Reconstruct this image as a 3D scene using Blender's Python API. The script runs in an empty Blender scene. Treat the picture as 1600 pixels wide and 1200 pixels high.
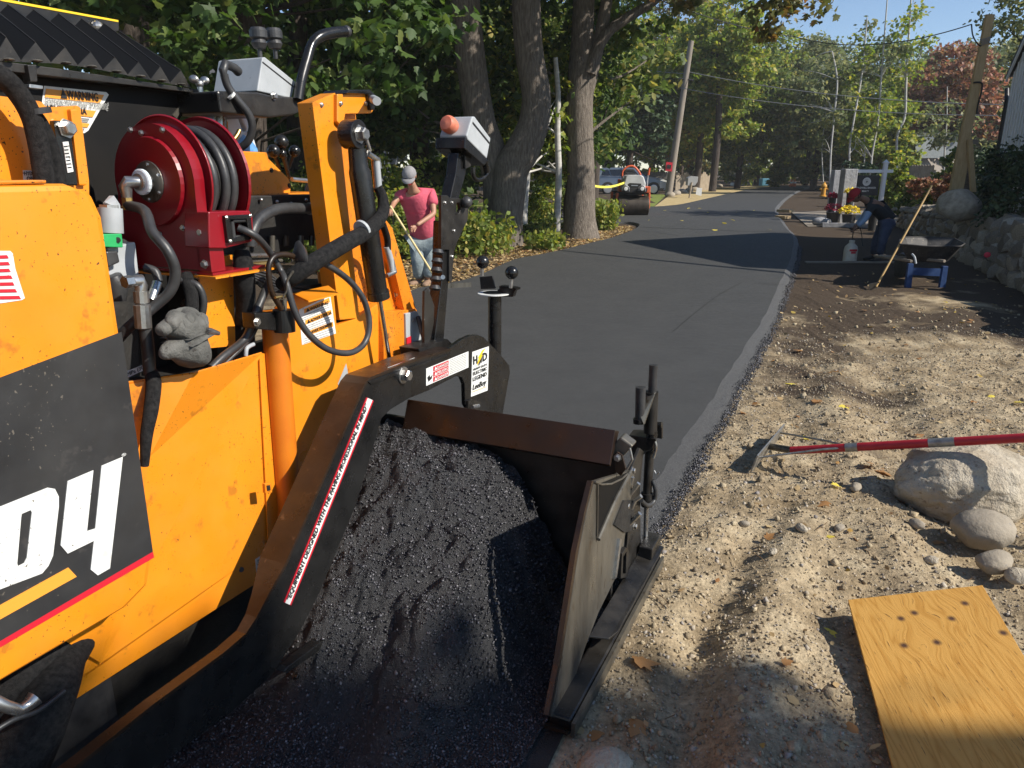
import bpy, math, random
import numpy as np
from math import radians, sin, cos, pi, atan, tan
from mathutils import Vector, Matrix, Quaternion
from mathutils.geometry import tessellate_polygon

scene = bpy.context.scene
# ---------------------------------------------------------------- camera
FPX = 1150.0; EYE = 1.6; PITCH = atan(335 / 1150.0)
cam_d = bpy.data.cameras.new('camera'); cam = bpy.data.objects.new('camera', cam_d)
scene.collection.objects.link(cam); scene.camera = cam
cam_d.sensor_width = 36.0; cam_d.lens = 36.0 * FPX / 1600.0
cam_d.clip_start = 0.02; cam_d.clip_end = 3000
cam.location = (0, 0, EYE); cam.rotation_euler = (pi / 2 - PITCH, 0, 0)
# ---------------------------------------------------------------- sky, sun, exposure
SUN_EL = radians(38); SUN_PHI = radians(-22)
sun_dir = Vector((cos(SUN_EL) * cos(SUN_PHI), cos(SUN_EL) * sin(SUN_PHI), sin(SUN_EL)))
world = bpy.data.worlds.new('World'); scene.world = world; world.use_nodes = True
wn = world.node_tree; wn.nodes.clear()
sky = wn.nodes.new('ShaderNodeTexSky'); sky.sky_type = 'NISHITA'; sky.sun_disc = False
sky.sun_elevation = SUN_EL; sky.sun_rotation = radians(90) - SUN_PHI
sky.altitude = 1500; sky.air_density = 1.0; sky.dust_density = 0.15; sky.ozone_density = 2.5
bg = wn.nodes.new('ShaderNodeBackground'); bg.inputs[1].default_value = 0.11
wo = wn.nodes.new('ShaderNodeOutputWorld')
wn.links.new(sky.outputs[0], bg.inputs[0]); wn.links.new(bg.outputs[0], wo.inputs[0])
sun_d = bpy.data.lights.new('sun', 'SUN'); sun_o = bpy.data.objects.new('sun', sun_d)
scene.collection.objects.link(sun_o)
sun_d.energy = 5.0; sun_d.angle = radians(0.53); sun_d.color = (1.0, 0.94, 0.85)
sun_o.rotation_euler = sun_dir.to_track_quat('Z', 'Y').to_euler()
sun_o.location = (20, -8, 20)
vs = scene.view_settings
vs.view_transform = 'Standard'; vs.look = 'None'; vs.exposure = 0.42; vs.gamma = 1.0
scene.render.engine = 'CYCLES'
scene.cycles.max_bounces = 6; scene.cycles.transparent_max_bounces = 8

# ---------------------------------------------------------------- measuring helpers
ct, st = cos(PITCH), sin(PITCH)
YAW = radians(25)
RV = Vector((sin(YAW), cos(YAW), 0)); LV = Vector((cos(YAW), -sin(YAW), 0)); UP = Vector((0, 0, 1))
def ray(x, y):
    b = (600 - y) / FPX
    return Vector(((x - 800) / FPX, ct + b * st, b * ct - st))
EY = Vector((0, 0, EYE))
def G(x, y, z=0.0):
    d = ray(x, y); return EY + d * ((z - EYE) / d.z)
def W(x, y, w):
    d = ray(x, y); return EY + d * (w / d.dot(LV))
def S(x, y, s):
    d = ray(x, y); return EY + d * (s / d.dot(RV))
def D(x, y, Y):
    d = ray(x, y); return EY + d * (Y / d.y)
def PV(s, w, z):
    return RV * s + LV * w + Vector((0, 0, z))
def sof(p): return p.dot(RV)
def wof(p): return p.dot(LV)

rnd = random.Random(7); nr = np.random.default_rng(7)

# ---------------------------------------------------------------- materials
def nd(nt, t, **kw):
    n = nt.nodes.new(t)
    for k, v in kw.items(): setattr(n, k, v)
    return n
def setin(n, **kw):
    for k, v in kw.items(): n.inputs[k.replace('_', ' ')].default_value = v
def c4(c): return (c[0], c[1], c[2], 1.0)
def mat(name, base, rough=0.5, metal=0.0, c2=None, nscale=6.0, namt=0.5, bump=0.0, bscale=60.0,
        coat=0.0, spec=0.5, detail=6, stretch=None, c3=None, c3scale=40.0, c3thr=0.62, rvar=0.0, trans=0.0, bdist=0.01, specks=None, speckscale=150, speckthr=.70):
    m = bpy.data.materials.new(name); m.use_nodes = True; nt = m.node_tree
    b = nt.nodes['Principled BSDF']; L = nt.links
    tc = nd(nt, 'ShaderNodeTexCoord'); vec = tc.outputs['Object']
    if stretch:
        mp = nd(nt, 'ShaderNodeMapping'); mp.inputs['Scale'].default_value = stretch
        L.new(vec, mp.inputs[0]); vec = mp.outputs[0]
    col = None
    if c2 is not None:
        n = nd(nt, 'ShaderNodeTexNoise'); setin(n, Scale=nscale, Detail=detail, Roughness=0.6)
        L.new(vec, n.inputs['Vector'])
        r = nd(nt, 'ShaderNodeValToRGB'); r.color_ramp.elements[0].position = 0.5 - namt * 0.35
        r.color_ramp.elements[1].position = 0.5 + namt * 0.35
        r.color_ramp.elements[0].color = c4(base); r.color_ramp.elements[1].color = c4(c2)
        L.new(n.outputs['Fac'], r.inputs[0]); col = r.outputs[0]
    if c3 is not None:
        n3 = nd(nt, 'ShaderNodeTexNoise'); setin(n3, Scale=c3scale, Detail=4.0, Roughness=0.7)
        L.new(vec, n3.inputs['Vector'])
        r3 = nd(nt, 'ShaderNodeValToRGB'); r3.color_ramp.elements[0].position = c3thr
        r3.color_ramp.elements[1].position = min(1, c3thr + 0.06)
        L.new(n3.outputs['Fac'], r3.inputs[0])
        mx = nd(nt, 'ShaderNodeMix', data_type='RGBA')
        L.new(r3.outputs[0], mx.inputs[0])
        if col is None: mx.inputs[6].default_value = c4(base)
        else: L.new(col, mx.inputs[6])
        mx.inputs[7].default_value = c4(c3); col = mx.outputs[2]
    if specks is not None:
        n5 = nd(nt, 'ShaderNodeTexNoise'); setin(n5, Scale=speckscale, Detail=2.0, Roughness=0.5)
        n6 = nd(nt, 'ShaderNodeTexNoise'); setin(n6, Scale=4.0, Detail=3.0, Roughness=0.6)
        L.new(vec, n5.inputs['Vector']); L.new(vec, n6.inputs['Vector'])
        a5 = nd(nt, 'ShaderNodeMath', operation='MULTIPLY_ADD'); a5.inputs[1].default_value = .35; L.new(n6.outputs['Fac'], a5.inputs[0]); L.new(n5.outputs['Fac'], a5.inputs[2])
        r5 = nd(nt, 'ShaderNodeValToRGB'); r5.color_ramp.elements[0].position = speckthr + .265; r5.color_ramp.elements[1].position = min(1, speckthr + .285)
        L.new(a5.outputs[0], r5.inputs[0])
        m5 = nd(nt, 'ShaderNodeMix', data_type='RGBA'); L.new(r5.outputs[0], m5.inputs[0])
        if col is None: m5.inputs[6].default_value = c4(base)
        else: L.new(col, m5.inputs[6])
        m5.inputs[7].default_value = c4(specks); col = m5.outputs[2]
    if col is None: b.inputs['Base Color'].default_value = c4(base)
    else: L.new(col, b.inputs['Base Color'])
    b.inputs['Roughness'].default_value = rough; b.inputs['Metallic'].default_value = metal
    b.inputs['Coat Weight'].default_value = coat; b.inputs['Specular IOR Level'].default_value = spec
    b.inputs['Coat Roughness'].default_value = 0.15
    if rvar:
        n4 = nd(nt, 'ShaderNodeTexNoise'); setin(n4, Scale=14.0, Detail=5.0)
        L.new(vec, n4.inputs['Vector'])
        mr = nd(nt, 'ShaderNodeMapRange'); mr.inputs[1].default_value = 0.3; mr.inputs[2].default_value = 0.7
        mr.inputs[3].default_value = max(0, rough - rvar); mr.inputs[4].default_value = min(1, rough + rvar)
        L.new(n4.outputs['Fac'], mr.inputs[0]); L.new(mr.outputs[0], b.inputs['Roughness'])
    if bump:
        nb = nd(nt, 'ShaderNodeTexNoise'); setin(nb, Scale=bscale, Detail=5.0, Roughness=0.65)
        L.new(vec, nb.inputs['Vector'])
        bp = nd(nt, 'ShaderNodeBump'); bp.inputs['Strength'].default_value = bump; bp.inputs['Distance'].default_value = bdist
        L.new(nb.outputs['Fac'], bp.inputs['Height']); L.new(bp.outputs[0], b.inputs['Normal'])
    return m
def leafmat(name, cols, trans=0.35, rough=0.55):
    m = bpy.data.materials.new(name); m.use_nodes = True; nt = m.node_tree; L = nt.links
    b = nt.nodes['Principled BSDF']; out = nt.nodes['Material Output']
    g = nd(nt, 'ShaderNodeNewGeometry'); r = nd(nt, 'ShaderNodeValToRGB')
    el = r.color_ramp.elements
    while len(el) > 1: el.remove(el[0])
    el[0].position = cols[0][0]; el[0].color = c4(cols[0][1])
    for p, c in cols[1:]:
        e = el.new(p); e.color = c4(c)
    L.new(g.outputs['Random Per Island'], r.inputs[0])
    L.new(r.outputs[0], b.inputs['Base Color']); b.inputs['Roughness'].default_value = rough
    b.inputs['Specular IOR Level'].default_value = 0.35
    t = nd(nt, 'ShaderNodeBsdfTranslucent')
    hs = nd(nt, 'ShaderNodeHueSaturation'); hs.inputs['Value'].default_value = 1.5; hs.inputs['Saturation'].default_value = 1.15
    L.new(r.outputs[0], hs.inputs['Color']); L.new(hs.outputs[0], t.inputs[0])
    ms = nd(nt, 'ShaderNodeMixShader'); ms.inputs[0].default_value = trans
    L.new(b.outputs[0], ms.inputs[1]); L.new(t.outputs[0], ms.inputs[2]); L.new(ms.outputs[0], out.inputs[0])
    return m
def islandmat(name, cols, rough=0.8, bump=0.3, bscale=80, nscale=25, spec=0.3):
    m = bpy.data.materials.new(name); m.use_nodes = True; nt = m.node_tree; L = nt.links
    b = nt.nodes['Principled BSDF']
    g = nd(nt, 'ShaderNodeNewGeometry'); r = nd(nt, 'ShaderNodeValToRGB'); el = r.color_ramp.elements
    oi = nd(nt, 'ShaderNodeObjectInfo')
    ad = nd(nt, 'ShaderNodeMath', operation='ADD'); fr = nd(nt, 'ShaderNodeMath', operation='FRACT')
    L.new(g.outputs['Random Per Island'], ad.inputs[0]); L.new(oi.outputs['Random'], ad.inputs[1]); L.new(ad.outputs[0], fr.inputs[0])
    while len(el) > 1: el.remove(el[0])
    el[0].position = cols[0][0]; el[0].color = c4(cols[0][1])
    for p, c in cols[1:]:
        e = el.new(p); e.color = c4(c)
    L.new(fr.outputs[0], r.inputs[0])
    tc = nd(nt, 'ShaderNodeTexCoord')
    n = nd(nt, 'ShaderNodeTexNoise'); setin(n, Scale=nscale, Detail=6.0, Roughness=0.65); L.new(tc.outputs['Object'], n.inputs['Vector'])
    mr = nd(nt, 'ShaderNodeMapRange'); mr.inputs[1].default_value = 0.3; mr.inputs[2].default_value = 0.7
    mr.inputs[3].default_value = 0.62; mr.inputs[4].default_value = 1.25
    L.new(n.outputs['Fac'], mr.inputs[0])
    mm = nd(nt, 'ShaderNodeVectorMath', operation='SCALE'); L.new(r.outputs[0], mm.inputs[0]); L.new(mr.outputs[0], mm.inputs['Scale'])
    L.new(mm.outputs[0], b.inputs['Base Color'])
    b.inputs['Roughness'].default_value = rough; b.inputs['Specular IOR Level'].default_value = spec
    if bump:
        nb = nd(nt, 'ShaderNodeTexNoise'); setin(nb, Scale=bscale, Detail=4.0); L.new(tc.outputs['Object'], nb.inputs['Vector'])
        bp = nd(nt, 'ShaderNodeBump'); bp.inputs['Strength'].default_value = bump; bp.inputs['Distance'].default_value = 0.01
        L.new(nb.outputs['Fac'], bp.inputs['Height']); L.new(bp.outputs[0], b.inputs['Normal'])
    return m

M = {}
M['orange'] = mat('orange_paint', (0.74, 0.235, 0.010), 0.38, c2=(0.80, 0.275, 0.014), nscale=3, c3=(0.50, 0.17, 0.015), c3scale=9, c3thr=0.60, coat=0.2, rvar=0.14, bump=0.06, bscale=25, specks=(.07, .035, .015), speckthr=.625)
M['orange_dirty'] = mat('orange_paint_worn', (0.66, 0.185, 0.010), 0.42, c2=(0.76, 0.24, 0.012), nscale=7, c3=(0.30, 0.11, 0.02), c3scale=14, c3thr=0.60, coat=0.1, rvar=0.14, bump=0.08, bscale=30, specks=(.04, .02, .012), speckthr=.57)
M['orange_shaded'] = mat('orange_paint_shaded', (0.58, 0.15, 0.008), 0.42, c2=(0.68, 0.20, 0.010), nscale=6, c3=(0.12, 0.05, 0.02), c3scale=40, c3thr=0.68, coat=0.1)  # corner post: shade on its turned-away side mixed into the orange
M['black_paint'] = mat('black_paint', (0.006, 0.006, 0.006), 0.28, c2=(0.016, 0.0155, 0.015), nscale=9, rvar=0.14, bump=0.05, bscale=60)
M['black_dusty'] = mat('black_dusty_steel', (0.008, 0.0075, 0.007), 0.40, c2=(0.028, 0.025, 0.021), nscale=7, c3=(0.11, 0.095, 0.075), c3scale=90, c3thr=0.66, rvar=0.15, bump=0.12, bscale=90)
M['brown_steel'] = mat('rust_brown_flange', (0.012, 0.008, 0.006), 0.34, c2=(0.042, 0.024, 0.013), nscale=6, c3=(0.09, 0.05, 0.028), c3scale=30, c3thr=0.64, metal=0.1, rvar=0.12, bump=0.1)
M['bar_brown'] = mat('dark_brown_bar', (.010, .006, .004), .34, c2=(.026, .014, .009), nscale=5, c3=(.10, .05, .03), c3scale=80, c3thr=.68, rvar=.1)
M['matte_black'] = mat('matte_black', (.003, .003, .003), .6, spec=.25)
M['worn_steel'] = mat('worn_steel', (0.075, 0.068, 0.056), 0.36, metal=0.5, c2=(0.18, 0.165, 0.135), nscale=8, stretch=(1, 1, 0.3), c3=(0.07, 0.055, 0.04), c3scale=30, c3thr=0.6, rvar=0.12, bump=0.08)
M['chrome'] = mat('chrome', (0.72, 0.72, 0.72), 0.14, metal=1.0, c2=(0.55, 0.55, 0.55), nscale=30)
M['zinc'] = mat('zinc_fitting', (0.55, 0.55, 0.54), 0.32, metal=0.9, c2=(0.36, 0.35, 0.33), nscale=40, rvar=0.1)
M['brass'] = mat('brass', (0.55, 0.38, 0.14), 0.35, metal=0.9, c2=(0.4, 0.27, 0.1), nscale=40)
M['rubber'] = mat('rubber_hose', (0.022, 0.022, 0.023), 0.42, c2=(0.05, 0.05, 0.05), nscale=20, bump=0.08, bscale=120)
M['fuzzy'] = mat('woven_sleeve', (0.010, 0.010, 0.011), 0.92, c2=(0.035, 0.034, 0.033), nscale=90, bump=0.8, bscale=420, spec=0.2, c3=(0.08, 0.07, 0.06), c3scale=70, c3thr=0.69)
M['red'] = mat('red_enamel', (0.19, 0.0025, 0.008), 0.36, c2=(0.24, 0.003, 0.010), nscale=6, coat=0.2, rvar=0.08)
M['grey_box'] = mat('grey_enclosure', (0.34, 0.36, 0.37), 0.5, c2=(0.42, 0.44, 0.45), nscale=12, c3=(0.2, 0.2, 0.19), c3scale=50, c3thr=0.68)
M['white'] = mat('white_vinyl', (0.78, 0.78, 0.75), 0.45, c2=(0.68, 0.68, 0.64), nscale=20, c3=(0.6, 0.58, 0.54), c3scale=10, c3thr=0.6, specks=(.2, .18, .15), speckscale=120, speckthr=.61)
M['decal_black'] = mat('black_vinyl', (0.020, 0.020, 0.021), 0.5, c2=(0.034, 0.033, 0.032), nscale=5, c3=(0.045, 0.042, 0.04), c3scale=12, c3thr=0.6, rvar=0.1, specks=(.12, .105, .085), speckscale=110, speckthr=.65)
M['decal_red'] = mat('red_vinyl', (0.55, 0.015, 0.03), 0.45)
M['decal_orange'] = mat('orange_vinyl', (0.82, 0.33, 0.04), 0.45)
M['print_black'] = mat('black_print', (0.015, 0.015, 0.015), 0.5)
M['print_grey'] = mat('grey_print', (0.30, 0.30, 0.28), 0.6)
M['yellow'] = mat('yellow_plastic', (0.85, 0.55, 0.02), 0.45)
M['green'] = mat('green_valve_block', (0.02, 0.30, 0.09), 0.45, c2=(0.03, 0.4, 0.12), nscale=30)
M['beacon'] = mat('faded_red_cap', (0.55, 0.14, 0.08), 0.5, c2=(0.65, 0.22, 0.13), nscale=30)
M['glove'] = mat('grey_leather', (0.075, 0.075, 0.068), 0.9, c2=(0.16, 0.155, 0.14), nscale=16, bump=0.5, bscale=160, c3=(0.05, 0.045, 0.04), c3scale=24, c3thr=0.6)
M['jug'] = mat('white_plastic', (0.62, 0.68, 0.72), 0.4)
M['blue'] = mat('blue_print', (0.02, 0.16, 0.5), 0.45, c2=(0.2, 0.45, 0.75), nscale=30)
M['dark'] = mat('dark_machinery', (0.008, 0.008, 0.008), 0.6, c2=(0.025, 0.023, 0.02), nscale=16, bump=0.3, bscale=50)

# ---------------------------------------------------------------- object helpers
col = scene.collection
ROOTS = {}
def tag(o, label=None, cat=None, group=None, kind=None):
    if label: o['label'] = label
    if cat: o['category'] = cat
    if group: o['group'] = group
    if kind: o['kind'] = kind
    return o
def thing(name, loc, label, cat, group=None):
    o = bpy.data.objects.new(name, None); col.objects.link(o); o.location = Vector(loc)
    o.empty_display_size = 0.2
    return tag(o, label, cat, group)
def ltree(o):
    v = Vector((0, 0, 0))
    while o is not None:
        v += o.location; o = o.parent
    return v
def link(name, me, m, parent=None, smooth=False, bev=0.0, loc=None, solid=0.0, auto=None):
    if m is not None and len(me.materials) == 0: me.materials.append(m)
    o = bpy.data.objects.new(name, me); col.objects.link(o)
    if parent is not None:
        o.parent = parent
        if parent.type == 'EMPTY': o.matrix_parent_inverse = Matrix.Translation(-ltree(parent))
    if loc is not None: o.location = loc
    if smooth:
        me.shade_smooth()
        if len(me.polygons) < 20000: me.set_sharp_from_angle(angle=radians(48))
    if solid:
        s = o.modifiers.new('solid', 'SOLIDIFY'); s.thickness = solid; s.offset = 0
    if bev:
        b = o.modifiers.new('bevel', 'BEVEL'); b.width = bev; b.segments = 2; b.limit_method = 'ANGLE'; b.angle_limit = radians(35)
    return o
class MB:
    def __init__(s): s.v = []; s.f = []
    def add(s, vs, fs):
        k = len(s.v); s.v += [tuple(v) for v in vs]; s.f += [tuple(i + k for i in f) for f in fs]; return s
    def slab(s, pts, ext, holes=()):
        loops = [[Vector(p) for p in pts]] + [[Vector(p) for p in h] for h in holes]
        e = Vector(ext); flat = [p for l in loops for p in l]; n = len(flat)
        tris = tessellate_polygon(loops)
        vs = flat + [p + e for p in flat]
        fs = []
        nref = Vector((0, 0, 0))
        for t in tris:
            a, b, c = [flat[i] for i in t]; nn = (b - a).cross(c - a)
            if nn.length < 1e-12: continue
            if nn.dot(e) > 0: t = (t[0], t[2], t[1])
            fs.append(tuple(t)); fs.append((t[0] + n, t[2] + n, t[1] + n))
        # outer loop orientation
        k = 0
        for li, l in enumerate(loops):
            ar = Vector((0, 0, 0))
            for i in range(len(l)): ar += l[i].cross(l[(i + 1) % len(l)])
            flip = ar.dot(e) > 0
            if li > 0: flip = not flip
            for i in range(len(l)):
                a = k + i; b = k + (i + 1) % len(l)
                fs.append((a, b, b + n, a + n) if flip else (b, a, a + n, b + n))
            k += len(l)
        return s.add(vs, fs)
    def box(s, c, ax, ay, az):      # half-axis vectors
        c = Vector(c); ax = Vector(ax); ay = Vector(ay); az = Vector(az)
        vs = [c + ax * i + ay * j + az * k for k in (-1, 1) for j in (-1, 1) for i in (-1, 1)]
        fs = [(0, 2, 3, 1), (4, 5, 7, 6), (0, 1, 5, 4), (2, 6, 7, 3), (0, 4, 6, 2), (1, 3, 7, 5)]
        return s.add(vs, fs)
    def aabb(s, x0, x1, y0, y1, z0, z1):
        return s.box(((x0 + x1) / 2, (y0 + y1) / 2, (z0 + z1) / 2), ((x1 - x0) / 2, 0, 0), (0, (y1 - y0) / 2, 0), (0, 0, (z1 - z0) / 2))
    def pbox(s, s0, s1, w0, w1, z0, z1):
        return s.box(PV((s0 + s1) / 2, (w0 + w1) / 2, (z0 + z1) / 2), RV * ((s1 - s0) / 2), LV * ((w1 - w0) / 2), UP * ((z1 - z0) / 2))
    def tube(s, pts, r, n=10, caps=True, flat=1.0):
        pts = [Vector(p) for p in pts]; m = len(pts)
        rs = r if isinstance(r, (list, tuple)) else [r] * m
        T = []
        for i in range(m):
            a = pts[max(0, i - 1)]; b = pts[min(m - 1, i + 1)]; d = b - a
            T.append(d.normalized() if d.length > 1e-9 else Vector((0, 0, 1)))
        u = T[0].orthogonal().normalized(); vs = []; fs = []
        for i in range(m):
            u = (u - T[i] * u.dot(T[i]))
            u = u.normalized() if u.length > 1e-6 else T[i].orthogonal().normalized()
            w = T[i].cross(u)
            for k in range(n):
                a = 2 * pi * k / n
                vs.append(pts[i] + u * (rs[i] * cos(a)) + w * (rs[i] * sin(a) * flat))
        for i in range(m - 1):
            for k in range(n):
                k2 = (k + 1) % n
                fs.append((i * n + k, i * n + k2, (i + 1) * n + k2, (i + 1) * n + k))
        if caps:
            fs.append(tuple(reversed(range(n)))); fs.append(tuple((m - 1) * n + k for k in range(n)))
        return s.add(vs, fs)
    def cyl(s, a, b, r, n=20): return s.tube([a, b], r, n)
    def lathe(s, c, axis, prof, n=28):     # prof: list of (radius, height along axis)
        c = Vector(c); ax = Vector(axis).normalized(); u = ax.orthogonal().normalized(); w = ax.cross(u); vs = []; fs = []
        for (r, h) in prof:
            for k in range(n):
                a = 2 * pi * k / n; vs.append(c + ax * h + (u * cos(a) + w * sin(a)) * r)
        for i in range(len(prof) - 1):
            for k in range(n):
                k2 = (k + 1) % n; fs.append((i * n + k, i * n + k2, (i + 1) * n + k2, (i + 1) * n + k))
        if prof[0][0] > 1e-5: fs.append(tuple(reversed(range(n))))
        if prof[-1][0] > 1e-5: fs.append(tuple((len(prof) - 1) * n + k for k in range(n)))
        return s.add(vs, fs)
    def ball(s, c, r, n=14, sc=(1, 1, 1)):
        prof = [(max(1e-6, sin(pi * i / n)), -cos(pi * i / n)) for i in range(n + 1)]
        k = len(s.v); s.lathe((0, 0, 0), (0, 0, 1), prof, n + 4); c = Vector(c)
        for i in range(k, len(s.v)):
            v = s.v[i]; s.v[i] = (c.x + v[0] * r * sc[0], c.y + v[1] * r * sc[1], c.z + v[2] * r * sc[2])
        return s
    def build(s, name, m, parent=None, **kw):
        me = bpy.data.meshes.new(name); me.from_pydata(s.v, [], s.f); me.update()
        return link(name, me, m, parent, **kw)
def smoothpts(pts, sub=6):
    pts = [Vector(p) for p in pts]
    if len(pts) < 3: return pts
    out = []
    for i in range(len(pts) - 1):
        p0 = pts[max(0, i - 1)]; p1 = pts[i]; p2 = pts[i + 1]; p3 = pts[min(len(pts) - 1, i + 2)]
        for k in range(sub):
            t = k / sub
            out.append(0.5 * ((2 * p1) + (p2 - p0) * t + (2 * p0 - 5 * p1 + 4 * p2 - p3) * t * t + (3 * p1 - p0 - 3 * p2 + p3) * t ** 3))
    out.append(pts[-1]); return out
def smoothr(rs, sub=6):
    out = []
    for i in range(len(rs) - 1):
        for k in range(sub): out.append(rs[i] + (rs[i + 1] - rs[i]) * k / sub)
    return out + [rs[-1]]
def hose(name, pts, r, m, parent, n=10, sub=7, flat=1.0):
    p = smoothpts(pts, sub)
    rr = smoothr(r, sub) if isinstance(r, (list, tuple)) else r
    return MB().tube(p, rr, n, flat=flat).build(name, m, parent, smooth=True)
def wpoly(px, w): return [W(x, y, w) for x, y in px]
def plate(name, px, w, thick, m, parent, holes=(), bev=0.003):
    return MB().slab(wpoly(px, w), LV * (-thick), [wpoly(h, w) for h in holes]).build(name, m, parent, bev=bev)
def decal(name, px, w, m, parent, t=0.0012, holes=()):
    return MB().slab(wpoly(px, w + t), LV * (-t * 0.8), [wpoly(h, w + t) for h in holes]).build(name, m, parent)
def text(name, s, m, org, xd, yd, h, parent=None, bold=0.0, width=None, align='LEFT', shear=0.0):
    cu = bpy.data.curves.new(name, 'FONT'); cu.body = s; cu.size = 1.0; cu.offset = bold; cu.extrude = 0.004
    cu.align_x = align; cu.resolution_u = 2; cu.shear = shear
    o = bpy.data.objects.new(name, cu); col.objects.link(o)
    dg = bpy.context.evaluated_depsgraph_get()
    me = bpy.data.meshes.new_from_object(o.evaluated_get(dg)); bpy.data.objects.remove(o)
    xd = Vector(xd).normalized(); yd = Vector(yd).normalized(); zd = xd.cross(yd).normalized()
    vs = np.zeros(len(me.vertices) * 3, 'f'); me.vertices.foreach_get('co', vs); vs = vs.reshape(-1, 3)
    x0, x1 = vs[:, 0].min(), vs[:, 0].max(); y1 = vs[:, 1].max()
    sy = h / 0.70; sx = sy
    if width: sx = width / (x1 - x0)
    X = np.array(xd); Yv = np.array(yd); Z = np.array(zd)
    xs = vs[:, 0] - (x0 if align == 'LEFT' else 0)
    out = np.array(org)[None] + xs[:, None] * sx * X + vs[:, 1][:, None] * sy * Yv + (vs[:, 2][:, None] * 0.1 + 0.0008) * Z
    me.vertices.foreach_set('co', out.astype('f').ravel()); me.update()
    me.materials.clear()
    return link(name, me, m, parent)
def npmesh(name, V, F, m, parent=None, smooth=False):
    """V (n,3), F (k,c) int arrays, all faces the same size"""
    me = bpy.data.meshes.new(name); V = np.ascontiguousarray(V, 'f'); F = np.ascontiguousarray(F, 'i')
    me.vertices.add(len(V)); me.vertices.foreach_set('co', V.ravel())
    k, c = F.shape
    me.loops.add(k * c); me.loops.foreach_set('vertex_index', F.ravel())
    me.polygons.add(k); me.polygons.foreach_set('loop_start', np.arange(k, dtype='i') * c)
    me.update(calc_edges=True)
    return link(name, me, m, parent, smooth=smooth)
def vnoise(x, y, seed=0):
    xi = np.floor(x).astype(np.int64); yi = np.floor(y).astype(np.int64); xf = x - xi; yf = y - yi
    u = xf * xf * (3 - 2 * xf); v = yf * yf * (3 - 2 * yf)
    def h(a, b):
        n = (a * 374761393 + b * 668265263 + seed * 974634777) & 0x7fffffff
        n = ((n ^ (n >> 13)) * 1274126177) & 0x7fffffff
        return ((n ^ (n >> 16)) & 0xffff) / 65535.0
    return (h(xi, yi) * (1 - u) + h(xi + 1, yi) * u) * (1 - v) + (h(xi, yi + 1) * (1 - u) + h(xi + 1, yi + 1) * u) * v
def fbm(x, y, oct=5, seed=0, gain=0.5):
    a = 1.0; t = 0; s = 0
    for i in range(oct):
        s = s + a * (vnoise(x, y, seed + i * 17) - 0.5); t += a; a *= gain; x = x * 2.03 + 7.1; y = y * 2.03 + 3.7
    return s / t
OCT_V = np.array([(1, 0, 0), (-1, 0, 0), (0, 1, 0), (0, -1, 0), (0, 0, 1), (0, 0, -1)], float)
OCT_F = np.array([(0, 2, 4), (2, 1, 4), (1, 3, 4), (3, 0, 4), (2, 0, 5), (1, 2, 5), (3, 1, 5), (0, 3, 5)])
def rotmats(n, rng):
    q = rng.normal(size=(n, 4)); q /= np.linalg.norm(q, axis=1)[:, None]; a, b, c, d = q.T
    return np.stack([np.stack([1 - 2 * (c * c + d * d), 2 * (b * c - a * d), 2 * (b * d + a * c)], 1),
                     np.stack([2 * (b * c + a * d), 1 - 2 * (b * b + d * d), 2 * (c * d - a * b)], 1),
                     np.stack([2 * (b * d - a * c), 2 * (c * d + a * b), 1 - 2 * (b * b + c * c)], 1)], 1)
ICO_V = None
def chips(name, P, size, m, parent=None, rng=nr, base=OCT_V, faces=OCT_F, jit=0.35, aniso=0.5, smooth=False):
    n = len(P); k = len(base)
    v = base[None] * (1 + rng.uniform(-jit, jit, (n, k, 1))) * (1 - aniso * rng.random((n, 1, 3)))
    v = np.einsum('nij,nkj->nki', rotmats(n, rng), v) * np.asarray(size).reshape(-1, 1, 1) + np.asarray(P)[:, None, :]
    F = (faces[None] + (np.arange(n) * k)[:, None, None]).reshape(-1, faces.shape[1])
    return npmesh(name, v.reshape(-1, 3), F, m, parent, smooth)
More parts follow.
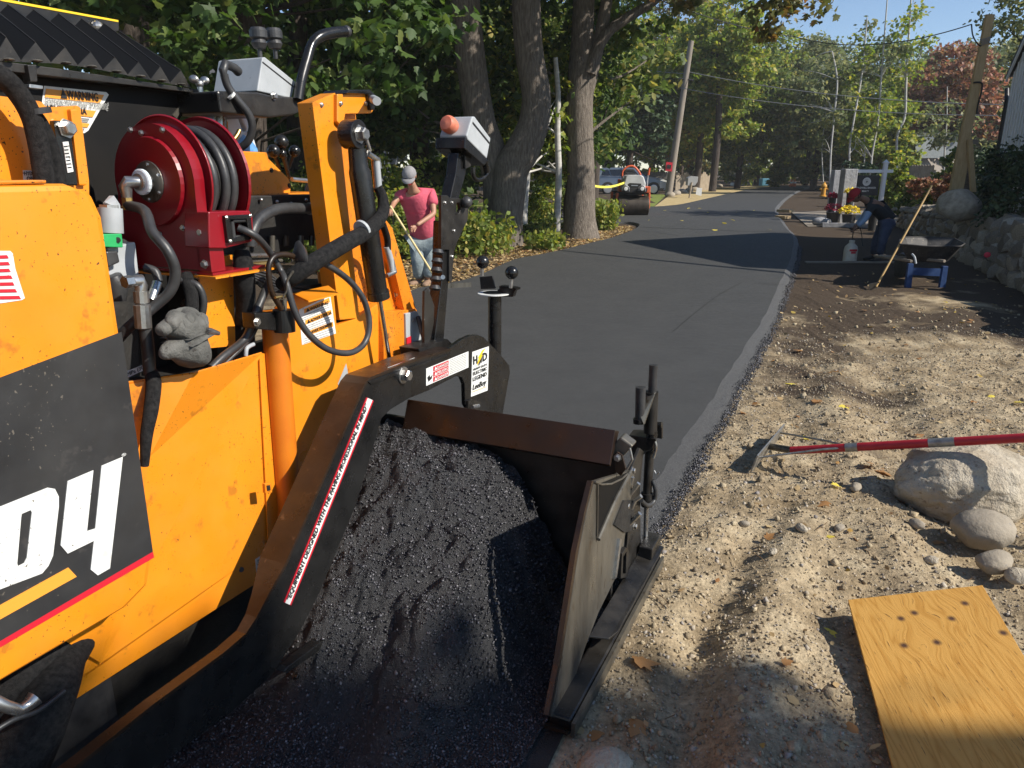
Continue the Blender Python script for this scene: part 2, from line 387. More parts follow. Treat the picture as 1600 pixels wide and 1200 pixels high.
# leaf outlines in the XY plane, stem at the origin
MAPLE = np.array([(0, 0), (.16, -.02), (.42, .12), (.30, .26), (.5, .52), (.26, .5), (.22, .62), (0, 1.0), (-.22, .62), (-.26, .5), (-.5, .52), (-.30, .26), (-.42, .12), (-.16, -.02)], float)
OVAL = np.array([(0, 0), (.3, .35), (.22, .75), (0, 1), (-.22, .75), (-.3, .35)], float)
def leaves(name, P, size, m, parent=None, shape='quad', up=0.5, rng=nr, nrm=None):
    n = len(P); P = np.asarray(P, float); size = np.broadcast_to(np.asarray(size, float), (n,))
    R = rng.normal(size=(n, 3)); R[:, 2] = R[:, 2] * 0.7 + up * 2.0 * rng.choice([1, 1, 1, -1], n)
    if nrm is not None: R = R + nrm
    R /= np.linalg.norm(R, axis=1)[:, None]
    a = rng.normal(size=(n, 3)); a[:, 2] -= 0.8; a -= R * (a * R).sum(1)[:, None]; a /= np.linalg.norm(a, axis=1)[:, None]
    b = np.cross(R, a)
    if shape == 'maple':
        k = len(MAPLE); z = -0.25 * np.abs(MAPLE[:, 0]) - 0.12 * MAPLE[:, 1] ** 2
        V = P[:, None] + size[:, None, None] * (b[:, None] * MAPLE[None, :, :1] + a[:, None] * MAPLE[None, :, 1:] + R[:, None] * z[None, :, None])
        hl = [0, 1, 2, 3, 4, 5, 6, 7]; hr = [0, 7, 8, 9, 10, 11, 12, 13]
        F = (np.array([hl, hr])[None] + (np.arange(n) * k)[:, None, None]).reshape(-1, 8)
    elif shape == 'oval':
        k = len(OVAL); z = -0.25 * np.abs(OVAL[:, 0]) - 0.12 * OVAL[:, 1] ** 2
        V = P[:, None] + size[:, None, None] * (b[:, None] * OVAL[None, :, :1] + a[:, None] * OVAL[None, :, 1:] + R[:, None] * z[None, :, None])
        F = (np.array([[0, 1, 2, 3], [0, 3, 4, 5]])[None] + (np.arange(n) * k)[:, None, None]).reshape(-1, 4)
    else:
        q = np.array([(0, 0), (.36, .45), (0, 1), (-.36, .5)]); k = 4
        V = P[:, None] + size[:, None, None] * (b[:, None] * q[None, :, :1] + a[:, None] * q[None, :, 1:])
        F = (np.array([[0, 1, 2, 3]])[None] + (np.arange(n) * k)[:, None, None]).reshape(-1, 4)
    return npmesh(name, V.reshape(-1, 3), F, m, parent)
# ================================================================ GROUND
def soilmat(name, a, b, c, dark, dscale=0.6, dthr=0.55, rough=0.95, bump=0.6):
    m = bpy.data.materials.new(name); m.use_nodes = True; nt = m.node_tree; L = nt.links; bs = nt.nodes['Principled BSDF']
    tc = nd(nt, 'ShaderNodeTexCoord'); vec = tc.outputs['Object']
    def noise(sc, det=8, ro=.65):
        n = nd(nt, 'ShaderNodeTexNoise'); setin(n, Scale=sc, Detail=float(det), Roughness=ro); L.new(vec, n.inputs['Vector']); return n
    n1 = noise(3.5); r = nd(nt, 'ShaderNodeValToRGB'); e = r.color_ramp.elements; e[0].position = .33; e[0].color = c4(a); e[1].position = .68; e[1].color = c4(c)
    em = e.new(.5); em.color = c4(b); L.new(n1.outputs[0], r.inputs[0])
    n2 = noise(45, 6, .75); mr = nd(nt, 'ShaderNodeMapRange'); mr.inputs[1].default_value = .3; mr.inputs[2].default_value = .7; mr.inputs[3].default_value = .5; mr.inputs[4].default_value = 1.4
    L.new(n2.outputs[0], mr.inputs[0]); sc = nd(nt, 'ShaderNodeVectorMath', operation='SCALE'); L.new(r.outputs[0], sc.inputs[0]); L.new(mr.outputs[0], sc.inputs['Scale'])
    n3 = noise(dscale, 8, .6); r3 = nd(nt, 'ShaderNodeValToRGB'); r3.color_ramp.elements[0].position = dthr - .05; r3.color_ramp.elements[1].position = dthr + .05
    sp = nd(nt, 'ShaderNodeSeparateXYZ'); L.new(vec, sp.inputs[0])
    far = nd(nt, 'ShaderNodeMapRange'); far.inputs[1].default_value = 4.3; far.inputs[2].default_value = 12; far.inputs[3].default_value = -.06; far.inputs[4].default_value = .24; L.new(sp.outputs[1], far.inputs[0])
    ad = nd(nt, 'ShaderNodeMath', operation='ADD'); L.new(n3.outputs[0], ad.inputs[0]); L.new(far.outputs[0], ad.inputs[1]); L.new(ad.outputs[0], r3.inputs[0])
    mx = nd(nt, 'ShaderNodeMix', data_type='RGBA'); L.new(r3.outputs[0], mx.inputs[0]); L.new(sc.outputs[0], mx.inputs[6])
    sc2 = nd(nt, 'ShaderNodeVectorMath', operation='SCALE'); sc2.inputs[0].default_value = dark; L.new(mr.outputs[0], sc2.inputs['Scale']); L.new(sc2.outputs[0], mx.inputs[7])
    L.new(mx.outputs[2], bs.inputs['Base Color']); bs.inputs['Roughness'].default_value = rough; bs.inputs['Specular IOR Level'].default_value = .15
    nb = noise(120, 5, .7); nb2 = noise(22, 6, .6); am = nd(nt, 'ShaderNodeMath', operation='MULTIPLY_ADD'); am.inputs[1].default_value = .35; L.new(nb.outputs[0], am.inputs[0]); L.new(nb2.outputs[0], am.inputs[2])
    bp = nd(nt, 'ShaderNodeBump'); bp.inputs['Strength'].default_value = bump; bp.inputs['Distance'].default_value = .035; L.new(am.outputs[0], bp.inputs['Height']); L.new(bp.outputs[0], bs.inputs['Normal'])
    return m
M['soil'] = soilmat('sandy_soil', (.21, .155, .09), (.36, .28, .175), (.50, .41, .27), (.075, .055, .038))
M['bank'] = soilmat('leafy_bank', (.20, .15, .09), (.30, .23, .14), (.40, .31, .19), (.10, .08, .05), dscale=1.5, dthr=.62)
def axis(dense0, dense1, step, lo, hi, g=1.18):
    a = list(np.arange(dense0, dense1, step)); st_ = step; x = dense1
    while x < hi: a.append(x); st_ *= g; x += st_
    a.append(hi); b = []; st_ = step; x = dense0 - step
    while x > lo: b.append(x); st_ *= g; x -= st_
    b.append(lo); return np.array(sorted(b) + a)
def edge_w(y):  # ground x of the mat's outer edge
    pts = [(-5, -3.1), (1.83, .18), (2.83, .58), (4.59, 1.39), (8.03, 2.94), (11.14, 4.45), (14.32, 5.56), (17.85, 6.83), (22, 7.6), (26, 8.2), (30, 9.6)]
    return np.interp(y, [p[0] for p in pts], [p[1] for p in pts])
def hgt(x, y):
    x = np.asarray(x, float); y = np.asarray(y, float)
    d = x - edge_w(y)               # distance to the right of the mat edge
    dirt = np.clip((d + .02) / .15, 0, 1) * np.clip((26 - y) / 6, 0, 1) * np.clip((y + 3) / 2, 0, 1)
    n = fbm(x * .9, y * .9, 3, 3) * .10 + fbm(x * 3.2, y * 3.2, 4, 11) * .055 + fbm(x * 11, y * 11, 4, 5) * .042 + fbm(x * 34, y * 34, 3, 9) * .020
    rid = -np.exp(-((d - .42 - .10 * np.sin(y * 2.2)) / .09) ** 2) * .05 * np.clip((3.4 - y) / 1.0, 0, 1) + np.exp(-((d - .62 - .1 * np.sin(y * 2.2)) / .12) ** 2) * .045 * np.clip((3.8 - y) / 1.0, 0, 1) + np.exp(-((d - .95 - .25 * np.sin(y * .9)) / .16) ** 2) * .045 - np.exp(-((d - 1.3 - .2 * np.sin(y * .9)) / .16) ** 2) * .035
    h = dirt * (n + rid * np.clip((7 - y) / 2, 0, 1) + .012)
    left = np.clip((-.9 - x + (y - 10) * .30) / 1.0, 0, 1) * np.clip((y - 8) / 2, 0, 1)
    h = h + left * (fbm(x * 2, y * 2, 4, 21) * .10 + .03)
    h = h - .05 * np.exp(-(((x - 1.5) / .42) ** 4 + ((y - 2.1) / .75) ** 4)) * np.clip(d / .2, 0, 1)
    near = np.clip(1 - (d) / .12, 0, 1)
    return h * (1 - .8 * near * (d > -.1)) - .004
xs = axis(-.4, 4.4, .026, -260, 260); ys = axis(1.0, 6.2, .026, -40, 420)
X, Y = np.meshgrid(xs, ys); Zg = hgt(X, Y)
far = (Y > 60) | (np.abs(X) > 60); Zg = np.where(far, -.004, Zg)
V = np.stack([X.ravel(), Y.ravel(), Zg.ravel()], 1); nx = len(xs); ny = len(ys)
i = np.arange(nx - 1)[None] + (np.arange(ny - 1) * nx)[:, None]; i = i.ravel()
F = np.stack([i, i + 1, i + 1 + nx, i + nx], 1)
ground = npmesh('ground', V, F, M['soil'], None, smooth=True); tag(ground, kind='structure')
def gz(x, y): return float(hgt(np.array([x]), np.array([y]))[0])
def sheet(name, pts, m, z, kind='structure', thick=.004):
    o = MB().slab([Vector((p[0], p[1], z)) for p in pts], (0, 0, -thick)).build(name, m); tag(o, kind=kind); return o
def GP(*px): return [(G(x, y).x, G(x, y).y) for x, y in px]

# --- fresh asphalt mat
M['asphalt'] = mat('fresh_asphalt', (.042, .0425, .042), .72, c2=(.060, .060, .058), nscale=2.2, namt=.9, bump=.55, bscale=260, bdist=.006, c3=(.16, .16, .155), c3scale=330, c3thr=.58, spec=.3, rvar=.08)
M['asphalt_rough'] = mat('loose_asphalt_edge', (.045, .045, .046), .6, c2=(.11, .11, .108), nscale=90, bump=1.0, bscale=170, bdist=.02, c3=(.26, .26, .26), c3scale=220, c3thr=.58)
M['asphalt_old'] = mat('tack_coated_base', (.014, .014, .014), .55, c2=(.04, .038, .035), nscale=14, bump=.9, bscale=150, bdist=.015, c3=(.16, .15, .13), c3scale=60, c3thr=.66)
HM = .07
rw = [PV(2.42, -.675, 0)] + [G(*p) for p in [(1010, 870), (1052, 795), (1092, 722), (1130, 660), (1180, 566), (1215, 500), (1233, 448), (1247, 405), (1248, 377), (1240, 364), (1232, 356), (1224, 345), (1217, 335), (1217, 328), (1222, 320), (1234, 309), (1247, 301), (1262, 295), (1275, 291)]]
lw = [PV(2.42, -3.95, 0)] + [G(*p) for p in [(560, 505), (620, 473), (650, 457), (700, 449), (745, 436), (800, 411), (840, 403), (880, 394), (940, 379), (965, 372), (985, 364), (996, 356), (992, 352), (975, 350), (943, 350), (900, 352)]]
lw2 = [G(*p) for p in [(900, 327), (943, 328), (1022, 325), (1064, 321), (1116, 309), (1142, 303), (1177, 296), (1226, 290.5)]]
def inset(p, i, off, side):
    a = p[max(0, i - 1)]; b = p[min(len(p) - 1, i + 1)]; d = (b - a); d.z = 0; d.normalize()
    nrm = Vector((d.y, -d.x, 0)) * side
    return p[i] - nrm * off
rdense = smoothpts(rw[:11], 10)[:-1] + smoothpts(rw[10:], 4)
def jog(p, i, a): return p + Vector((a * (vnoise(np.array([i * .9]), np.array([2.0]))[0] - .5), 0, 0))
rdense = [jog(p, i, .025) for i, p in enumerate(rdense)]
ldense = smoothpts(lw, 3); l2 = smoothpts(lw2, 3)
outl = ldense + l2
inr = [inset(rdense, i, .125 if p.y < 18 else .14, 1) for i, p in enumerate(rdense)]
inl = [inset(ldense, i, .05, -1) for i in range(len(ldense))] + [inset(l2, i, .05, -1) for i in range(len(l2))]
top = [Vector((p.x, p.y, HM)) for p in inl] + [Vector((p.x, p.y, HM)) for p in reversed(inr)]
mb = MB(); tris = tessellate_polygon([top]); mb.add(top, [tuple(t) for t in tris])
road = mb.build('road', M['asphalt']); tag(road, kind='structure')
import bmesh
def fixup(o):
    bm = bmesh.new(); bm.from_mesh(o.data); bmesh.ops.recalc_face_normals(bm, faces=bm.faces)
    if sum(f.normal.z * f.calc_area() for f in bm.faces) < 0: bmesh.ops.reverse_faces(bm, faces=bm.faces)
    bm.to_mesh(o.data); bm.free()
fixup(road)
def shoulder(outer, inner, name):
    v = []; f = []; n = len(outer)
    for i in range(n):
        a = Vector((inner[i].x, inner[i].y, HM - .0005)); b = Vector((outer[i].x, outer[i].y, -.01))
        for k in range(7):
            t = k / 6; p = a.lerp(b, t); p.z = HM * (1 - t) ** .9 - .01 * t
            j = (rnd.random() - .5) * .008 * (0 < k < 6); v.append(p + Vector((j, 0, j)))
    for i in range(n - 1):
        for k in range(6): q = i * 7 + k; f.append((q, q + 1, q + 8, q + 7))
    o = MB().add(v, f).build(name, M['asphalt_rough'], road, smooth=True); return o
shoulder(rdense, inr, 'road_shoulder'); shoulder(ldense, inl[:len(ldense)], 'road_shoulder'); shoulder(l2, inl[len(ldense):], 'road_shoulder')
# narrow strips: joints rolled into the mat, then two painted shadow lines
M['joint'] = mat('joint_shadow_line', (.022, .022, .022), .8)
def strip(name, pts, wd, z, m, parent=None):
    pts = smoothpts(pts, 4) if len(pts) > 2 else pts; v = []; f = []
    for i, p in enumerate(pts):
        a = pts[max(0, i - 1)]; b = pts[min(len(pts) - 1, i + 1)]; d = (b - a).normalized(); nn = Vector((d.y, -d.x, 0))
        w_ = wd * (.7 + .6 * rnd.random())
        v += [Vector((p.x, p.y, z)) + nn * w_ / 2, Vector((p.x, p.y, z)) - nn * w_ / 2]
    for i in range(len(pts) - 1): f.append((2 * i, 2 * i + 1, 2 * i + 3, 2 * i + 2))
    return MB().add(v, f).build(name, m, parent)
strip('joint', [G(1000, 355, HM), G(1080, 358, HM), G(1160, 361, HM), G(1231, 363, HM)], .07, HM + .004, M['joint'], road)
strip('joint', [G(1160, 441, HM), G(1125, 460, HM), G(1090, 486, HM), G(1052, 518, HM)], .012, HM + .004, M['joint'], road)
strip('joint', [G(1183, 443, HM), G(1228, 445, HM)], .018, HM + .004, M['joint'], road)
strip('joint', [G(1172, 402, HM), G(1235, 407, HM)], .03, HM + .004, M['joint'], road)  # not a seam: thin cast shadow painted across the mat
strip('joint', [G(1185, 347, HM), G(1222, 349, HM)], .05, HM + .004, M['joint'], road)  # second painted shadow line, farther up the road
# crumbs along the edge, joined
P = []; sz = []
for i in range(len(rdense) - 1):
    a, b = rdense[i], rdense[i + 1]
    if a.y > 16: break
    L_ = (b - a).length; k = int(L_ * (1100 if a.y < 4 else 500 if a.y < 7 else 200))
    for _ in range(k):
        t = rnd.random(); off = rnd.gauss(.012, .020); p = a.lerp(b, t) + LV * off
        P.append((p.x, p.y, max(-.002, .012 - off * .5) + rnd.random() * .004)); sz.append(rnd.uniform(.003, .0075) * (1 + a.y * .08))
M['chip_black'] = islandmat('bitumen_chips', [(0, (.010, .010, .012)), (.55, (.030, .029, .034)), (.88, (.075, .073, .082)), (1, (.18, .175, .185))], rough=.36, bump=.2, bscale=200, spec=.6)
o = chips('loose_asphalt', P, sz, M['chip_black'], road); tag(o, kind='stuff')

# --- old base under and in front of the paver
sheet('road_base', [PV(-3, -4.6, 0)[:2], PV(-3, -.55, 0)[:2], PV(1.2, -.60, 0)[:2], PV(2.5, -.66, 0)[:2], PV(2.5, -4.6, 0)[:2]], M['asphalt_old'], .006, thick=.03)
# --- asphalt heap in front of the screed
sS = np.arange(.15, 2.268, .009); wW = np.arange(-1.95, -.672, .009)
SS, WW = np.meshgrid(sS, wW)
hb = np.interp(WW, [-1.95, -1.6, -1.42, -1.21, -1.06, -.99, -.92, -.84, -.67], [.5, .67, .675, .635, .57, .50, .34, .20, .12])
slope = np.interp(WW, [-1.6, -1.2, -.9], [.66, .60, .30])
kk = np.hanning(17); kk /= kk.sum(); hb = np.apply_along_axis(lambda a: np.convolve(np.pad(a, 8, mode='edge'), kk, mode='valid'), 0, hb)
slope = np.apply_along_axis(lambda a: np.convolve(np.pad(a, 8, mode='edge'), kk, mode='valid'), 0, slope)
dS = 2.24 - SS; Hh = hb - slope * .45 * dS - slope * .92 * dS ** 2
lump = fbm(SS * 6, WW * 6, 4, 31) * .085 + fbm(SS * 19, WW * 17, 3, 37) * .06 + fbm(SS * 38, WW * 36, 3, 39) * .035
Hh = Hh + lump * np.clip(Hh / .2, .15, 1)
Hh = np.log1p(np.exp((Hh - .03) * 28)) / 28 + .022
Hh = Hh + fbm(SS * 60, WW * 60, 3, 41) * .014
# hollow like the photo's dark pocket near the tip
Hh -= .07 * np.exp(-((SS - 2.05) ** 2 + (WW + 1.02) ** 2) / .0035)
Hh *= np.clip((SS - .15) / .3, 0.2, 1)
edge = np.interp(SS, [.15, 1.2, 2.3], [.10, .04, 0]); fade = np.clip((-.672 - WW) / .22, 0, 1); fade = fade * fade * (3 - 2 * fade); Hh = Hh * (.55 + .45 * fade)
XX = SS * RV.x + WW * LV.x; YY = SS * RV.y + WW * LV.y
def smp(s, w):
    i = np.clip(((s - sS[0]) / .009), 0, len(sS) - 1.01); j = np.clip(((w - wW[0]) / .009), 0, len(wW) - 1.01)
    return Hh[j.astype(int), i.astype(int)]
V = np.stack([XX.ravel(), YY.ravel(), Hh.ravel()], 1); nx = len(sS); ny = len(wW)
i = (np.arange(nx - 1)[None] + (np.arange(ny - 1) * nx)[:, None]).ravel(); F = np.stack([i, i + 1, i + 1 + nx, i + nx], 1)[:, ::-1]
M['pile'] = mat('hot_mix', (.010, .010, .011), .45, c2=(.03, .03, .032), nscale=120, bump=.8, bscale=300, bdist=.008, spec=.6)
pile = npmesh('asphalt_heap', V, F, M['pile'], None, smooth=True); fixup(pile)
tag(pile, 'heap of loose black hot asphalt between the black tow arm and the steel end gate', 'asphalt heap')
n = 62000; s_ = nr.uniform(.3, 2.262, n); w_ = nr.uniform(-1.9, -.68, n); keep = nr.random(n) < np.clip(.35 + (s_ - .3) * .5, .3, 1)
s_ = s_[keep]; w_ = w_[keep]; h_ = smp(s_, w_)
P = np.stack([s_ * RV.x + w_ * LV.x, s_ * RV.y + w_ * LV.y, h_ + .001], 1)
o = chips('aggregate', P, nr.uniform(.0025, .0068, len(P)) * (1 + (nr.random(len(P)) > .97) * .6), M['chip_black'], pile, aniso=.45); tag(o, kind='stuff')

# --- side areas
M['lawn'] = mat('lawn', (.12, .17, .03), .9, c2=(.22, .24, .06), nscale=3, bump=.4, bscale=30, spec=.2)
M['hay'] = mat('dry_grass_verge', (.38, .28, .13), .95, c2=(.50, .40, .22), nscale=4, bump=.5, bscale=20, spec=.1)
M['gravel'] = mat('gravel_drive', (.20, .17, .135), .9, c2=(.30, .26, .21), nscale=20, bump=.7, bscale=60, spec=.2)
def drape(name, pts, m, z): return sheet(name, pts, m, z)
drape('lawn', GP((600, 326), (900, 325), (943, 326.5), (1022, 323), (1040, 306), (1030, 301), (600, 302)), M['lawn'], .02)
drape('verge', GP((1022, 324), (1064, 320), (1116, 308), (1142, 302.5), (1177, 295.5), (1230, 290), (1180, 290), (1100, 296), (1050, 303)), M['hay'], .025)
drape('side_drive', GP((600, 327), (900, 325.5), (906, 352.5), (600, 360)), M['asphalt'], .028)
drape('gravel_drive', GP((1236, 332), (1300, 330), (1600, 330), (1700, 345), (1420, 352), (1262, 355)), M['gravel'], .022)
# pale needles and straw on the left bank
def bankpts(n, poly_px, jit=0):
    out = []
    q = [G(*p) for p in poly_px]; xs_ = [p.x for p in q]; ys_ = [p.y for p in q]
    def inside(x, y):
        c = False; j = len(q) - 1
        for i in range(len(q)):
            if ((q[i].y > y) != (q[j].y > y)) and x < (q[j].x - q[i].x) * (y - q[i].y) / (q[j].y - q[i].y + 1e-9) + q[i].x: c = not c
            j = i
        return c
    while len(out) < n:
        x = rnd.uniform(min(xs_), max(xs_)); y = rnd.uniform(min(ys_), max(ys_))
        if inside(x, y): out.append((x, y))
    return np.array(out)
bankpx = [(560, 500), (650, 455), (745, 434), (800, 409), (880, 392), (940, 377), (985, 361), (990, 355), (940, 352), (880, 368), (780, 385), (700, 400), (560, 425)]
bp_ = bankpts(9000, bankpx); zz = hgt(bp_[:, 0], bp_[:, 1]) + .012
M['litter'] = leafmat('dry_leaf_litter', [(0, (.20, .12, .05)), (.35, (.36, .25, .12)), (.7, (.50, .38, .20)), (.9, (.30, .14, .05)), (1, (.55, .42, .10))], trans=.15, rough=.8)
o = leaves('leaf_litter', np.stack([bp_[:, 0], bp_[:, 1], zz + .01], 1), nr.uniform(.03, .09, len(bp_)), M['litter'], None, 'quad', up=1.6); tag(o, kind='stuff')

# --- pebbles and clods in the dirt, joined
def scat(n, y0, y1, dmax, rngx=nr):
    y = y0 + (y1 - y0) * rngx.random(n) ** 1.5; d = rngx.random(n) * dmax + .02; x = edge_w(y) + d; return x, y
M['pebble'] = islandmat('pebbles', [(0, (.22, .17, .11)), (.4, (.36, .29, .20)), (.75, (.46, .40, .31)), (.93, (.30, .27, .25)), (1, (.12, .10, .08))], rough=.9, nscale=60)
x, y = scat(42000, 1.2, 7.5, 3.2); P = np.stack([x, y, hgt(x, y) + .001], 1)
szs = np.exp(nr.normal(-5.45, .5, len(x))); szs = np.clip(szs, .0018, .020)
o = chips('pebbles', P, szs, M['pebble'], None, jit=.25, aniso=.4); tag(o, kind='stuff')
M['clod'] = islandmat('soil_clods', [(0, (.26, .20, .125)), (.5, (.38, .30, .19)), (1, (.46, .38, .25))], rough=1.0, nscale=70, bump=.8)
x, y = scat(12000, 1.2, 6.5, 3.4); P = np.stack([x, y, hgt(x, y) + .001], 1)
o = chips('soil_crumbs', P, nr.uniform(.003, .011, len(x)), M['clod'], None, jit=.3, aniso=.3); tag(o, kind='stuff')
x, y = scat(1700, 1.2, 9, 3.6); P = np.stack([x, y, hgt(x, y) + .003], 1)
o = chips('soil_clods', P, np.clip(np.exp(nr.normal(-4.2, .45, len(x))), .005, .034), M['clod'], None, base=np.concatenate([OCT_V, OCT_V * .9]), faces=OCT_F, jit=.3, aniso=.4); tag(o, kind='stuff')
# twigs
P = []
tw = MB()
for _ in range(260):
    yy = rnd.uniform(1.5, 8); xx = float(edge_w(yy)) + rnd.uniform(.1, 3); a = rnd.uniform(0, pi); l = rnd.uniform(.03, .12)
    p0 = Vector((xx, yy, gz(xx, yy) + .006)); p1 = p0 + Vector((cos(a) * l, sin(a) * l, rnd.uniform(0, .02))); tw.tube([p0, p0.lerp(p1, .5) + Vector((.008, 0, .004)), p1], .0016, 4)
o = tw.build('twigs', mat('twig', (.16, .10, .05), .9)); tag(o, kind='stuff')
M['leaf_brown'] = leafmat('brown_leaf', [(0, (.22, .09, .03)), (.5, (.34, .17, .06)), (1, (.42, .24, .10))], trans=.2, rough=.6)
M['leaf_yellow'] = leafmat('yellow_leaf', [(0, (.72, .56, .06)), (1, (.78, .66, .12))], trans=.25)
x, y = scat(900, 1.6, 12, 6.0); P = np.stack([x, y, hgt(x, y) + .012], 1)
o = leaves('leaf_litter', P, nr.uniform(.02, .05, len(x)) * (1 + (y > 7) * .5), M['litter'], None, 'oval', up=1.5); tag(o, kind='stuff')
def fallen(px, py, size, m, label, shape='maple', z=0.01, rot=None, group=None):
    p = G(px, py); p.z = gz(p.x, p.y) + z
    rg = np.random.default_rng(int(px * 7 + py)); base = MAPLE if shape == 'maple' else OVAL
    o = leaves('fallen_leaf', [(0, 0, 0)], [size], m, None, shape, up=3.5, rng=rg); o.location = p
    tag(o, label, 'leaf', group); return o
fallen(1303, 848, .075, M['leaf_yellow'], 'yellow leaf flat on the pale dirt left of the two small boulders')
fallen(1246, 598, .10, M['leaf_yellow'], 'yellow leaf lying alone on the dirt above the red rake')
fallen(1310, 772, .06, M['leaf_yellow'], 'pale yellow leaf at the left of the big boulder shadow')
fallen(990, 1040, .10, M['leaf_brown'], 'curled brown maple leaf beside the steel end gate foot', z=.02)
fallen(1000, 1130, .08, M['leaf_brown'], 'reddish leaf at the bottom edge of the dirt near the end gate')
fallen(940, 1150, .08, M['leaf_brown'], 'dry tan leaf nearest the end gate toe')
fallen(1380, 745, .11, M['leaf_brown'], 'rusty maple leaf tucked against the left end of the big boulder', z=.02)
fallen(1358, 735, .09, M['leaf_brown'], 'curled brown leaf between the rake and the big boulder', z=.02)
fallen(1196, 850, .05, M['leaf_brown'], 'small copper leaf on the open dirt below the rake head')
fallen(1288, 800, .08, M['leaf_brown'], 'folded brown leaf in front of the boulder shadow', z=.02)
fallen(1470, 850, .07, M['leaf_brown'], 'orange brown leaf left of the middle cobble', z=.015)
fallen(1220, 1060, .04, M['leaf_brown'], 'small orange leaf on the dirt left of the plywood')
fallen(1300, 975, .06, M['leaf_yellow'], 'pale leaf by the upper left corner of the plywood')
fallen(1330, 1135, .09, M['leaf_brown'], 'grey brown leaf in the shade under the plywood edge')
for k in range(26):
    px = rnd.uniform(1150, 1590); py = rnd.uniform(470, 690)
    fallen(px, py, rnd.uniform(.05, .09), M['leaf_brown' if k % 4 else 'leaf_yellow'], ('small dry brown leaf' if k % 4 else 'small yellow leaf') + ' scattered on the dirt verge beyond the rake', group='dry leaves scattered on the dirt verge')
for k, (px, py) in enumerate([(1042, 329), (1073, 327), (1062, 345), (1108, 332), (1149, 346), (1112, 360), (1136, 350), (1204, 360), (1015, 344), (1090, 326), (1180, 329), (1153, 332)]):
    p = G(px, py, HM); o = leaves('fallen_leaf', [(0, 0, 0)], [.16], M['leaf_yellow'], None, 'oval', up=3, rng=np.random.default_rng(k)); o.location = p + UP * .02
    tag(o, 'small pale leaf lying on the fresh black asphalt in front of the roller', 'leaf', 'pale leaves on the fresh asphalt')

# ================================================================ rocks
def rock(name, c, r, seed, m, sub=4, amp=.12, rot=0, flat=None, label=None, cat=None, parent=None, group=None):
    bm = bmesh.new(); bmesh.ops.create_icosphere(bm, subdivisions=sub, radius=1)
    co = np.array([v.co[:] for v in bm.verts]); F = np.array([[v.index for v in f.verts] for f in bm.faces]); bm.free()
    s = seed * 13.7
    dsp = 1 + amp * 2.2 * (fbm(co[:, 0] * 1.3 + s, co[:, 1] * 1.3 + co[:, 2] * 1.7 + s, 4, seed) ) + amp * .6 * fbm(co[:, 2] * 4 + s, co[:, 0] * 4 - co[:, 1] * 3, 4, seed + 5)
    co = co * dsp[:, None]
    co = co * (1 + .05 * fbm(co[:, 0] * 7 + s, co[:, 1] * 7 + co[:, 2] * 6, 4, seed + 9) + .028 * fbm(co[:, 0] * 15 + co[:, 2] * 9, co[:, 1] * 15 + co[:, 2] * 12 + s, 4, seed + 3))[:, None]
    rg_ = np.random.default_rng(seed)
    for _ in range(7):
        nn = rg_.normal(size=3); nn /= np.linalg.norm(nn); h_ = rg_.uniform(.74, .9); dd = co @ nn; ex = np.maximum(dd - h_, 0); co = co - (ex * .8)[:, None] * nn
    cr, sr = cos(rot), sin(rot); co = co * np.array(r); co = np.stack([co[:, 0] * cr - co[:, 1] * sr, co[:, 0] * sr + co[:, 1] * cr, co[:, 2]], 1)
    o = npmesh(name, co, F, m, parent, smooth=True)
    if c is not None: o.location = c
    if label: tag(o, label, cat or 'boulder', group)
    return o
M['granite'] = mat('granite_boulder', (.36, .30, .215), .88, c2=(.52, .46, .36), nscale=6, bump=1.0, bscale=26, bdist=.03, c3=(.26, .21, .15), c3scale=38, c3thr=.6, spec=.25)
M['granite_grey'] = mat('grey_boulder', (.24, .205, .155), .88, c2=(.36, .31, .24), nscale=7, bump=.6, bscale=60, bdist=.008, c3=(.24, .22, .19), c3scale=50, c3thr=.62, spec=.25)
b1 = D(1512, 775, 3.38); rock('boulder', Vector((b1.x, b1.y, .095)), (.37, .26, .215), 3, M['granite'], 6, .11, .12, label='largest pale granite boulder, under the red rake handle', cat='boulder')
b2 = G(1528, 848); rock('boulder', Vector((b2.x, b2.y - .02, .075)), (.135, .10, .088), 8, M['granite_grey'], 4, .06, 0, label='smooth grey cobble in front of the big boulder', cat='boulder')
b3 = G(1552, 888); rock('stone', Vector((b3.x, b3.y, .03)), (.085, .06, .05), 12, M['granite_grey'], 4, .1, .3, label='flat fist sized stone below the smooth grey cobble', cat='stone')
b4 = G(1588, 906); rock('stone', Vector((b4.x, b4.y, .02)), (.055, .04, .035), 15, M['granite'], 3, .1, .3, label='small stone nearest the plywood upper right corner', cat='stone')
for k, (x, y, r, lab) in enumerate([(945, 1215, .075, 'rounded tan stone at the bottom edge beside the end gate'), (1335, 775, .04, 'small brown stone left of the boulder shadow'), (1250, 845, .032, 'pointed little stone on the open dirt'), (1162, 828, .026, 'grey pebble like stone beneath the rake head'), (1206, 880, .025, 'sliver shaped stone lowest on the open dirt'), (1430, 832, .04, 'dark lump of stone between boulder and cobble'), (1455, 880, .03, 'greyish stone left of the flat stone'), (1310, 838, .03, 'brown stone beside the yellow leaf')]):
    p = G(x, y); rock('stone', Vector((p.x, p.y, r * .5 + gz(p.x, p.y))), (r, r * .7, r * .6), 20 + k, M['granite' if k % 2 == 0 else 'granite_grey'], 3, .14, k, label=lab, cat='stone')
# ================================================================ PAVER
paver = thing('asphalt_paver', PV(1.0, -2.6, 0), 'big orange and black tracked asphalt paver laying the new road, seen along its side', 'paver')
PW = paver
WH = -1.5
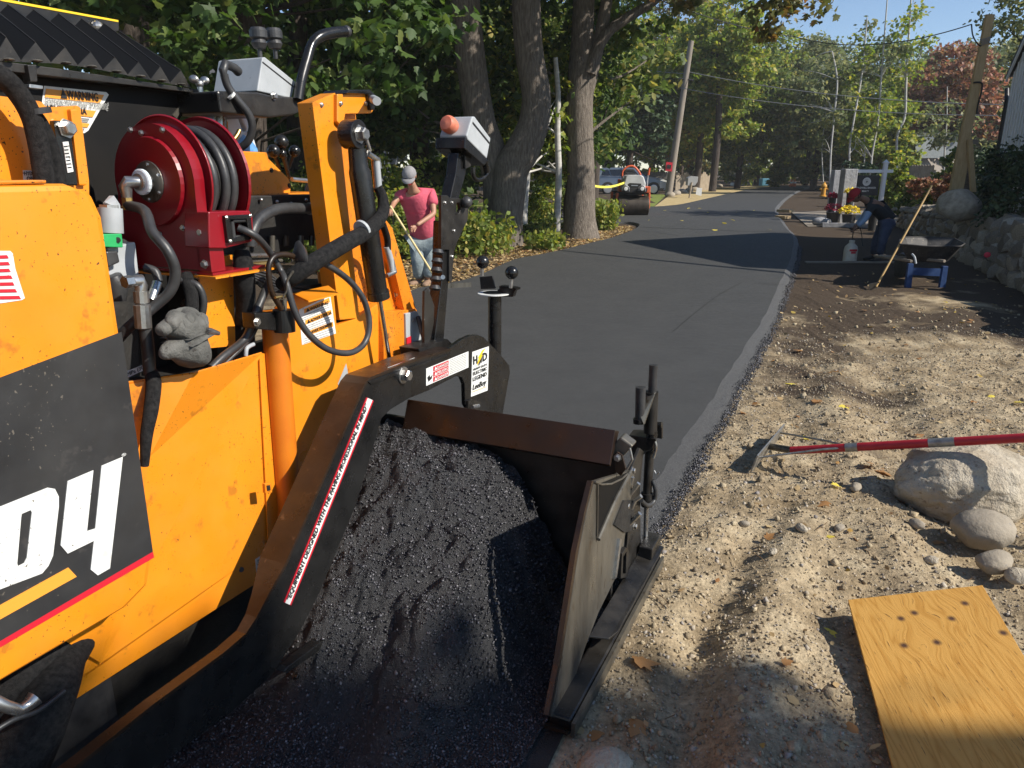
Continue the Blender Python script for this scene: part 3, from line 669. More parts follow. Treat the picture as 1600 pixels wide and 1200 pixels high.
# --- hood panel
hp = [(-1.3, .585), (1.02, .585), (1.085, .61), (1.11, .69), (1.112, 1.5), (1.095, 1.55), (1.04, 1.572), (-1.3, 1.572)]
hood = MB().slab([PV(s, WH, z) for s, z in hp], LV * -0.42).build('hood_panel', M['orange'], PW, bev=0.014)
def hd(px, t=0.0015): return [W(x, y, WH + t) for x, y in px]
decal('stripe_decal', [(-320, 714), (0, 590), (190, 518.5), (239, 862), (0, 1002), (-320, 1192)], WH, M['decal_black'], hood)
decal('pinstripe', [(-320, 1192), (0, 1002), (239, 862), (241, 871), (0, 1012), (-320, 1202)], WH, M['decal_red'], hood, t=0.0014)
decal('lower_bar', [(-120, 1022), (0, 946), (107, 887), (120, 901), (0, 968), (-112, 1040)], WH, M['decal_orange'], hood, t=0.003)
lo = [(-62, 832), (-20, 800), (75, 762), (86, 764), (92, 776), (92, 792), (83, 868), (76, 884), (66, 896), (0, 921), (-60, 952), (-78, 940), (-82, 920), (-76, 855)]
li = [(34, 803), (48, 797), (50, 801), (42, 872), (38, 880), (28, 885), (27, 880), (33, 810)]
decal('letter', lo, WH, M['white'], hood, t=0.0032, holes=[li])
lo2 = [(x * 1.0 - 190, y + 118 - (0) ) for x, y in lo]
decal('letter', [(106, 752), (146, 735), (136, 830), (149, 826), (159, 728), (192, 714), (172, 888), (153, 899), (142, 890), (147, 845), (106, 865), (95, 852)], WH, M['white'], hood, t=0.0032)
text('letter', '®', M['white'], W(190, 714, WH + .003), RV, UP, .007, hood, width=.012)
# e of the name, partly outside the frame
decal('letter', [(-215, 905), (-125, 860), (-110, 872), (-116, 930), (-175, 960), (-178, 985), (-128, 962), (-130, 985), (-200, 1020), (-225, 1005)], WH, M['white'], hood, t=0.0032,
      holes=[[(-172, 912), (-145, 899), (-148, 920), (-174, 933)]])
flagc = [(-60, 396), (0, 392), (16, 392), (20, 396), (24, 420), (39, 466), (34, 469), (0, 474), (-60, 486)]
decal('flag_decal', flagc, WH, M['white'], hood, t=0.0015)
for i in range(7):
    y0 = 399 + i * 10.6; xr = [14, 16, 17, 20, 23, 27, 33][i]
    decal('flag_stripe', [(-60, y0 + 6), (0, y0), (xr - 3, y0 - .5), (xr, y0 + 4.6), (0, y0 + 5.2), (-60, y0 + 11)], WH, M['decal_red'], hood, t=0.003)
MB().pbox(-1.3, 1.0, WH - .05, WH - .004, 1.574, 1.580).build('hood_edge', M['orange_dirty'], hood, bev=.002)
# --- lower side skin
WLp = -1.62
decal_p = lambda px, w: [W(x, y, w) for x, y in px]
low = MB().slab(wpoly([(-260, 1330), (120, 1092), (397, 914), (422, 900), (432, 845), (422, 802), (412, 680), (407, 552), (340, 640), (157, 1037), (145, 985), (-260, 1180)], WLp), LV * -.006)
low.build('side_skin', M['orange'], PW, bev=.002)
a = W(200, 598, -1.60); b_ = W(301, 584, -1.52); c_ = W(408, 552, -1.535); d_ = W(157, 1036, -1.612); e_ = W(232, 715, -1.575); f_ = W(100, 1000, -1.60); g_ = W(215, 850, -1.59)
bin_ = MB().add([a, b_, c_, d_, e_, f_, g_], [(0, 4, 1), (4, 2, 1), (4, 6, 2), (6, 3, 2), (0, 5, 6), (0, 6, 4), (5, 3, 6)])
bin_.build('bin_panel', M['orange'], PW, solid=.005)
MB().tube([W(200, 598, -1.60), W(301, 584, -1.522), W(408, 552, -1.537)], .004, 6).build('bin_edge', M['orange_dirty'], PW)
for (x, y) in ((253, 726), (326, 690)):
    pass
MB().cyl(W(377, 890, WLp), W(377, 890, WLp + .004), .008).build('bolt_hole', M['dark'], PW)
lb = [(399, 874), (425, 857), (427, 880), (401, 897)]
lbo = decal('small_label', lb, WLp, M['white'], PW)
for k in range(5):
    yy = 862 + k * 6
    decal('print_line', [(402, yy + 14), (424, yy), (424.5, yy + 1.5), (402.5, yy + 15.5)], WLp, M['print_grey'], lbo, t=.0025)
# inner dark mass of the machine so that no daylight shows through
mass = MB(); mass.pbox(-1.3, 1.98, -3.3, -1.95, .45, 1.2); mass.pbox(-1.3, 2.2, -3.2, -1.7, .12, .6); mass.pbox(1.15, 2.0, -1.9, -1.66, .35, 1.02)
mass.build('machine_body', M['dark'], PW, bev=.01)
MB().pbox(-1.3, 1.06, -1.96, -1.64, .02, .42).build('crawler_track', M['rubber'], PW, bev=.05)
MB().pbox(-1.3, 1.9, -3.9, -3.3, .02, .8).build('crawler_track', M['rubber'], PW, bev=.05)
# --- rounded corner post, rear panel
MB().tube([W(428, 486, -1.6), W(436, 600, -1.6), W(455, 850, -1.6)], .040, 20).build('corner_post', M['orange_shaded'], PW, smooth=True)
MB().slab(wpoly([(405, 552), (430, 553), (452, 800), (458, 850), (430, 905), (422, 900)], -1.612), LV * -.005).build('post_skirt', M['orange'], PW)
rp = [(436, 480), (457, 470), (463, 462), (522, 462), (526, 508), (556, 498), (560, 495), (600, 468), (610, 470), (642, 562), (610, 562), (560, 590), (545, 604), (470, 795), (452, 850), (444, 700)]
rear = MB().slab(wpoly(rp, -1.60), LV * -.02).build('rear_panel', M['orange'], PW, bev=.002)
MB().slab([W(457, 458, -1.60), W(482, 470, -1.52), W(529, 458, -1.52), W(513, 446, -1.60)], (0, 0, -.005)).build('top_flap', M['orange'], PW)
MB().slab(wpoly([(528, 600), (541, 568), (545, 590), (536, 625)], -1.5985), LV * -.001).build('paint_chip', M['grey_box'], rear)
def bolt(p, ax, r, h, m, par, name='bolt'):
    o = MB(); o.lathe(p, ax, [(r * 1.45, 0), (r * 1.45, h * .25), (r, h * .25), (r, h), (r * .8, h * 1.12)], 6 if True else 12)
    return o.build(name, m, par)
MB().slab(wpoly([(414, 756), (424, 754), (426, 770), (415, 771)], -1.555), LV * -.012).build('latch', M['orange_dirty'], PW, bev=.002)
MB().slab(wpoly([(417, 759), (422, 758), (423, 766), (418, 767)], -1.553), LV * -.002).build('latch_slot', M['dark'], PW)
# warning label on rear panel
wl = [(467, 484), (516, 461), (525, 521), (472, 539)]
wlo = decal('warning_label', wl, -1.6, M['white'], rear)
def quadpt(q, u, v, w):   # q corners tl,tr,br,bl in px
    tl, tr, br, bl = q
    x = (1 - v) * ((1 - u) * tl[0] + u * tr[0]) + v * ((1 - u) * bl[0] + u * br[0]); y = (1 - v) * ((1 - u) * tl[1] + u * tr[1]) + v * ((1 - u) * bl[1] + u * br[1])
    return W(x, y, w)
def label3(q, w, par, words, bandmat, side=0.16, nlines=3, txt='print_black'):
    n = len(words); xd = quadpt(q, 1, .5, w) - quadpt(q, 0, .5, w); yd = quadpt(q, .5, 0, w) - quadpt(q, .5, 1, w); Hh = yd.length; Wd = xd.length
    for i, wd in enumerate(words):
        v0 = .05 + i * .95 / n; v1 = v0 + .36 / n
        pts = [quadpt(q, side, v0, w + .002), quadpt(q, .96, v0, w + .002), quadpt(q, .96, v1, w + .002), quadpt(q, side, v1, w + .002)]
        MB().slab(pts, LV * -.0008).build('label_band', M[bandmat], par)
        text('label_word', wd, M[txt], quadpt(q, side + .05, v1 - .05 / n, w + .0028), xd, yd, Hh * .24 / n, par, width=Wd * min(.75, .085 * len(wd)), bold=.012)
        for k in range(nlines):
            vv = v1 + (k + .8) * (.52 / n) / nlines
            pts = [quadpt(q, .06, vv, w + .002), quadpt(q, .93 - .13 * (k == nlines - 1), vv, w + .002), quadpt(q, .93 - .13 * (k == nlines - 1), vv + .055 / n, w + .002), quadpt(q, .06, vv + .055 / n, w + .002)]
            MB().slab(pts, LV * -.0006).build('print_line', M['print_grey'], par)
label3([(467, 484), (516, 461), (525, 521), (472, 539)], -1.6, wlo, ['▲WARNING', '▲ADVERTENCIA', '▲AVERTISSEMENT'], 'decal_orange')

# --- lift mast
wM = -1.66
mast = MB(); mast.slab(wpoly([(497, 158), (525, 146), (583, 148), (585, 172), (556, 178), (566, 290), (588, 330), (600, 345), (604, 358), (645, 562), (580, 580), (545, 560), (530, 470)], wM), LV * -.012)
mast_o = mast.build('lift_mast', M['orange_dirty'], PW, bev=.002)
fl = MB(); q = [(488, 160), (524, 145), (528, 150), (549, 300), (562, 497), (548, 508), (531, 500), (512, 300)]
fl.slab([W(488, 160, -1.60), W(524, 145, -1.60), W(530, 190, -1.60), (W(562, 497, -1.60)), W(531, 500, -1.60)], LV * -.06)
fl.build('mast_flange', M['orange'], mast_o, bev=.002)
wf = MB(); wf.slab(wpoly([(597, 345), (603, 343), (613, 356), (650, 482), (632, 486), (604, 372)], -1.585), LV * -.08)
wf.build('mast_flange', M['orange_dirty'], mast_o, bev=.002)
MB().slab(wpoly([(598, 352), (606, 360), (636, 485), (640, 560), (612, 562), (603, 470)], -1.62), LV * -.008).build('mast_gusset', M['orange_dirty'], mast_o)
bolt(W(619, 459, -1.61), LV, .011, .01, M['zinc'], mast_o)
MB().slab(wpoly([(527, 147), (573, 146), (580, 150), (583, 174), (580, 177), (540, 178), (536, 200), (527, 190)], -1.585), LV * -.07).build('mast_bracket', M['orange'], mast_o, bev=.003)
for (x, y) in ((502, 164), (532, 162), (571, 162)): bolt(W(x, y, -1.584 if x > 510 else -1.6), LV, .006, .006, M['zinc'], mast_o)
MB().slab(wpoly([(545, 140), (578, 140), (586, 147), (586, 172), (580, 172), (576, 147), (541, 146)], -1.57), LV * -.1).build('stop_block', M['black_paint'], mast_o, bev=.003)
MB().cyl(W(583, 155, -1.56), W(589, 158, -1.50), .014).build('stop_knob', M['grey_box'], mast_o)
# hydraulic cylinder
hc = MB(); wC = -1.53
eye = W(552, 210, wC)
hc.lathe(eye - LV * .03, LV, [(.028, 0), (.046, 0), (.046, .055), (.028, .055), (.028, 0)], 26)
cyl_o = hc.build('hydraulic_cylinder', M['black_paint'], PW, smooth=False, bev=.002)
MB().tube([W(558, 232, wC), W(561, 262, wC), W(562, 268, wC), W(589, 452, wC), W(590, 460, wC)], [.030, .032, .036, .036, .034], 24).build('barrel', M['black_paint'], cyl_o, smooth=True)
MB().cyl(W(590, 455, wC), W(592, 466, wC), .040, 24).build('gland_nut', M['black_paint'], cyl_o)
MB().tube([W(592, 464, wC), W(607.5, 560, wC)], .0095, 16).build('piston_rod', M['chrome'], cyl_o, smooth=True)
bolt(eye + LV * .02, LV, .021, .03, M['zinc'], cyl_o)
MB().cyl(eye - LV * .01, eye + LV * .024, .027).build('pin', M['brown_steel'], cyl_o)
MB().tube([W(570, 212, -1.5), W(578, 236, -1.5)], .007, 10).build('fitting', M['zinc'], PW)
MB().tube([W(574, 240, -1.5), W(590, 250, -1.5), W(592, 262, -1.5)], .011, 12).build('elbow_fitting', M['zinc'], PW, smooth=True)
MB().tube([W(588, 252, -1.5), W(592, 298, -1.5)], .012, 12).build('steel_sleeve', M['grey_box'], PW, smooth=True)
MB().tube([W(583, 250, -1.515), W(588, 300, -1.515)], .007, 10).build('yellow_tube', M['brass'], PW, smooth=True)
MB().tube([W(604, 385, -1.54), W(610, 405, -1.54), W(613, 425, -1.54)], [.012, .012, .009], 12).build('steel_sleeve', M['grey_box'], PW, smooth=True)
MB().tube([W(612, 405, -1.54), W(617, 425, -1.54), W(604, 431, -1.54)], .009, 12).build('elbow_fitting', M['zinc'], PW, smooth=True)
hose('sleeved_hose', [W(590, 292, -1.5), W(598, 310, -1.49), W(597, 335, -1.48), W(575, 360, -1.47), W(540, 380, -1.47), W(490, 410, -1.49), W(458, 432, -1.53), W(440, 445, -1.58)], [.015, .018, .022, .026, .027, .027, .027, .022], M['fuzzy'], PW, 12)
MB().lathe(W(566, 358, -1.472) - (W(575, 352, -1.47) - W(557, 366, -1.475)).normalized() * .006, (W(575, 352, -1.47) - W(557, 366, -1.475)), [(.026, 0), (.031, 0), (.031, .01), (.026, .01)], 20).build('cable_tie', M['grey_box'], PW)
hose('hydraulic_hose', [W(598, 350, -1.50), W(605, 372, -1.53), W(606, 390, -1.54)], .012, M['fuzzy'], PW)
# tail piece with reflector
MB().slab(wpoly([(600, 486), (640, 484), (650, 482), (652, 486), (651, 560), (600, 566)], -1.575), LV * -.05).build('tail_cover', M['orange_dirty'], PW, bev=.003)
tl = MB().slab(wpoly([(634, 490), (652, 486), (658, 500), (662, 545), (652, 556), (636, 560)], -1.565), LV * -.05).build('tail_light_plate', M['grey_box'], PW, bev=.003)
MB().slab(wpoly([(636, 528), (643, 525), (643, 540), (636, 543)], -1.562), LV * -.004).build('reflector', M['decal_red'], tl)
bolt(W(645, 500, -1.565), LV, .007, .006, M['zinc'], tl)

# --- hose reel
sR = 1.47; cR = S(240, 284, sR); wR = wof(cR); zR = cR.z
RR = .176
reel = MB(); reel.lathe(cR + RV * .035, RV, [(1e-5, .0), (.10, 0), (.15, .004), (.168, .012), (.172, .004), (RR - .006, .0), (RR, .006), (RR - .006, .008)], 56)
reel_o = reel.build('hose_reel', M['red'], PW, smooth=False)
reel_o.data.shade_smooth()
MB().lathe(cR + RV * .175, RV, [(.06, 0), (RR - .01, 0), (RR, -.006), (RR + .002, .002), (RR - .012, .006), (.06, .004), (.06, 0)], 56).build('reel_flange', M['red'], reel_o, smooth=False)
MB().lathe(cR + RV * .04, RV, [(.105, 0), (.105, .135)], 40).build('reel_drum', M['dark'], reel_o, smooth=True)
for k in range(4):
    hose('wound_hose', [cR + RV * (.060 + k * .030) + (LV * cos(t) + UP * sin(t)) * (.128 + (.012 if k in (2, 3) else 0)) for t in [i * pi / 14 - pi * .75 for i in range(26)]], .0125, M['rubber'], reel_o, 10, 2)
# guard plate in front of the first flange (teardrop outline with turned edge)
gp = []
for i in range(21):
    t = pi * (1.06 - 1.10 * i / 20); gp.append((.150 * cos(t), .150 * sin(t)))
gp = [( .15, -.02)] if False else gp
gp += [(.146, -.08), (.132, -.232), (-.16, -.232), (-.154, -.08)]
def RP(u, v, o): return cR + LV * u + UP * v + RV * o
MB().slab([RP(u, v, 0.0) for u, v in gp], RV * .004).build('guard_plate', M['red'], reel_o)
rim = [RP(u, v, -.0) for u, v in gp[:22]]; rim = rim[:21] + [RP(.147, -.1, 0), RP(.134, -.232, 0)]
strip = MB(); n = len(rim); strip.add(rim + [p + RV * .034 for p in rim], [(i, i + 1, i + 1 + n, i + n) for i in range(n - 1)])
strip.build('guard_rim', M['red'], reel_o, solid=.003)
MB().lathe(cR - RV * .003, -RV, [(1e-5, .012), (.115, .010), (.118, 0)], 40).build('cover_dish', M['red'], reel_o, smooth=False)
MB().lathe(cR - RV * .013, -RV, [(1e-5, .006), (.054, .004), (.056, 0)], 30).build('hub_plate', M['worn_steel'], reel_o)
for k in range(6):
    t = k * pi / 3 + .4; bolt(RP(.046 * cos(t), .046 * sin(t), -.017), -RV, .004, .004, M['zinc'], reel_o)
for u, v in ((-.06, .135), (.06, .132), (-.02, .126), (.09, -.12), (.0, -.14), (.12, -.25)): bolt(RP(u, v, -.001), -RV, .006, .006, M['zinc'], reel_o)
MB().cyl(cR - RV * .015, cR - RV * .05, .022, 18).build('swivel', M['zinc'], reel_o)
MB().lathe(cR - RV * .03, -RV, [(.030, 0), (.034, .004), (.034, .012), (.03, .014)], 20).build('swivel_collar', M['jug'], reel_o)
MB().tube([cR - RV * .045, cR - RV * .07 - LV * .015, cR - RV * .072 - LV * .022 - UP * .012, cR - RV * .072 - LV * .022 - UP * .04], [.015, .017, .017, .013], 12).build('elbow_fitting', M['zinc'], reel_o, smooth=True)
hz0 = cR - RV * .072 - LV * .022
MB().lathe(hz0 - UP * .04, -UP, [(.014, 0), (.014, .02), (.017, .022), (.017, .03), (.012, .032)], 6).build('hex_nut', M['brass'], reel_o)
hose('feed_hose', [hz0 - UP * .06, W(226, 330, -1.66), W(238, 362, -1.60), W(262, 392, -1.56), W(274, 425, -1.555), W(266, 455, -1.57), W(240, 480, -1.60), W(205, 508, -1.62), W(180, 535, -1.66)], .0135, M['rubber'], PW, 12)
# red leg, base and roller guide
MB().slab([RP(.130, -.115, .0), RP(.178, -.115, .0), RP(.178, -.238, .0), RP(.130, -.238, .0)], RV * .05).build('reel_leg', M['red'], reel_o, bev=.003)
for v in (-.13, -.215): bolt(RP(.155, v, 0), -RV, .009, .008, M['zinc'], reel_o)
gb = MB(); gs = [(326, 331), (390, 329), (395, 338), (396, 372), (392, 378), (352, 388), (327, 388), (326, 362)]
wG = wof(RP(.178, 0, 0)) + .012
gb.slab([W(x, y, wG) for x, y in gs], LV * -.09, [[W(x, y, wG) for x, y in [(357, 341), (388, 340), (391, 368), (360, 374)]]]).build('guide_bracket', M['red'], reel_o, bev=.003)
MB().slab([W(x, y, wG + .012) for x, y in [(352, 337), (392, 335), (396, 374), (357, 380)]], LV * -.03, [[W(x, y, wG + .012) for x, y in [(360, 343), (386, 342), (389, 367), (364, 372)]]]).build('roller_frame', M['black_paint'], reel_o, bev=.002)
for aa, bb in (((362, 345), (387, 344)), ((365, 372), (388, 368)), ((362, 346), (365, 371)), ((387, 344), (389, 368))):
    MB().tube([W(*aa, wG - .0), W(*bb, wG - .0)], .0065, 10).build('guide_roller', M['rubber'], reel_o, smooth=True)
for x, y in ((354, 340), (391, 337), (394, 371), (360, 377)): bolt(W(x, y, wG + .012), LV, .004, .004, M['zinc'], reel_o)
MB().slab([RP(-.16, -.232, .0), RP(.18, -.238, .0), RP(.18, -.245, .0), RP(-.16, -.24, .0)], RV * .20).build('reel_base', M['red'], reel_o)
# carrier bracket under the reel
zb = zR - .246
car = MB(); sA, wA = sR, wR
car.pbox(sR - .01, sR + .24, wR - .18, wR + .20, zb - .006, zb).build('reel_carrier', M['orange'], PW)
MB().slab([W(311, 408, -1.665), W(363, 398, -1.665), W(368, 540, -1.665), W(318, 545, -1.665)], LV * -.006).build('carrier_bracket', M['orange'], PW)
# loop of hose from the reel with hook and disc
hose('spray_hose', [W(372, 356, wG), W(398, 368, wG + .03), W(420, 392, -1.56), W(438, 422, -1.55), W(447, 442, -1.52), W(462, 490, -1.50), W(485, 525, -1.48), W(515, 547, -1.46), W(548, 551, -1.45), W(570, 535, -1.45), W(577, 505, -1.45), W(568, 468, -1.46), W(545, 438, -1.48), W(512, 415, -1.50), W(480, 404, -1.52), W(462, 402, -1.53)], .0102, M['rubber'], PW, 12)
MB().lathe(W(472, 400, -1.525) - RV * .01 , (RV * .8 + LV * .5 + UP * .1), [(.012, -.02), (.045, .0), (.047, .006), (.03, .016), (.014, .02)], 26).build('rubber_stop_disc', M['rubber'], PW, smooth=True)
hose('hook_tube', [W(464, 402, -1.53), W(447, 398, -1.53), W(430, 400, -1.53), W(421, 412, -1.53), W(420, 430, -1.53), W(424, 455, -1.53), W(432, 470, -1.53), W(440, 483, -1.53)], .0085, M['brown_steel'], PW, 10)
hose('latch_lever', [W(457, 425, -1.515), W(448, 440, -1.515), W(447, 455, -1.515), W(441, 466, -1.515)], [.011, .009, .008, .006], M['worn_steel'], PW, 8, flat=.4)
MB().tube([W(430, 465, -1.52), W(450, 462, -1.52)], .004, 8).build('latch_pin', M['brass'], PW)
hk = MB(); hk.slab(wpoly([(398, 489), (432, 489), (432, 517), (400, 514)], -1.555), LV * -.05); hk.build('holder_bracket', M['black_paint'], PW, bev=.003)
MB().cyl(W(443, 484, -1.55), W(445, 518, -1.55), .032, 22).build('holder_tube', M['black_paint'], PW)
MB().tube([W(443, 468, -1.55), W(443, 486, -1.55)], .010, 12).build('holder_pin', M['worn_steel'], PW, smooth=True)
bolt(W(401, 503, -1.555), LV, .010, .008, M['zinc'], PW)
# thick return hose and dark valve bank behind
MB().slab(wpoly([(384, 306), (520, 304), (527, 318), (508, 375), (470, 376), (455, 392), (384, 400)], -1.80), LV * -.12).build('valve_bank', M['dark'], PW, bev=.004)
hose('return_hose', [W(392, 385, -1.66), W(395, 360, -1.66), W(410, 338, -1.67), W(440, 326, -1.68), W(485, 326, -1.70)], .0175, M['rubber'], PW, 14)
MB().tube([W(482, 326, -1.70), W(484, 326, -1.70), W(505, 325, -1.71)], [.019, .021, .021], 16).build('hose_ferrule', M['zinc'], PW, smooth=True)
MB().tube([W(504, 325, -1.71), W(518, 326, -1.72)], .017, 12).build('pipe_stub', M['brown_steel'], PW)
for i, x in enumerate((400, 425, 447, 470, 487)):
    MB().tube([W(x, 368, -1.78), W(x, 384 + (i % 2) * 8, -1.78)], .010, 10).build('valve_spool', M['worn_steel' if i % 2 else 'brown_steel'], PW)
    MB().ball(W(x + 8, 312 + i % 3 * 3, -1.79), .006, 6).build('valve_cap', M['zinc'], PW)
MB().tube([W(387, 400, -1.72), W(450, 398, -1.74)], .008, 8).build('steel_line', M['zinc'], PW)
MB().tube([W(387, 410, -1.72), W(440, 407, -1.74)], .006, 8).build('steel_line', M['worn_steel'], PW)
MB().tube([W(390, 416, -1.7), W(418, 412, -1.7)], [.012, .010], 10).build('brass_union', M['brass'], PW)
for i in range(6):
    hose('control_cable', [W(386 + i * 3, 420 + i * 4, -1.70), W(420, 428 + i * 5, -1.69), W(455 + i * 6, 452 + i * 2, -1.70), W(525, 456 + i * 3, -1.74)], .005, M['rubber'], PW, 6, 4)
MB().slab(wpoly([(455, 448), (545, 440), (560, 460), (556, 492), (528, 505), (520, 458)], -1.70), LV * -.2).build('engine_bay_cover', M['dark'], PW)
hose('sleeved_hose', [W(378, 392, -1.62), W(380, 412, -1.61), W(382, 440, -1.61), W(384, 470, -1.63), W(378, 505, -1.66)], [.02, .028, .030, .028, .022], M['fuzzy'], PW, 14)
MB().slab(wpoly([(335, 408), (368, 402), (384, 420), (388, 540), (340, 560)], -1.72), LV * -.2).build('engine_bay_wall', M['dark'], PW)
hose('hydraulic_hose', [W(420, 440, -1.62), W(408, 470, -1.60), W(395, 500, -1.60), W(382, 530, -1.61), W(350, 556, -1.60), W(330, 575, -1.60)], .012, M['rubber'], PW)
hose('hydraulic_hose', [W(408, 478, -1.63), W(396, 520, -1.62), W(372, 548, -1.62), W(350, 570, -1.62)], .008, M['rubber'], PW)
hose('cable', [W(396, 538, -1.57), W(386, 544, -1.56), W(384, 556, -1.56)], .006, M['grey_box'], PW)
hose('hydraulic_hose', [W(535, 455, -1.68), W(540, 480, -1.64), W(528, 500, -1.63)], .003, M['zinc'], PW)
MB().tube([W(500, 425, -1.72), W(502, 444, -1.72)], .010, 12).build('filler_neck', M['orange_dirty'], PW)
# orange console box behind the reel
cb = MB(); cb.slab(wpoly([(378, 236), (417, 238), (420, 248), (452, 280), (455, 290), (454, 302), (380, 306)], -2.0), LV * -.32)
cb.build('console_box', M['orange'], PW, bev=.004)
MB().slab(wpoly([(378, 303), (524, 300), (526, 306), (380, 309)], -1.98), LV * -.35).build('console_ledge', M['orange_dirty'], PW)
for x, y in ((424, 266), (376, 290), (452, 290)): bolt(W(x, y, -2.0), LV, .007, .004, M['brown_steel'], PW)
for i, (x, y, bx, by, r) in enumerate(((427, 236, 436, 262, .026), (440, 222, 450, 268, .028), (460, 236, 451, 262, .024), (441, 240, 452, 278, .018), (494, 234, 478, 298, .024), (503, 262, 492, 300, .018), (492, 236, 480, 300, .016))):
    MB().tube([W(x, y, -2.1), W(bx, by, -2.15)], .008, 8).build('control_lever', M['black_paint'], PW)
    MB().ball(W(x, y, -2.1), r, 12).build('lever_knob', M['black_paint'], PW, smooth=True)
MB().tube([W(456, 280, -2.05), W(487, 283, -2.05)], .009, 10).build('steel_line', M['zinc'], PW, smooth=True)
hose('chain', [W(362, 222, -1.9), W(370, 212, -1.9), W(374, 204, -1.9)], .008, M['brass'], PW)
# --- operator control box on swing arm
wB = -1.9
ob = MB().slab(wpoly([(410, 90), (414, 89), (462, 128), (456, 152), (448, 152), (402, 142)], wB), LV * -.20)
obo = ob.build('control_box', M['grey_box'], PW, bev=.006)
MB().slab(wpoly([(410.5, 96), (461, 136), (460.5, 138), (410, 98)], wB + .001), LV * -.201).build('lid_seam', M['print_black'], obo)
for (x, y, h) in ((407, 70, 0), (431, 70, 0)):
    p = W(x, y + 18, wB - .08)
    MB().lathe(W(x, y + 22, wB - .08), UP, [(.008, 0), (.008, .03), (.02, .034), (.028, .05), (.022, .062), (.03, .068), (.03, .09), (.024, .1), (1e-5, .1)], 20).build('joystick_knob', M['rubber'], obo, smooth=False)
tray = MB().slab(wpoly([(340, 142), (402, 144), (428, 150), (470, 152), (476, 158), (474, 172), (458, 180), (420, 184), (345, 176)], wB + .02), LV * -.24).build('box_tray', M['black_dusty'], PW, bev=.006)
hose('grab_handle', [W(466, 156, wB + .03), W(471, 125, wB + .03), W(480, 92, wB + .03), W(487, 70, wB + .03), W(500, 57, wB + .04), W(520, 51, wB + .05), W(541, 49, wB + .06)], [.018, .018, .018, .018, .019, .020, .020], M['black_paint'], PW, 14)
MB().ball(W(541, 49, wB + .06), .021, 12).build('handle_cap', M['rubber'], PW, smooth=True)
MB().tube([W(372, 112, wB - .01), W(366, 106, wB + .0), W(352, 100, wB + .02), W(348, 110, wB + .02), W(350, 118, wB + .02)], [.015, .014, .014, .013, .010], 12).build('cable_plug', M['rubber'], PW, smooth=True)
hose('control_cable', [W(350, 116, wB + .02), W(356, 135, wB + .02), W(370, 155, wB + .03), W(388, 178, wB + .04), W(394, 198, wB + .04), W(388, 220, wB + .02), W(372, 234, wB - .02)], .0125, M['rubber'], PW, 12)
MB().tube([W(360, 148, wB + .028), W(363, 151, wB + .03)], .014, 12).build('cable_band', M['white'], PW)
MB().slab(wpoly([(300, 150), (352, 150), (356, 172), (346, 178), (300, 172)], -2.0), LV * -.15).build('swing_arm', M['black_dusty'], PW, bev=.01)
MB().tube([W(344, 176, -2.0), W(345, 205, -2.0)], .02, 12).build('arm_pivot', M['zinc'], PW, smooth=True)
MB().slab(wpoly([(330, 190), (356, 190), (358, 232), (332, 226)], -2.02), LV * -.05).build('pivot_bracket', M['orange'], PW)
bolt(W(427, 150, wB + .02), LV, .01, .012, M['zinc'], PW)
# --- louvered cover
M['side_shaded'] = mat('shaded_sheet', (.003, .003, .003), .6, c2=(.009, .008, .007), nscale=6, c3=(.03, .027, .024), c3scale=40, c3thr=.68, spec=.25)  # shade under the louvre cover put into the sheet's black
rail = MB(); rail.slab(wpoly([(-40, 92), (0, 95), (100, 108), (230, 128), (312, 140), (316, 147), (230, 136), (0, 110), (-40, 106)], -2.0), LV * -.05)
lc = rail.build('louvre_cover', M['black_dusty'], PW, bev=.002)
low_x = [(282, 110), (250, 104), (216, 97), (179, 89.5), (141, 81.5), (101, 74), (55, 66), (9, 58), (-40, 50)]
up_x = [(186, 49), (162, 36), (127, 29), (91, 21), (52, 15), (12, 7), (-28, -1), (-68, -8), (-110, -16)]
base_r = [(298, 137), (266, 131), (236, 125), (200, 118), (161, 110), (122, 103.5), (80, 99), (34, 97), (-10, 95)]
base_l = [(264, 131), (234, 125), (198, 118), (159, 110), (120, 103), (78, 98.5), (30, 97), (-12, 95), (-60, 93)]
wU = -2.5
for i in range(9):
    p = W(*low_x[i], -2.0); r_ = W(*base_r[i], -2.0); l_ = W(*base_l[i], -2.0); s0 = sof(p)
    pu = S(*up_x[i], s0); dv = pu - p
    me = MB(); me.add([p, r_, l_, p + dv, r_ + dv, l_ + dv], [(0, 2, 1), (0, 1, 4, 3), (0, 3, 5, 2), (3, 4, 5), (1, 2, 5, 4)])
    me.build('louvre_slat', M['matte_black'], lc, bev=.001)  # shadow on the slat faces put into their black
    MB().slab([p, r_, l_], LV * .002).build('lit_slat_end', M['black_dusty'], lc)  # end face in a lighter material, standing for the light on it
    MB().tube([p, p + dv], .0022, 5).build('slat_edge_highlight', M['black_dusty'], lc)  # edge highlight drawn as a thin lighter rod
    if i == 0: dv0 = dv; top0 = pu
    MB().ball((l_ + r_) / 2 + LV * .01 + UP * .004, .008, 6, (1.6, 1.6, .5)).build('weld_tab', M['worn_steel'], lc)
tp = W(*low_x[0], -2.0) + dv0
endp = tp + RV * .0 
eb = MB(); z1 = .0
wT = wof(tp)
eb.slab([W(x, y, wT) for x, y in [(-60, -12), (12, 3), (186, 34), (186, 49), (150, 50), (-60, 30)]], LV * -.10).build('louvre_end_channel', M['black_dusty'], lc, bev=.002)
MB().slab([W(x, y, wT + .002) for x, y in [(-60, -18), (0, -3), (185, 31.5), (185, 34.5), (0, 1), (-60, -14)]], LV * -.11).build('edge_strip', M['yellow'], lc)
MB().ball(W(152, 42, wT + .01), .018, 8).build('round_bolt', M['zinc'], lc)
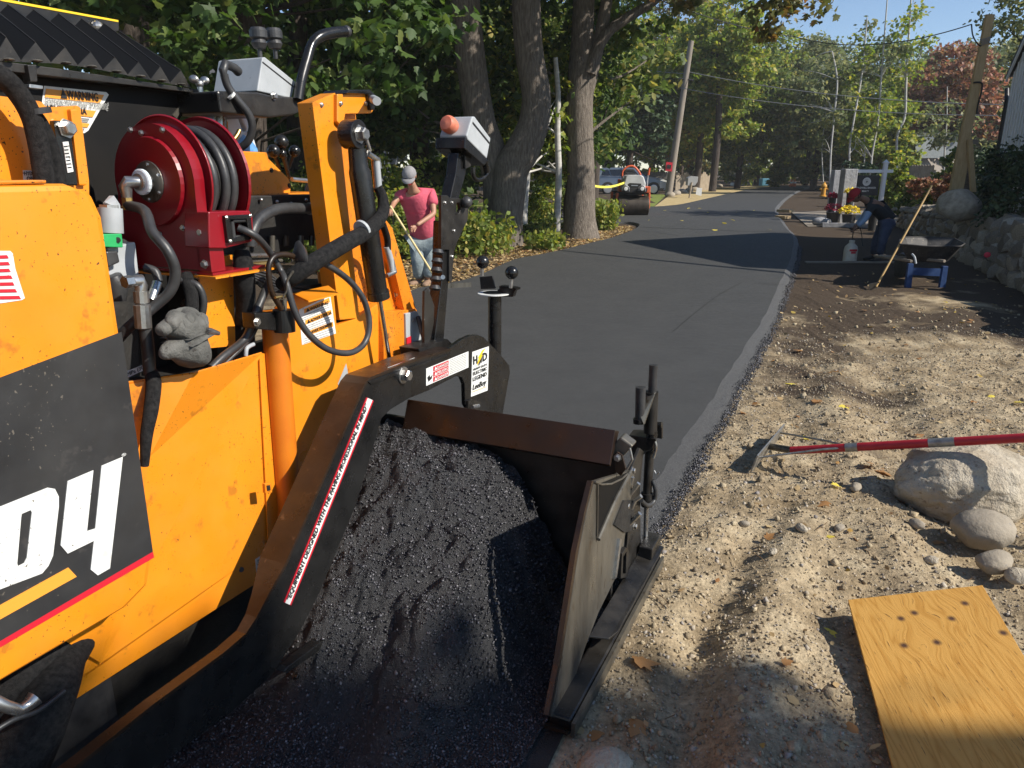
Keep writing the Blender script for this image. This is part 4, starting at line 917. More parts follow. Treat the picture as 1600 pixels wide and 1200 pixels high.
# big dark side sheet below the louvres, with warning label
ss = MB().slab(wpoly([(-60, 104), (0, 108), (230, 134), (304, 146), (294, 168), (268, 205), (262, 470), (120, 480), (-60, 480)], -2.06), LV * -.02).build('side_sheet', M['side_shaded'], PW, bev=.002)
MB().slab(wpoly([(296, 146), (300, 150), (276, 185), (270, 180)], -2.055), LV * -.02).build('sheet_edge', M['worn_steel'], ss)
wq = [(69, 134), (168, 145), (136, 207), (60, 200)]
wlb = decal('warning_label', [(69, 134), (166, 144), (170, 148), (138, 204), (132, 208), (60, 204)], -2.06, M['white'], ss)
for v0, v1 in ((.06, .27), (.46, .62), (.78, .88)):
    pts = [quadpt(wq, .04, v0, -2.056), quadpt(wq, .965, v0, -2.056), quadpt(wq, .965, v1, -2.056), quadpt(wq, .04, v1, -2.056)]
    MB().slab(pts, LV * -.001).build('label_band', M['decal_orange'], wlb)
text('label_word', '▲WARNING', M['print_black'], quadpt(wq, .3, .24, -2.0545), RV, UP, .022, wlb, width=.115, bold=.02)
text('label_word', 'ADVERTENCIA', M['print_black'], quadpt(wq, .1, .60, -2.0545), RV, UP, .018, wlb, width=.12, bold=.015)
for k, t_ in enumerate(['Operate only with covers closed', 'and keep hands clear of moving', 'parts when machine is running']):
    text('label_word', t_, M['print_grey'], quadpt(wq, .06, .34 + k * .055, -2.0555), RV, UP, .009, wlb, width=.19)
for v in (.66, .70, .74, .91, .95):
    pts = [quadpt(wq, .1, v, -2.056), quadpt(wq, .92, v, -2.056), quadpt(wq, .92, v + .015, -2.056), quadpt(wq, .1, v + .015, -2.056)]
    MB().slab(pts, LV * -.001).build('print_line', M['print_grey'], wlb)
# latch and wing nut on the rail
MB().slab(wpoly([(43, 101), (57, 101), (59, 128), (48, 128)], -1.985), LV * -.03).build('latch', M['black_dusty'], lc, bev=.002)
MB().slab(wpoly([(46, 131), (68, 134), (68, 139), (46, 137)], -1.97), LV * -.03).build('latch_plate', M['zinc'], lc, bev=.002)
wn_ = MB(); cwn = W(312, 131, -1.98); wn_.tube([cwn - UP * .03, cwn], .009, 10); wn_.ball(cwn - RV * .022 + UP * .012, .016, 8, (1, .5, .8)); wn_.ball(cwn + RV * .022 + UP * .012, .016, 8, (1, .5, .8)); wn_.ball(cwn, .013, 8)
wn_.build('wing_nut', M['zinc'], lc, smooth=True)
# --- hydraulic tank
wT2 = -1.80
tk = MB(); tk.slab(wpoly([(-80, 138), (0, 150), (62, 158), (66, 160), (72, 168), (120, 165), (125, 168), (139, 282), (140, 330), (-80, 330)], wT2), LV * -.15)
tko = tk.build('hydraulic_tank', M['orange'], PW, bev=.005)
MB().slab(wpoly([(110, 170), (121, 170), (136, 290), (124, 290)], wT2 + .014), LV * -.02).build('tank_rib', M['orange'], tko, bev=.004)
sg = MB().slab(wpoly([(84, 188), (109, 189), (122, 290), (97, 290)], wT2 + .016), LV * -.02).build('sight_gauge', M['black_paint'], tko, bev=.003)
MB().slab(wpoly([(98, 222), (107, 221), (115, 268), (106, 270)], wT2 + .019), LV * -.004).build('gauge_glass', M['white'], sg)
for k in range(7):
    MB().slab(wpoly([(100 + k, 228 + k * 5.5), (106 + k, 227.5 + k * 5.5), (106.2 + k, 229 + k * 5.5), (100.2 + k, 229.5 + k * 5.5)], wT2 + .0205), LV * -.002).build('gauge_mark', M['print_black'], sg)
bolt(W(103, 201, wT2 + .016), LV, .016, .02, M['zinc'], sg)
oil = decal('oil_label', [(36, 266), (58, 267), (60, 285), (37, 285)], wT2, M['white'], tko)
text('label_word', 'HYDRAULIC', M['print_black'], W(38, 274, wT2 + .003), RV, UP, .009, oil, width=.052, bold=.02)
text('label_word', 'OIL FILL', M['print_black'], W(42, 282, wT2 + .003), RV, UP, .009, oil, width=.038, bold=.02)
hose('sleeved_hose', [W(-30, 105, -1.72), W(5, 122, -1.72), W(30, 148, -1.72), W(50, 185, -1.72), W(62, 235, -1.72), W(72, 300, -1.72)], [.020, .023, .023, .022, .022, .023], M['fuzzy'], PW, 16)
hose('sleeved_hose', [W(38, 160, -1.735), W(62, 190, -1.735), W(80, 235, -1.735), W(92, 300, -1.735)], [.012, .016, .018, .020], M['fuzzy'], PW, 16)
MB().lathe(W(55, 169, -1.722), (W(58, 200, -1.72) - W(45, 160, -1.72)), [(.027, 0), (.031, 0), (.031, .012), (.027, .012)], 22).build('hose_clamp', M['rubber'], PW)
# --- valve block and fittings beside the hood
wV = -1.70
MB().slab(wpoly([(150, 360), (200, 372), (215, 390), (222, 440), (226, 600), (150, 620)], -1.86), LV * -.12).build('pump_housing', M['dark'], PW, bev=.02)
MB().tube([W(168, 322, wV), W(172, 318, wV), W(178, 326, wV), W(184, 332, wV)], [.012, .022, .018, .010], 8).build('sensor_plug', M['grey_box'], PW)
MB().tube([W(172, 325, wV), W(174, 364, wV)], .028, 18).build('solenoid', M['grey_box'], PW, smooth=True)
MB().tube([W(171, 320, wV), W(172, 330, wV)], .024, 6).build('solenoid_cap', M['zinc'], PW)
MB().slab(wpoly([(160, 366), (191, 365), (193, 387), (162, 386)], wV + .03), LV * -.06).build('green_block', M['green'], PW, bev=.003)
MB().cyl(W(184, 375, wV + .03), W(184, 375, wV + .032), .007).build('port_hole', M['dark'], PW)
MB().slab(wpoly([(168, 387), (212, 378), (218, 432), (190, 440), (170, 430)], wV + .01), LV * -.06).build('alloy_block', M['grey_box'], PW, bev=.004)
MB().slab(wpoly([(166, 393), (184, 392), (188, 410), (170, 418)], wV + .035), LV * -.05).build('connector', M['rubber'], PW, bev=.004)
MB().tube([W(176, 430, wV + .02), W(182, 445, wV + .02), W(184, 470, wV + .02)], [.02, .03, .02], 12).build('sensor_boot', M['rubber'], PW, smooth=True)
wF = -1.58
MB().lathe(W(194, 441, wF), RV, [(.015, 0), (.015, .02), (.010, .022), (.012, .03), (.012, .05)], 6).build('hex_nut', M['zinc'], PW)
MB().tube([W(206, 440, wF), W(218, 438, wF), W(220, 446, wF), W(220, 458, wF)], [.014, .016, .016, .014], 14).build('elbow_fitting', M['zinc'], PW, smooth=True)
MB().lathe(W(220, 455, wF), W(224, 510, wF) - W(220, 455, wF), [(.018, 0), (.018, .028), (.014, .03), (.020, .034), (.020, .09), (.017, .092)], 12).build('hose_ferrule', M['zinc'], PW)
hose('pressure_hose', [W(226, 505, wF), W(231, 545, wF), W(234, 585, wF)], .0155, M['rubber'], PW, 14)
hose('sleeved_hose', [W(236, 582, wF), W(240, 600, -1.56), W(236, 640, -1.54), W(229, 680, -1.535), W(226, 728, -1.54)], [.016, .019, .018, .015, .010], M['fuzzy'], PW, 12)
MB().tube([W(246, 442, wF - .05), W(236, 470, wF - .04)], .013, 10).build('hose_ferrule', M['zinc'], PW, smooth=True)
hose('hydraulic_hose', [W(225, 418, -1.66), W(242, 424, -1.64), W(248, 440, -1.63)], .011, M['rubber'], PW)
hose('hydraulic_hose', [W(290, 430, -1.66), W(298, 455, -1.63), W(300, 480, -1.62), W(296, 510, -1.62)], .018, M['fuzzy'], PW)
hose('hydraulic_hose', [W(282, 438, -1.66), W(308, 446, -1.62), W(318, 470, -1.61), W(314, 500, -1.62)], .010, M['rubber'], PW)
MB().tube([W(322, 517, -1.60), W(330, 518, -1.60), W(342, 521, -1.60)], [.012, .010, .006], 10).build('grease_fitting', M['zinc'], PW, smooth=True)
MB().tube([W(290, 480, -1.66), W(300, 475, -1.66)], .02, 10).build('pipe_stub', M['brown_steel'], PW)
pl = decal('pressure_plate', [(198, 580), (224, 570), (226, 578), (200, 590)], -1.66, M['white'], PW)
text('label_word', 'MPa (30', M['print_black'], W(199, 588, -1.657), (W(224, 576, -1.66) - W(199, 588, -1.66)), UP, .010, pl, width=.05)
# --- bundle under the hood
hose('hose_bundle', [W(-60, 1290, -1.62), W(20, 1180, -1.58), W(75, 1090, -1.56), W(110, 1030, -1.60), W(140, 985, -1.66)], [.10, .085, .060, .035, .03], M['fuzzy'], PW, 18)
hose('hose_bundle', [W(-60, 1150, -1.66), W(20, 1080, -1.62), W(70, 1030, -1.62), W(135, 975, -1.68)], [.06, .05, .04, .03], M['fuzzy'], PW, 14)
MB().tube([W(-8, 1096, -1.50), W(10, 1104, -1.49), W(30, 1110, -1.49), W(45, 1100, -1.49), W(55, 1090, -1.49)], [.014, .013, .013, .014, .018], 12).build('elbow_fitting', M['zinc'], PW, smooth=True)
hose('cable', [W(-20, 1150, -1.49), W(20, 1125, -1.485), W(60, 1110, -1.49), W(100, 1080, -1.51)], .006, M['rubber'], PW)

# ================================================================ tow arm
wAr = -1.40
armface = [(50, 1252), (120, 1199), (240, 1103), (350, 1022), (385, 992), (402, 966), (418, 935), (447, 882), (570, 602), (578, 592), (600, 583), (640, 566), (700, 546), (722, 530), (735, 524), (746, 523), (756, 527), (781, 553), (796, 571), (797, 582), (785, 650), (756, 642), (732, 640), (727, 632), (726, 600), (722, 590), (714, 587), (668, 611), (640, 622), (610, 640), (596, 654), (586, 690), (556, 790), (500, 925), (470, 985), (425, 1055), (360, 1115), (250, 1195), (150, 1275)]
arm = MB().slab(wpoly(armface, wAr), LV * -.018).build('tow_arm', M['black_paint'], PW, bev=.002)
# top flange in brown, follows the upper outline
topl = [(50, 1252), (120, 1199), (240, 1103), (350, 1022), (385, 992), (402, 966), (418, 935), (447, 882), (570, 602), (578, 592), (600, 583), (640, 566), (704, 546)]
wid = [.012, .012, .012, .012, .014, .02, .035, .075, .075, .075, .075, .075, .075]
fv = []; ff = []
for (x, y), wd in zip(topl, wid):
    p = W(x, y, wAr + .001); fv += [p, p - LV * (wd + .02)]
for i in range(len(topl) - 1): ff.append((2 * i, 2 * i + 2, 2 * i + 3, 2 * i + 1))
MB().add(fv, ff).build('arm_flange', M['brown_steel'], arm, solid=.010)
MB().slab(wpoly([(428, 880), (450, 870), (452, 884), (424, 930), (405, 960), (400, 950)], wAr - .085), LV * -.01).build('arm_gusset', M['brown_steel'], arm)
MB().slab(wpoly([(575, 596), (705, 552), (705, 556), (580, 601)], wAr + .004), LV * -.005).build('weld_seam', M['black_paint'], arm, bev=.001)
# slogan decal
A0 = Vector(W(452, 945, wAr)); A1 = Vector(W(582, 623, wAr))
sq = [(444, 941), (573, 621), (584, 626), (455, 946)]
sd = decal('slogan_decal', sq, wAr, M['white'], arm, t=.0015)
for e0, e1, e2, e3 in (((444, 941), (573, 621), (574.6, 621.6), (445.8, 941.6)), ((453.4, 945.4), (582.6, 625.4), (584, 626), (455, 946))):
    decal('decal_border', [e0, e1, e2, e3], wAr, M['decal_red'], sd, t=.003)
xd = W(573, 621, wAr) - W(444, 941, wAr); o0 = W(453.2, 938, wAr + .0032)
yd = xd.cross(LV) * -1
yd = LV.cross(xd)
text('slogan', '“EQUIPMENT DESIGNED WITH THE PAVING PROFESSIONAL IN MIND”', M['print_black'], o0, xd, yd, .0195, sd, width=xd.length * .955, bold=.010, shear=.2)
# bolt, danger decal, maker decal
bolt(W(629, 586, wAr), LV, .021, .028, M['zinc'], arm)
MB().lathe(W(629, 586, wAr), LV, [(.030, 0), (.030, .005)], 24).build('washer', M['zinc'], arm)
dq = [(666, 576), (732, 549), (732, 574), (666, 603)]
dd = decal('danger_label', dq, wAr, M['white'], arm, t=.0015)
xw = W(732, 549, wAr) - W(666, 576, wAr)
for k, wd in enumerate(('▲DANGER', '▲PELIGRO', '▲DANGER')):
    v0 = .06 + k * .31
    pts = [quadpt(dq, .17, v0, wAr + .003), quadpt(dq, .53, v0, wAr + .003), quadpt(dq, .53, v0 + .27, wAr + .003), quadpt(dq, .17, v0 + .27, wAr + .003)]
    MB().slab(pts, LV * -.0008).build('label_band', M['decal_red'], dd)
    text('label_word', wd, M['white'], quadpt(dq, .19, v0 + .22, wAr + .0038), xw, UP, .0105, dd, width=xw.length * .32, bold=.01)
for k in range(9):
    v = .08 + k * .1
    pts = [quadpt(dq, .57, v, wAr + .003), quadpt(dq, .95, v, wAr + .003), quadpt(dq, .95, v + .03, wAr + .003), quadpt(dq, .57, v + .03, wAr + .003)]
    MB().slab(pts, LV * -.0006).build('print_line', M['print_grey'], dd)
MB().slab([quadpt(dq, .03, .55, wAr + .003), quadpt(dq, .08, .45, wAr + .003), quadpt(dq, .1, .62, wAr + .003), quadpt(dq, .15, .5, wAr + .003), quadpt(dq, .13, .72, wAr + .003), quadpt(dq, .06, .82, wAr + .003)], LV * -.001).build('hand_symbol', M['print_black'], dd)
mq = [(738, 550), (764, 541), (762, 610), (736, 620)]
mk = decal('maker_decal', mq, wAr, M['white'], arm, t=.0015)
xm = W(764, 541, wAr) - W(738, 550, wAr); wdm = xm.length
text('label_word', 'H', M['print_black'], quadpt(mq, .08, .29, wAr + .003), xm, UP, .034, mk, width=wdm * .24, bold=.03)
text('label_word', 'D', M['print_black'], quadpt(mq, .64, .29, wAr + .003), xm, UP, .034, mk, width=wdm * .28, bold=.03)
MB().slab([quadpt(mq, .62, .04, wAr + .0035), quadpt(mq, .80, .02, wAr + .0035), quadpt(mq, .56, .14, wAr + .0035), quadpt(mq, .64, .15, wAr + .0035), quadpt(mq, .30, .36, wAr + .0035), quadpt(mq, .42, .19, wAr + .0035), quadpt(mq, .36, .18, wAr + .0035)], LV * -.001).build('bolt_symbol', M['yellow'], mk)
MB().slab([quadpt(mq, .44, .20, wAr + .003), quadpt(mq, .60, .13, wAr + .003), quadpt(mq, .60, .31, wAr + .003), quadpt(mq, .53, .33, wAr + .003), quadpt(mq, .52, .26, wAr + .003), quadpt(mq, .46, .36, wAr + .003), quadpt(mq, .40, .35, wAr + .003)], LV * -.0006).build('label_letter', M['print_black'], mk)
for k, (wd, v, hh, ww) in enumerate((('HEAVY DUTY', .43, .009, .84), ('ELECTRIC', .535, .014, .84), ('LEGEND', .665, .017, .84), ('LeeBoy', .86, .022, .84))):
    text('label_word', wd, M['print_black'], quadpt(mq, .08, v, wAr + .003), xm, UP, hh, mk, width=wdm * ww, bold=.018, shear=.25 if wd == 'LeeBoy' else 0)
MB().slab([quadpt(mq, .08, .90, wAr + .003), quadpt(mq, .92, .90, wAr + .003), quadpt(mq, .92, .91, wAr + .003), quadpt(mq, .08, .91, wAr + .003)], LV * -.0006).build('print_line', M['decal_orange'], mk)
# top red label on flange
pT = [W(606, 578, wAr - .012), W(648, 562, wAr - .012), W(648, 562, wAr - .06), W(606, 578, wAr - .06)]
tlb = MB().slab([p + UP * .007 for p in pT], UP * .001).build('danger_label', M['white'], arm)
MB().slab([p + UP * .0085 for p in [pT[0].lerp(pT[1], .2), pT[0].lerp(pT[1], .6), pT[3].lerp(pT[2], .6), pT[3].lerp(pT[2], .2)]], UP * .0005).build('label_band', M['decal_red'], tlb)
for x, y in ((720, 542), (738, 535), (777, 561), (784, 567), (774, 574), (781, 580), (770, 623), (784, 614)):
    MB().cyl(W(x, y, wAr), W(x, y, wAr + .001), .0042, 10).build('bolt_hole', M['dark'], arm)
ub = MB(); ub.slab([W(x, y, wAr + .012) for x, y in ((732, 627), (738, 624), (752, 628), (748, 640), (738, 644), (731, 640))], LV * -.01).build('pivot_tab', M['black_dusty'], arm)
MB().tube([W(738, 636, wAr + .03), W(748, 634, wAr + .03)], .008, 8).build('chain_link', M['zinc'], arm)
# box under the plate
MB().pbox(2.35, 2.62, -1.50, -1.42, .48, .60).build('arm_foot', M['black_dusty'], arm, bev=.004)
tray2 = MB().slab(wpoly([(443, 1050), (450, 1042), (516, 992), (519, 996), (515, 1006), (449, 1052)], wAr + .03), LV * -.035).build('side_step', M['black_paint'], arm, bev=.002)
for x, y in ((461, 1056), (512, 1020)): bolt(W(x, y, wAr + .0), LV, .008, .012, M['black_dusty'], arm)

# ================================================================ screed
sB = 2.27
scr = MB(); scr.pbox(2.50, 3.02, -3.9, -1.45, .075, .30).build('screed', M['black_dusty'], PW, bev=.01)
MB().pbox(2.36, 2.60, -1.42, -.72, .072, .30).build('screed_extension', M['black_dusty'], PW, bev=.006)
bar = MB(); u0 = W(652, 628, -1.42); 
tl_, tr_ = S(650, 629, sB), S(972, 684, sB); bl_, br_ = S(650, 662, sB - .04), S(962, 738, sB - .04)
bar.slab([PV(sB, -1.50, .755), PV(sB - .045, -1.50, .645), PV(sB - .035, -1.50, .635), PV(sB + .05, -1.50, .735)], LV * .825)
bar.build('strike_off_bar', M['bar_brown'], PW, bev=.002)
MB().pbox(sB + .03, sB + .05, -1.42, -.674, .08, .70).build('moldboard', M['black_dusty'], PW)
MB().pbox(sB + .045, sB + .06, -3.4, -1.42, .08, .66).build('moldboard', M['black_dusty'], PW)
# auger edge and hanging lug beside the arm
MB().lathe(PV(2.12, -1.60, .60), (RV * .2 + LV), [(.135, 0), (.140, .006), (.135, .012)], 40).build('auger_flight', M['worn_steel'], PW)
MB().tube([PV(2.17, -2.2, .58), PV(2.17, -1.62, .60)], .03, 14).build('auger_shaft', M['brown_steel'], PW, smooth=True)
# --- end gate
wE = -.66
gate = [(930, 752), (936, 760), (944, 800), (985, 738), (990, 745), (978, 820), (972, 868), (960, 905), (935, 955), (915, 1010), (898, 1058), (886, 1100), (880, 1128), (860, 1118), (866, 1088), (877, 1040), (905, 862), (918, 800)]
gate = [(929, 752), (985, 735), (992, 742), (984, 790), (972, 868), (962, 903), (935, 958), (915, 1010), (898, 1060), (886, 1104), (881, 1130), (860, 1119), (866, 1088), (877, 1040), (905, 862), (917, 800)]
go = MB().slab(wpoly(gate, wE), LV * -.012).build('end_gate', M['worn_steel'], PW, bev=.002)
MB().slab(wpoly([(928, 752), (916, 800), (904, 862), (876, 1040), (860, 1119), (857, 1118), (872, 1040), (900, 862), (913, 800), (925, 752)], wE + .002), LV * -.016).build('gate_edge', M['brown_steel'], go)
MB().slab(wpoly([(935, 757), (982, 738), (934, 840)], wE + .003), LV * -.002).build('gate_recess', M['matte_black'], go)
MB().tube([W(930, 753, wE + .004), W(940, 757, wE + .004), W(955, 756, wE + .004), W(972, 748, wE + .004), W(984, 737, wE + .004)], .0035, 6).build('recess_edge', M['worn_steel'], go)
MB().tube([W(985, 737, wE + .008), W(960, 785, wE + .008), W(935, 843, wE + .008)], .0075, 8).build('gate_rib', M['worn_steel'], go)
MB().tube([W(934, 757, wE + .004), W(933, 838, wE + .004)], .003, 6).build('recess_edge', M['worn_steel'], go)
MB().slab(wpoly([(969, 842), (972, 842), (964, 902), (961, 905)], wE + .010), LV * -.010).build('gate_rib', M['zinc'], go)
MB().slab(wpoly([(975, 782), (992, 782), (990, 830), (976, 832), (960, 820)], wE + .006), LV * -.01).build('gate_pocket', M['dark'], go)
back = MB(); back.slab(wpoly([(984, 738), (1000, 700), (1006, 705), (1000, 760), (1002, 890), (985, 905), (975, 905), (980, 850), (984, 790)], wE - .004), LV * -.012)
back.build('gate_back_plate', M['black_dusty'], go, bev=.002)
MB().slab(wpoly([(972, 865), (978, 855), (983, 860), (981, 902), (970, 904)], wE + .014), LV * -.02, [wpoly([(974, 870), (979, 862), (978, 896), (973, 898)], wE + .014)]).build('slot_plate', M['black_dusty'], go, bev=.001)
# shoe / skid
sk = MB(); sk.pbox(1.70, 2.76, -.672, -.600, .0, .052).build('gate_skid', M['black_dusty'], go, bev=.008)
MB().slab([PV(1.69, -.599, .0), PV(2.76, -.599, .0), PV(2.76, -.597, .050), PV(1.69, -.597, .050)], LV * .012).build('skid_edge', M['worn_steel'], go)
sh = MB(); sh.slab([PV(2.02, -.66, .115), PV(2.05, -.60, .105), PV(2.10, -.585, .105), PV(2.74, -.585, .105), PV(2.74, -.66, .12)], UP * -.008)
sh.build('skid_shelf', M['black_dusty'], go, bev=.002)
MB().slab([PV(1.66, -.672, .03), PV(1.66, -.60, .03), PV(1.71, -.60, .0), PV(1.71, -.672, .0)], UP * .012).build('skid_toe', M['brown_steel'], go)
# crank posts
sC = 2.70
def C2(x, y, o=0.0): return S(x, y, sC + o)
MB().tube([C2(1007, 893), C2(1010, 785)], .0095, 12).build('threaded_rod', M['zinc'], go, smooth=True)
MB().tube([C2(1010.5, 790), C2(1011, 770)], .024, 16).build('rod_collar', M['black_dusty'], go, smooth=True)
MB().tube([C2(1011, 775), C2(1015, 703)], .018, 18).build('crank_tube', M['black_dusty'], go, smooth=True)
MB().tube([C2(1015, 706), C2(1019, 672)], .021, 18).build('crank_collar', M['black_paint'], go, smooth=True)
MB().tube([C2(1016, 676), C2(1018, 612)], .026, 20).build('crank_sleeve', M['black_dusty'], go, smooth=True)
MB().tube([C2(1019, 612), C2(1021, 570)], .0165, 16).build('grip', M['rubber'], go, smooth=True)
MB().tube([C2(1000, 658, -.06), C2(1001, 605, -.06)], .0195, 16).build('grip', M['rubber'], go, smooth=True)
cra = MB(); cra.slab([C2(1010, 614), C2(1026, 612), C2(1008, 662, -.06), C2(1003, 650, -.06)], RV * -.02)
cra.build('crank_arm', M['worn_steel'], go, bev=.002)
MB().tube([C2(999, 661, -.06), C2(999, 654, -.06)], .024, 12).build('grip_base', M['black_paint'], go)
# bracket holding crank
MB().slab([C2(984, 682, .02), C2(1024, 686, -.03), C2(1018, 702, -.03), C2(988, 722, .0), C2(984, 712, .02)], RV * .012).build('crank_bracket', M['black_dusty'], go, bev=.002)
MB().slab([C2(983, 680, .02), C2(990, 671, .10), C2(1030, 672, .10), C2(1025, 687, -.03)], UP * -.008).build('bracket_top', M['black_dusty'], go, bev=.002)
MB().slab([C2(1026, 668, .05), C2(1034, 663, .05), C2(1034, 686, .05), C2(1024, 684, .05)], RV * .02).build('bracket_ear', M['black_dusty'], go)
MB().tube([C2(1024, 664, .05), C2(1034, 664, .05)], .012, 10).build('bolt', M['black_paint'], go)
hose('safety_chain', [C2(1023, 688, -.02), C2(1025, 700, -.02), C2(1021, 715, -.02)], .006, M['zinc'], go, 8)
# roller bracket on end of bar
sN = 2.28
def N2(x, y, o=0.0): return S(x, y, sN + o)
MB().slab([N2(945, 708), N2(970, 683), N2(989, 697), N2(975, 712), N2(962, 722)], RV * .055).build('bar_end_sleeve', M['worn_steel'], go, bev=.006)
MB().slab([N2(957, 712, -.02), N2(964, 706, -.02), N2(972, 711, -.02), N2(978, 733, -.02), N2(970, 744, -.02), N2(962, 738, -.02)], RV * .008).build('clamp_plate', M['brown_steel'], go, bev=.002)
bolt(N2(965, 715, -.02), -RV, .010, .012, M['zinc'], go)
MB().tube([N2(984, 700), N2(988, 718), N2(979, 734)], .004, 6).build('wire_clip', M['zinc'], go)
# hoses and fittings around the crank post
hose('hydraulic_hose', [C2(1002, 782, -.1), C2(1012, 790, -.05), C2(1022, 782, .0), C2(1024, 765, .0), C2(1019, 750, .0)], .009, M['rubber'], go)
for pts, r in ((((988, 745), (977, 772), (973, 782)), .009), (((998, 755), (986, 770), (978, 782)), .008), (((986, 795), (992, 782), (1002, 775)), .008), (((984, 818), (990, 812), (1000, 802)), .009), (((966, 796), (973, 787)), .011)):
    MB().tube([S(x, y, 2.46) for x, y in pts], r, 10).build('pipe_fitting', M['brass'] if r > .01 else M['zinc'], go, smooth=True)
for (x, y, s) in ((987, 735, 2.44), (978, 790, 2.42), (990, 822, 2.5), (1001, 880, 2.66)): bolt(S(x, y, s), LV, .011, .012, M['zinc'], go)
MB().pbox(2.60, 2.74, -.655, -.60, .11, .16).build('rod_foot', M['black_dusty'], go, bev=.004)
MB().tube([C2(1022, 735), C2(1026, 742), C2(1030, 738)], .003, 6).build('clip_pin', M['zinc'], go)

# ================================================================ ball post on the screed
s3 = 3.0
def B3(x, y, o=0.0): return S(x, y, s3 + o)
MB().tube([B3(773, 560), B3(773, 463)], .031, 22).build('flow_control_post', M['black_paint'], PW, smooth=True)
pc = B3(772, 459)
MB().lathe(pc, UP, [(.075, 0), (.075, .004), (.02, .005)], 30).build('dial_disc', M['white'], PW)
MB().lathe(pc + UP * .005, UP, [(.05, 0), (.05, .002), (.01, .002)], 30).build('dial_face', M['print_black'], PW)
MB().slab([B3(749, 433), B3(769, 431), B3(774, 451), B3(751, 452)], RV * .008).build('lever_plate', M['black_dusty'], PW, bev=.002)
MB().slab([B3(777, 453), B3(786, 447), B3(806, 449), B3(801, 464), B3(778, 463)], RV * .03).build('lever_plate', M['black_paint'], PW, bev=.002)
MB().slab([B3(780, 447), B3(806, 451), B3(806, 454), B3(780, 452)], RV * .05).build('lever_bracket', M['black_paint'], PW)
for (x, y, x2, y2) in ((754, 409.5, 753, 431), (799.5, 426, 798, 450)):
    MB().tube([B3(x, y), B3(x2, y2)], .009, 10).build('knob_stem', M['zinc'], PW, smooth=True)
    MB().ball(B3(x, y), .030, 16).build('ball_knob', M['black_paint'], PW, smooth=True)

# ================================================================ second control mast
w6 = -1.50
MB().slab(wpoly([(678, 540), (691, 432), (694, 345), (698, 345), (703, 420), (697, 490), (693, 540)], w6), LV * -.05).build('control_mast', M['black_paint'], PW, bev=.004)
MB().slab(wpoly([(690, 305), (699, 305), (703, 309), (716, 309), (733, 318), (731, 344), (722, 362), (714, 380), (710, 392), (706, 440), (702, 440), (702, 390), (690, 390)], w6 + .012), LV * -.015, [wpoly([(714, 317), (718, 316), (720, 326), (717, 334), (713, 330)], w6 + .012)]).build('mast_clevis', M['black_dusty'], PW, bev=.002)
MB().slab(wpoly([(690, 306), (699, 306), (700, 330), (690, 330)], w6 - .045), LV * -.012).build('mast_clevis', M['black_dusty'], PW, bev=.002)
MB().slab(wpoly([(703, 312), (712, 272), (716, 238), (731, 240), (727, 275), (716, 314)], w6 - .004), LV * -.045).build('mast_tube', M['black_paint'], PW, bev=.003)
MB().slab(wpoly([(727, 243), (736, 243), (736, 260), (728, 264)], w6 + .008), LV * -.01).build('mast_tab', M['black_dusty'], PW, bev=.002)
bx = MB().slab(wpoly([(738, 182), (742, 182), (767, 216), (761, 248), (731, 218), (729, 212)], w6 + .03), LV * -.125).build('control_box', M['grey_box'], PW, bev=.005)
MB().slab(wpoly([(739, 190), (765, 222), (764.5, 225), (738.5, 193)], w6 + .0315), LV * -.128).build('lid_seam', M['print_black'], bx)
MB().slab(wpoly([(727, 214), (732, 219), (763, 251), (757, 259), (726, 232)], w6 + .035), LV * -.135).build('box_tray', M['black_paint'], PW, bev=.003)
pb = (W(738, 182, w6 + .03) + W(729, 215, w6 + .03)) / 2 - LV * .075; MB().lathe(pb + RV * .004, -RV + UP * .25, [(.024, 0), (.030, .01), (.034, .03), (.034, .05), (.026, .064), (1e-5, .068)], 22).build('emergency_stop_cap', M['beacon'], bx, smooth=True)
hose('grab_handle', [W(759, 252, w6 + .0), W(763, 264, w6 + .0), W(757, 276, w6 + .0), W(746, 281, w6 + .0), W(740, 275, w6 + .0), W(739, 262, w6 + .0)], .0095, M['black_paint'], PW)
MB().tube([W(757, 250, w6 + .01), W(761, 268, w6 + .01)], .017, 14).build('cable_gland', M['black_paint'], PW, smooth=True)
MB().ball(W(729, 316, w6 + .03), .024, 14).build('ball_knob', M['rubber'], PW, smooth=True)
for x, y in ((705, 317), (694, 317), (708, 361), (705, 401)): bolt(W(x, y, w6 + .012), LV, .006, .008, M['zinc'], PW)
for k in range(5):
    MB().lathe(W(684 - k * 1.2, 398 + k * 14, w6 + .0), W(684, 398, w6) - W(680, 454, w6), [(.016, 0), (.024, .008), (.016, .022)], 16).build('rubber_bellows', M['rubber'], PW, smooth=True)
MB().slab(wpoly([(664, 455), (669, 450), (679, 478), (678, 505), (671, 540), (664, 543), (663, 500)], w6 + .0), LV * -.012).build('mast_base_plate', M['black_dusty'], PW, bev=.002)
hose('control_cable', [W(653, 495, w6 - .06), W(660, 520, w6 - .03), W(668, 545, w6 - .02)], .010, M['rubber'], PW)
MB().cyl(W(692, 433, w6), W(692, 433, w6 + .012), .009).build('round_bolt', M['zinc'], PW)
MB().slab(wpoly([(654, 545), (700, 530), (708, 538), (706, 548), (660, 562)], w6 + .04), LV * -.09).build('mast_foot', M['black_dusty'], PW, bev=.003)
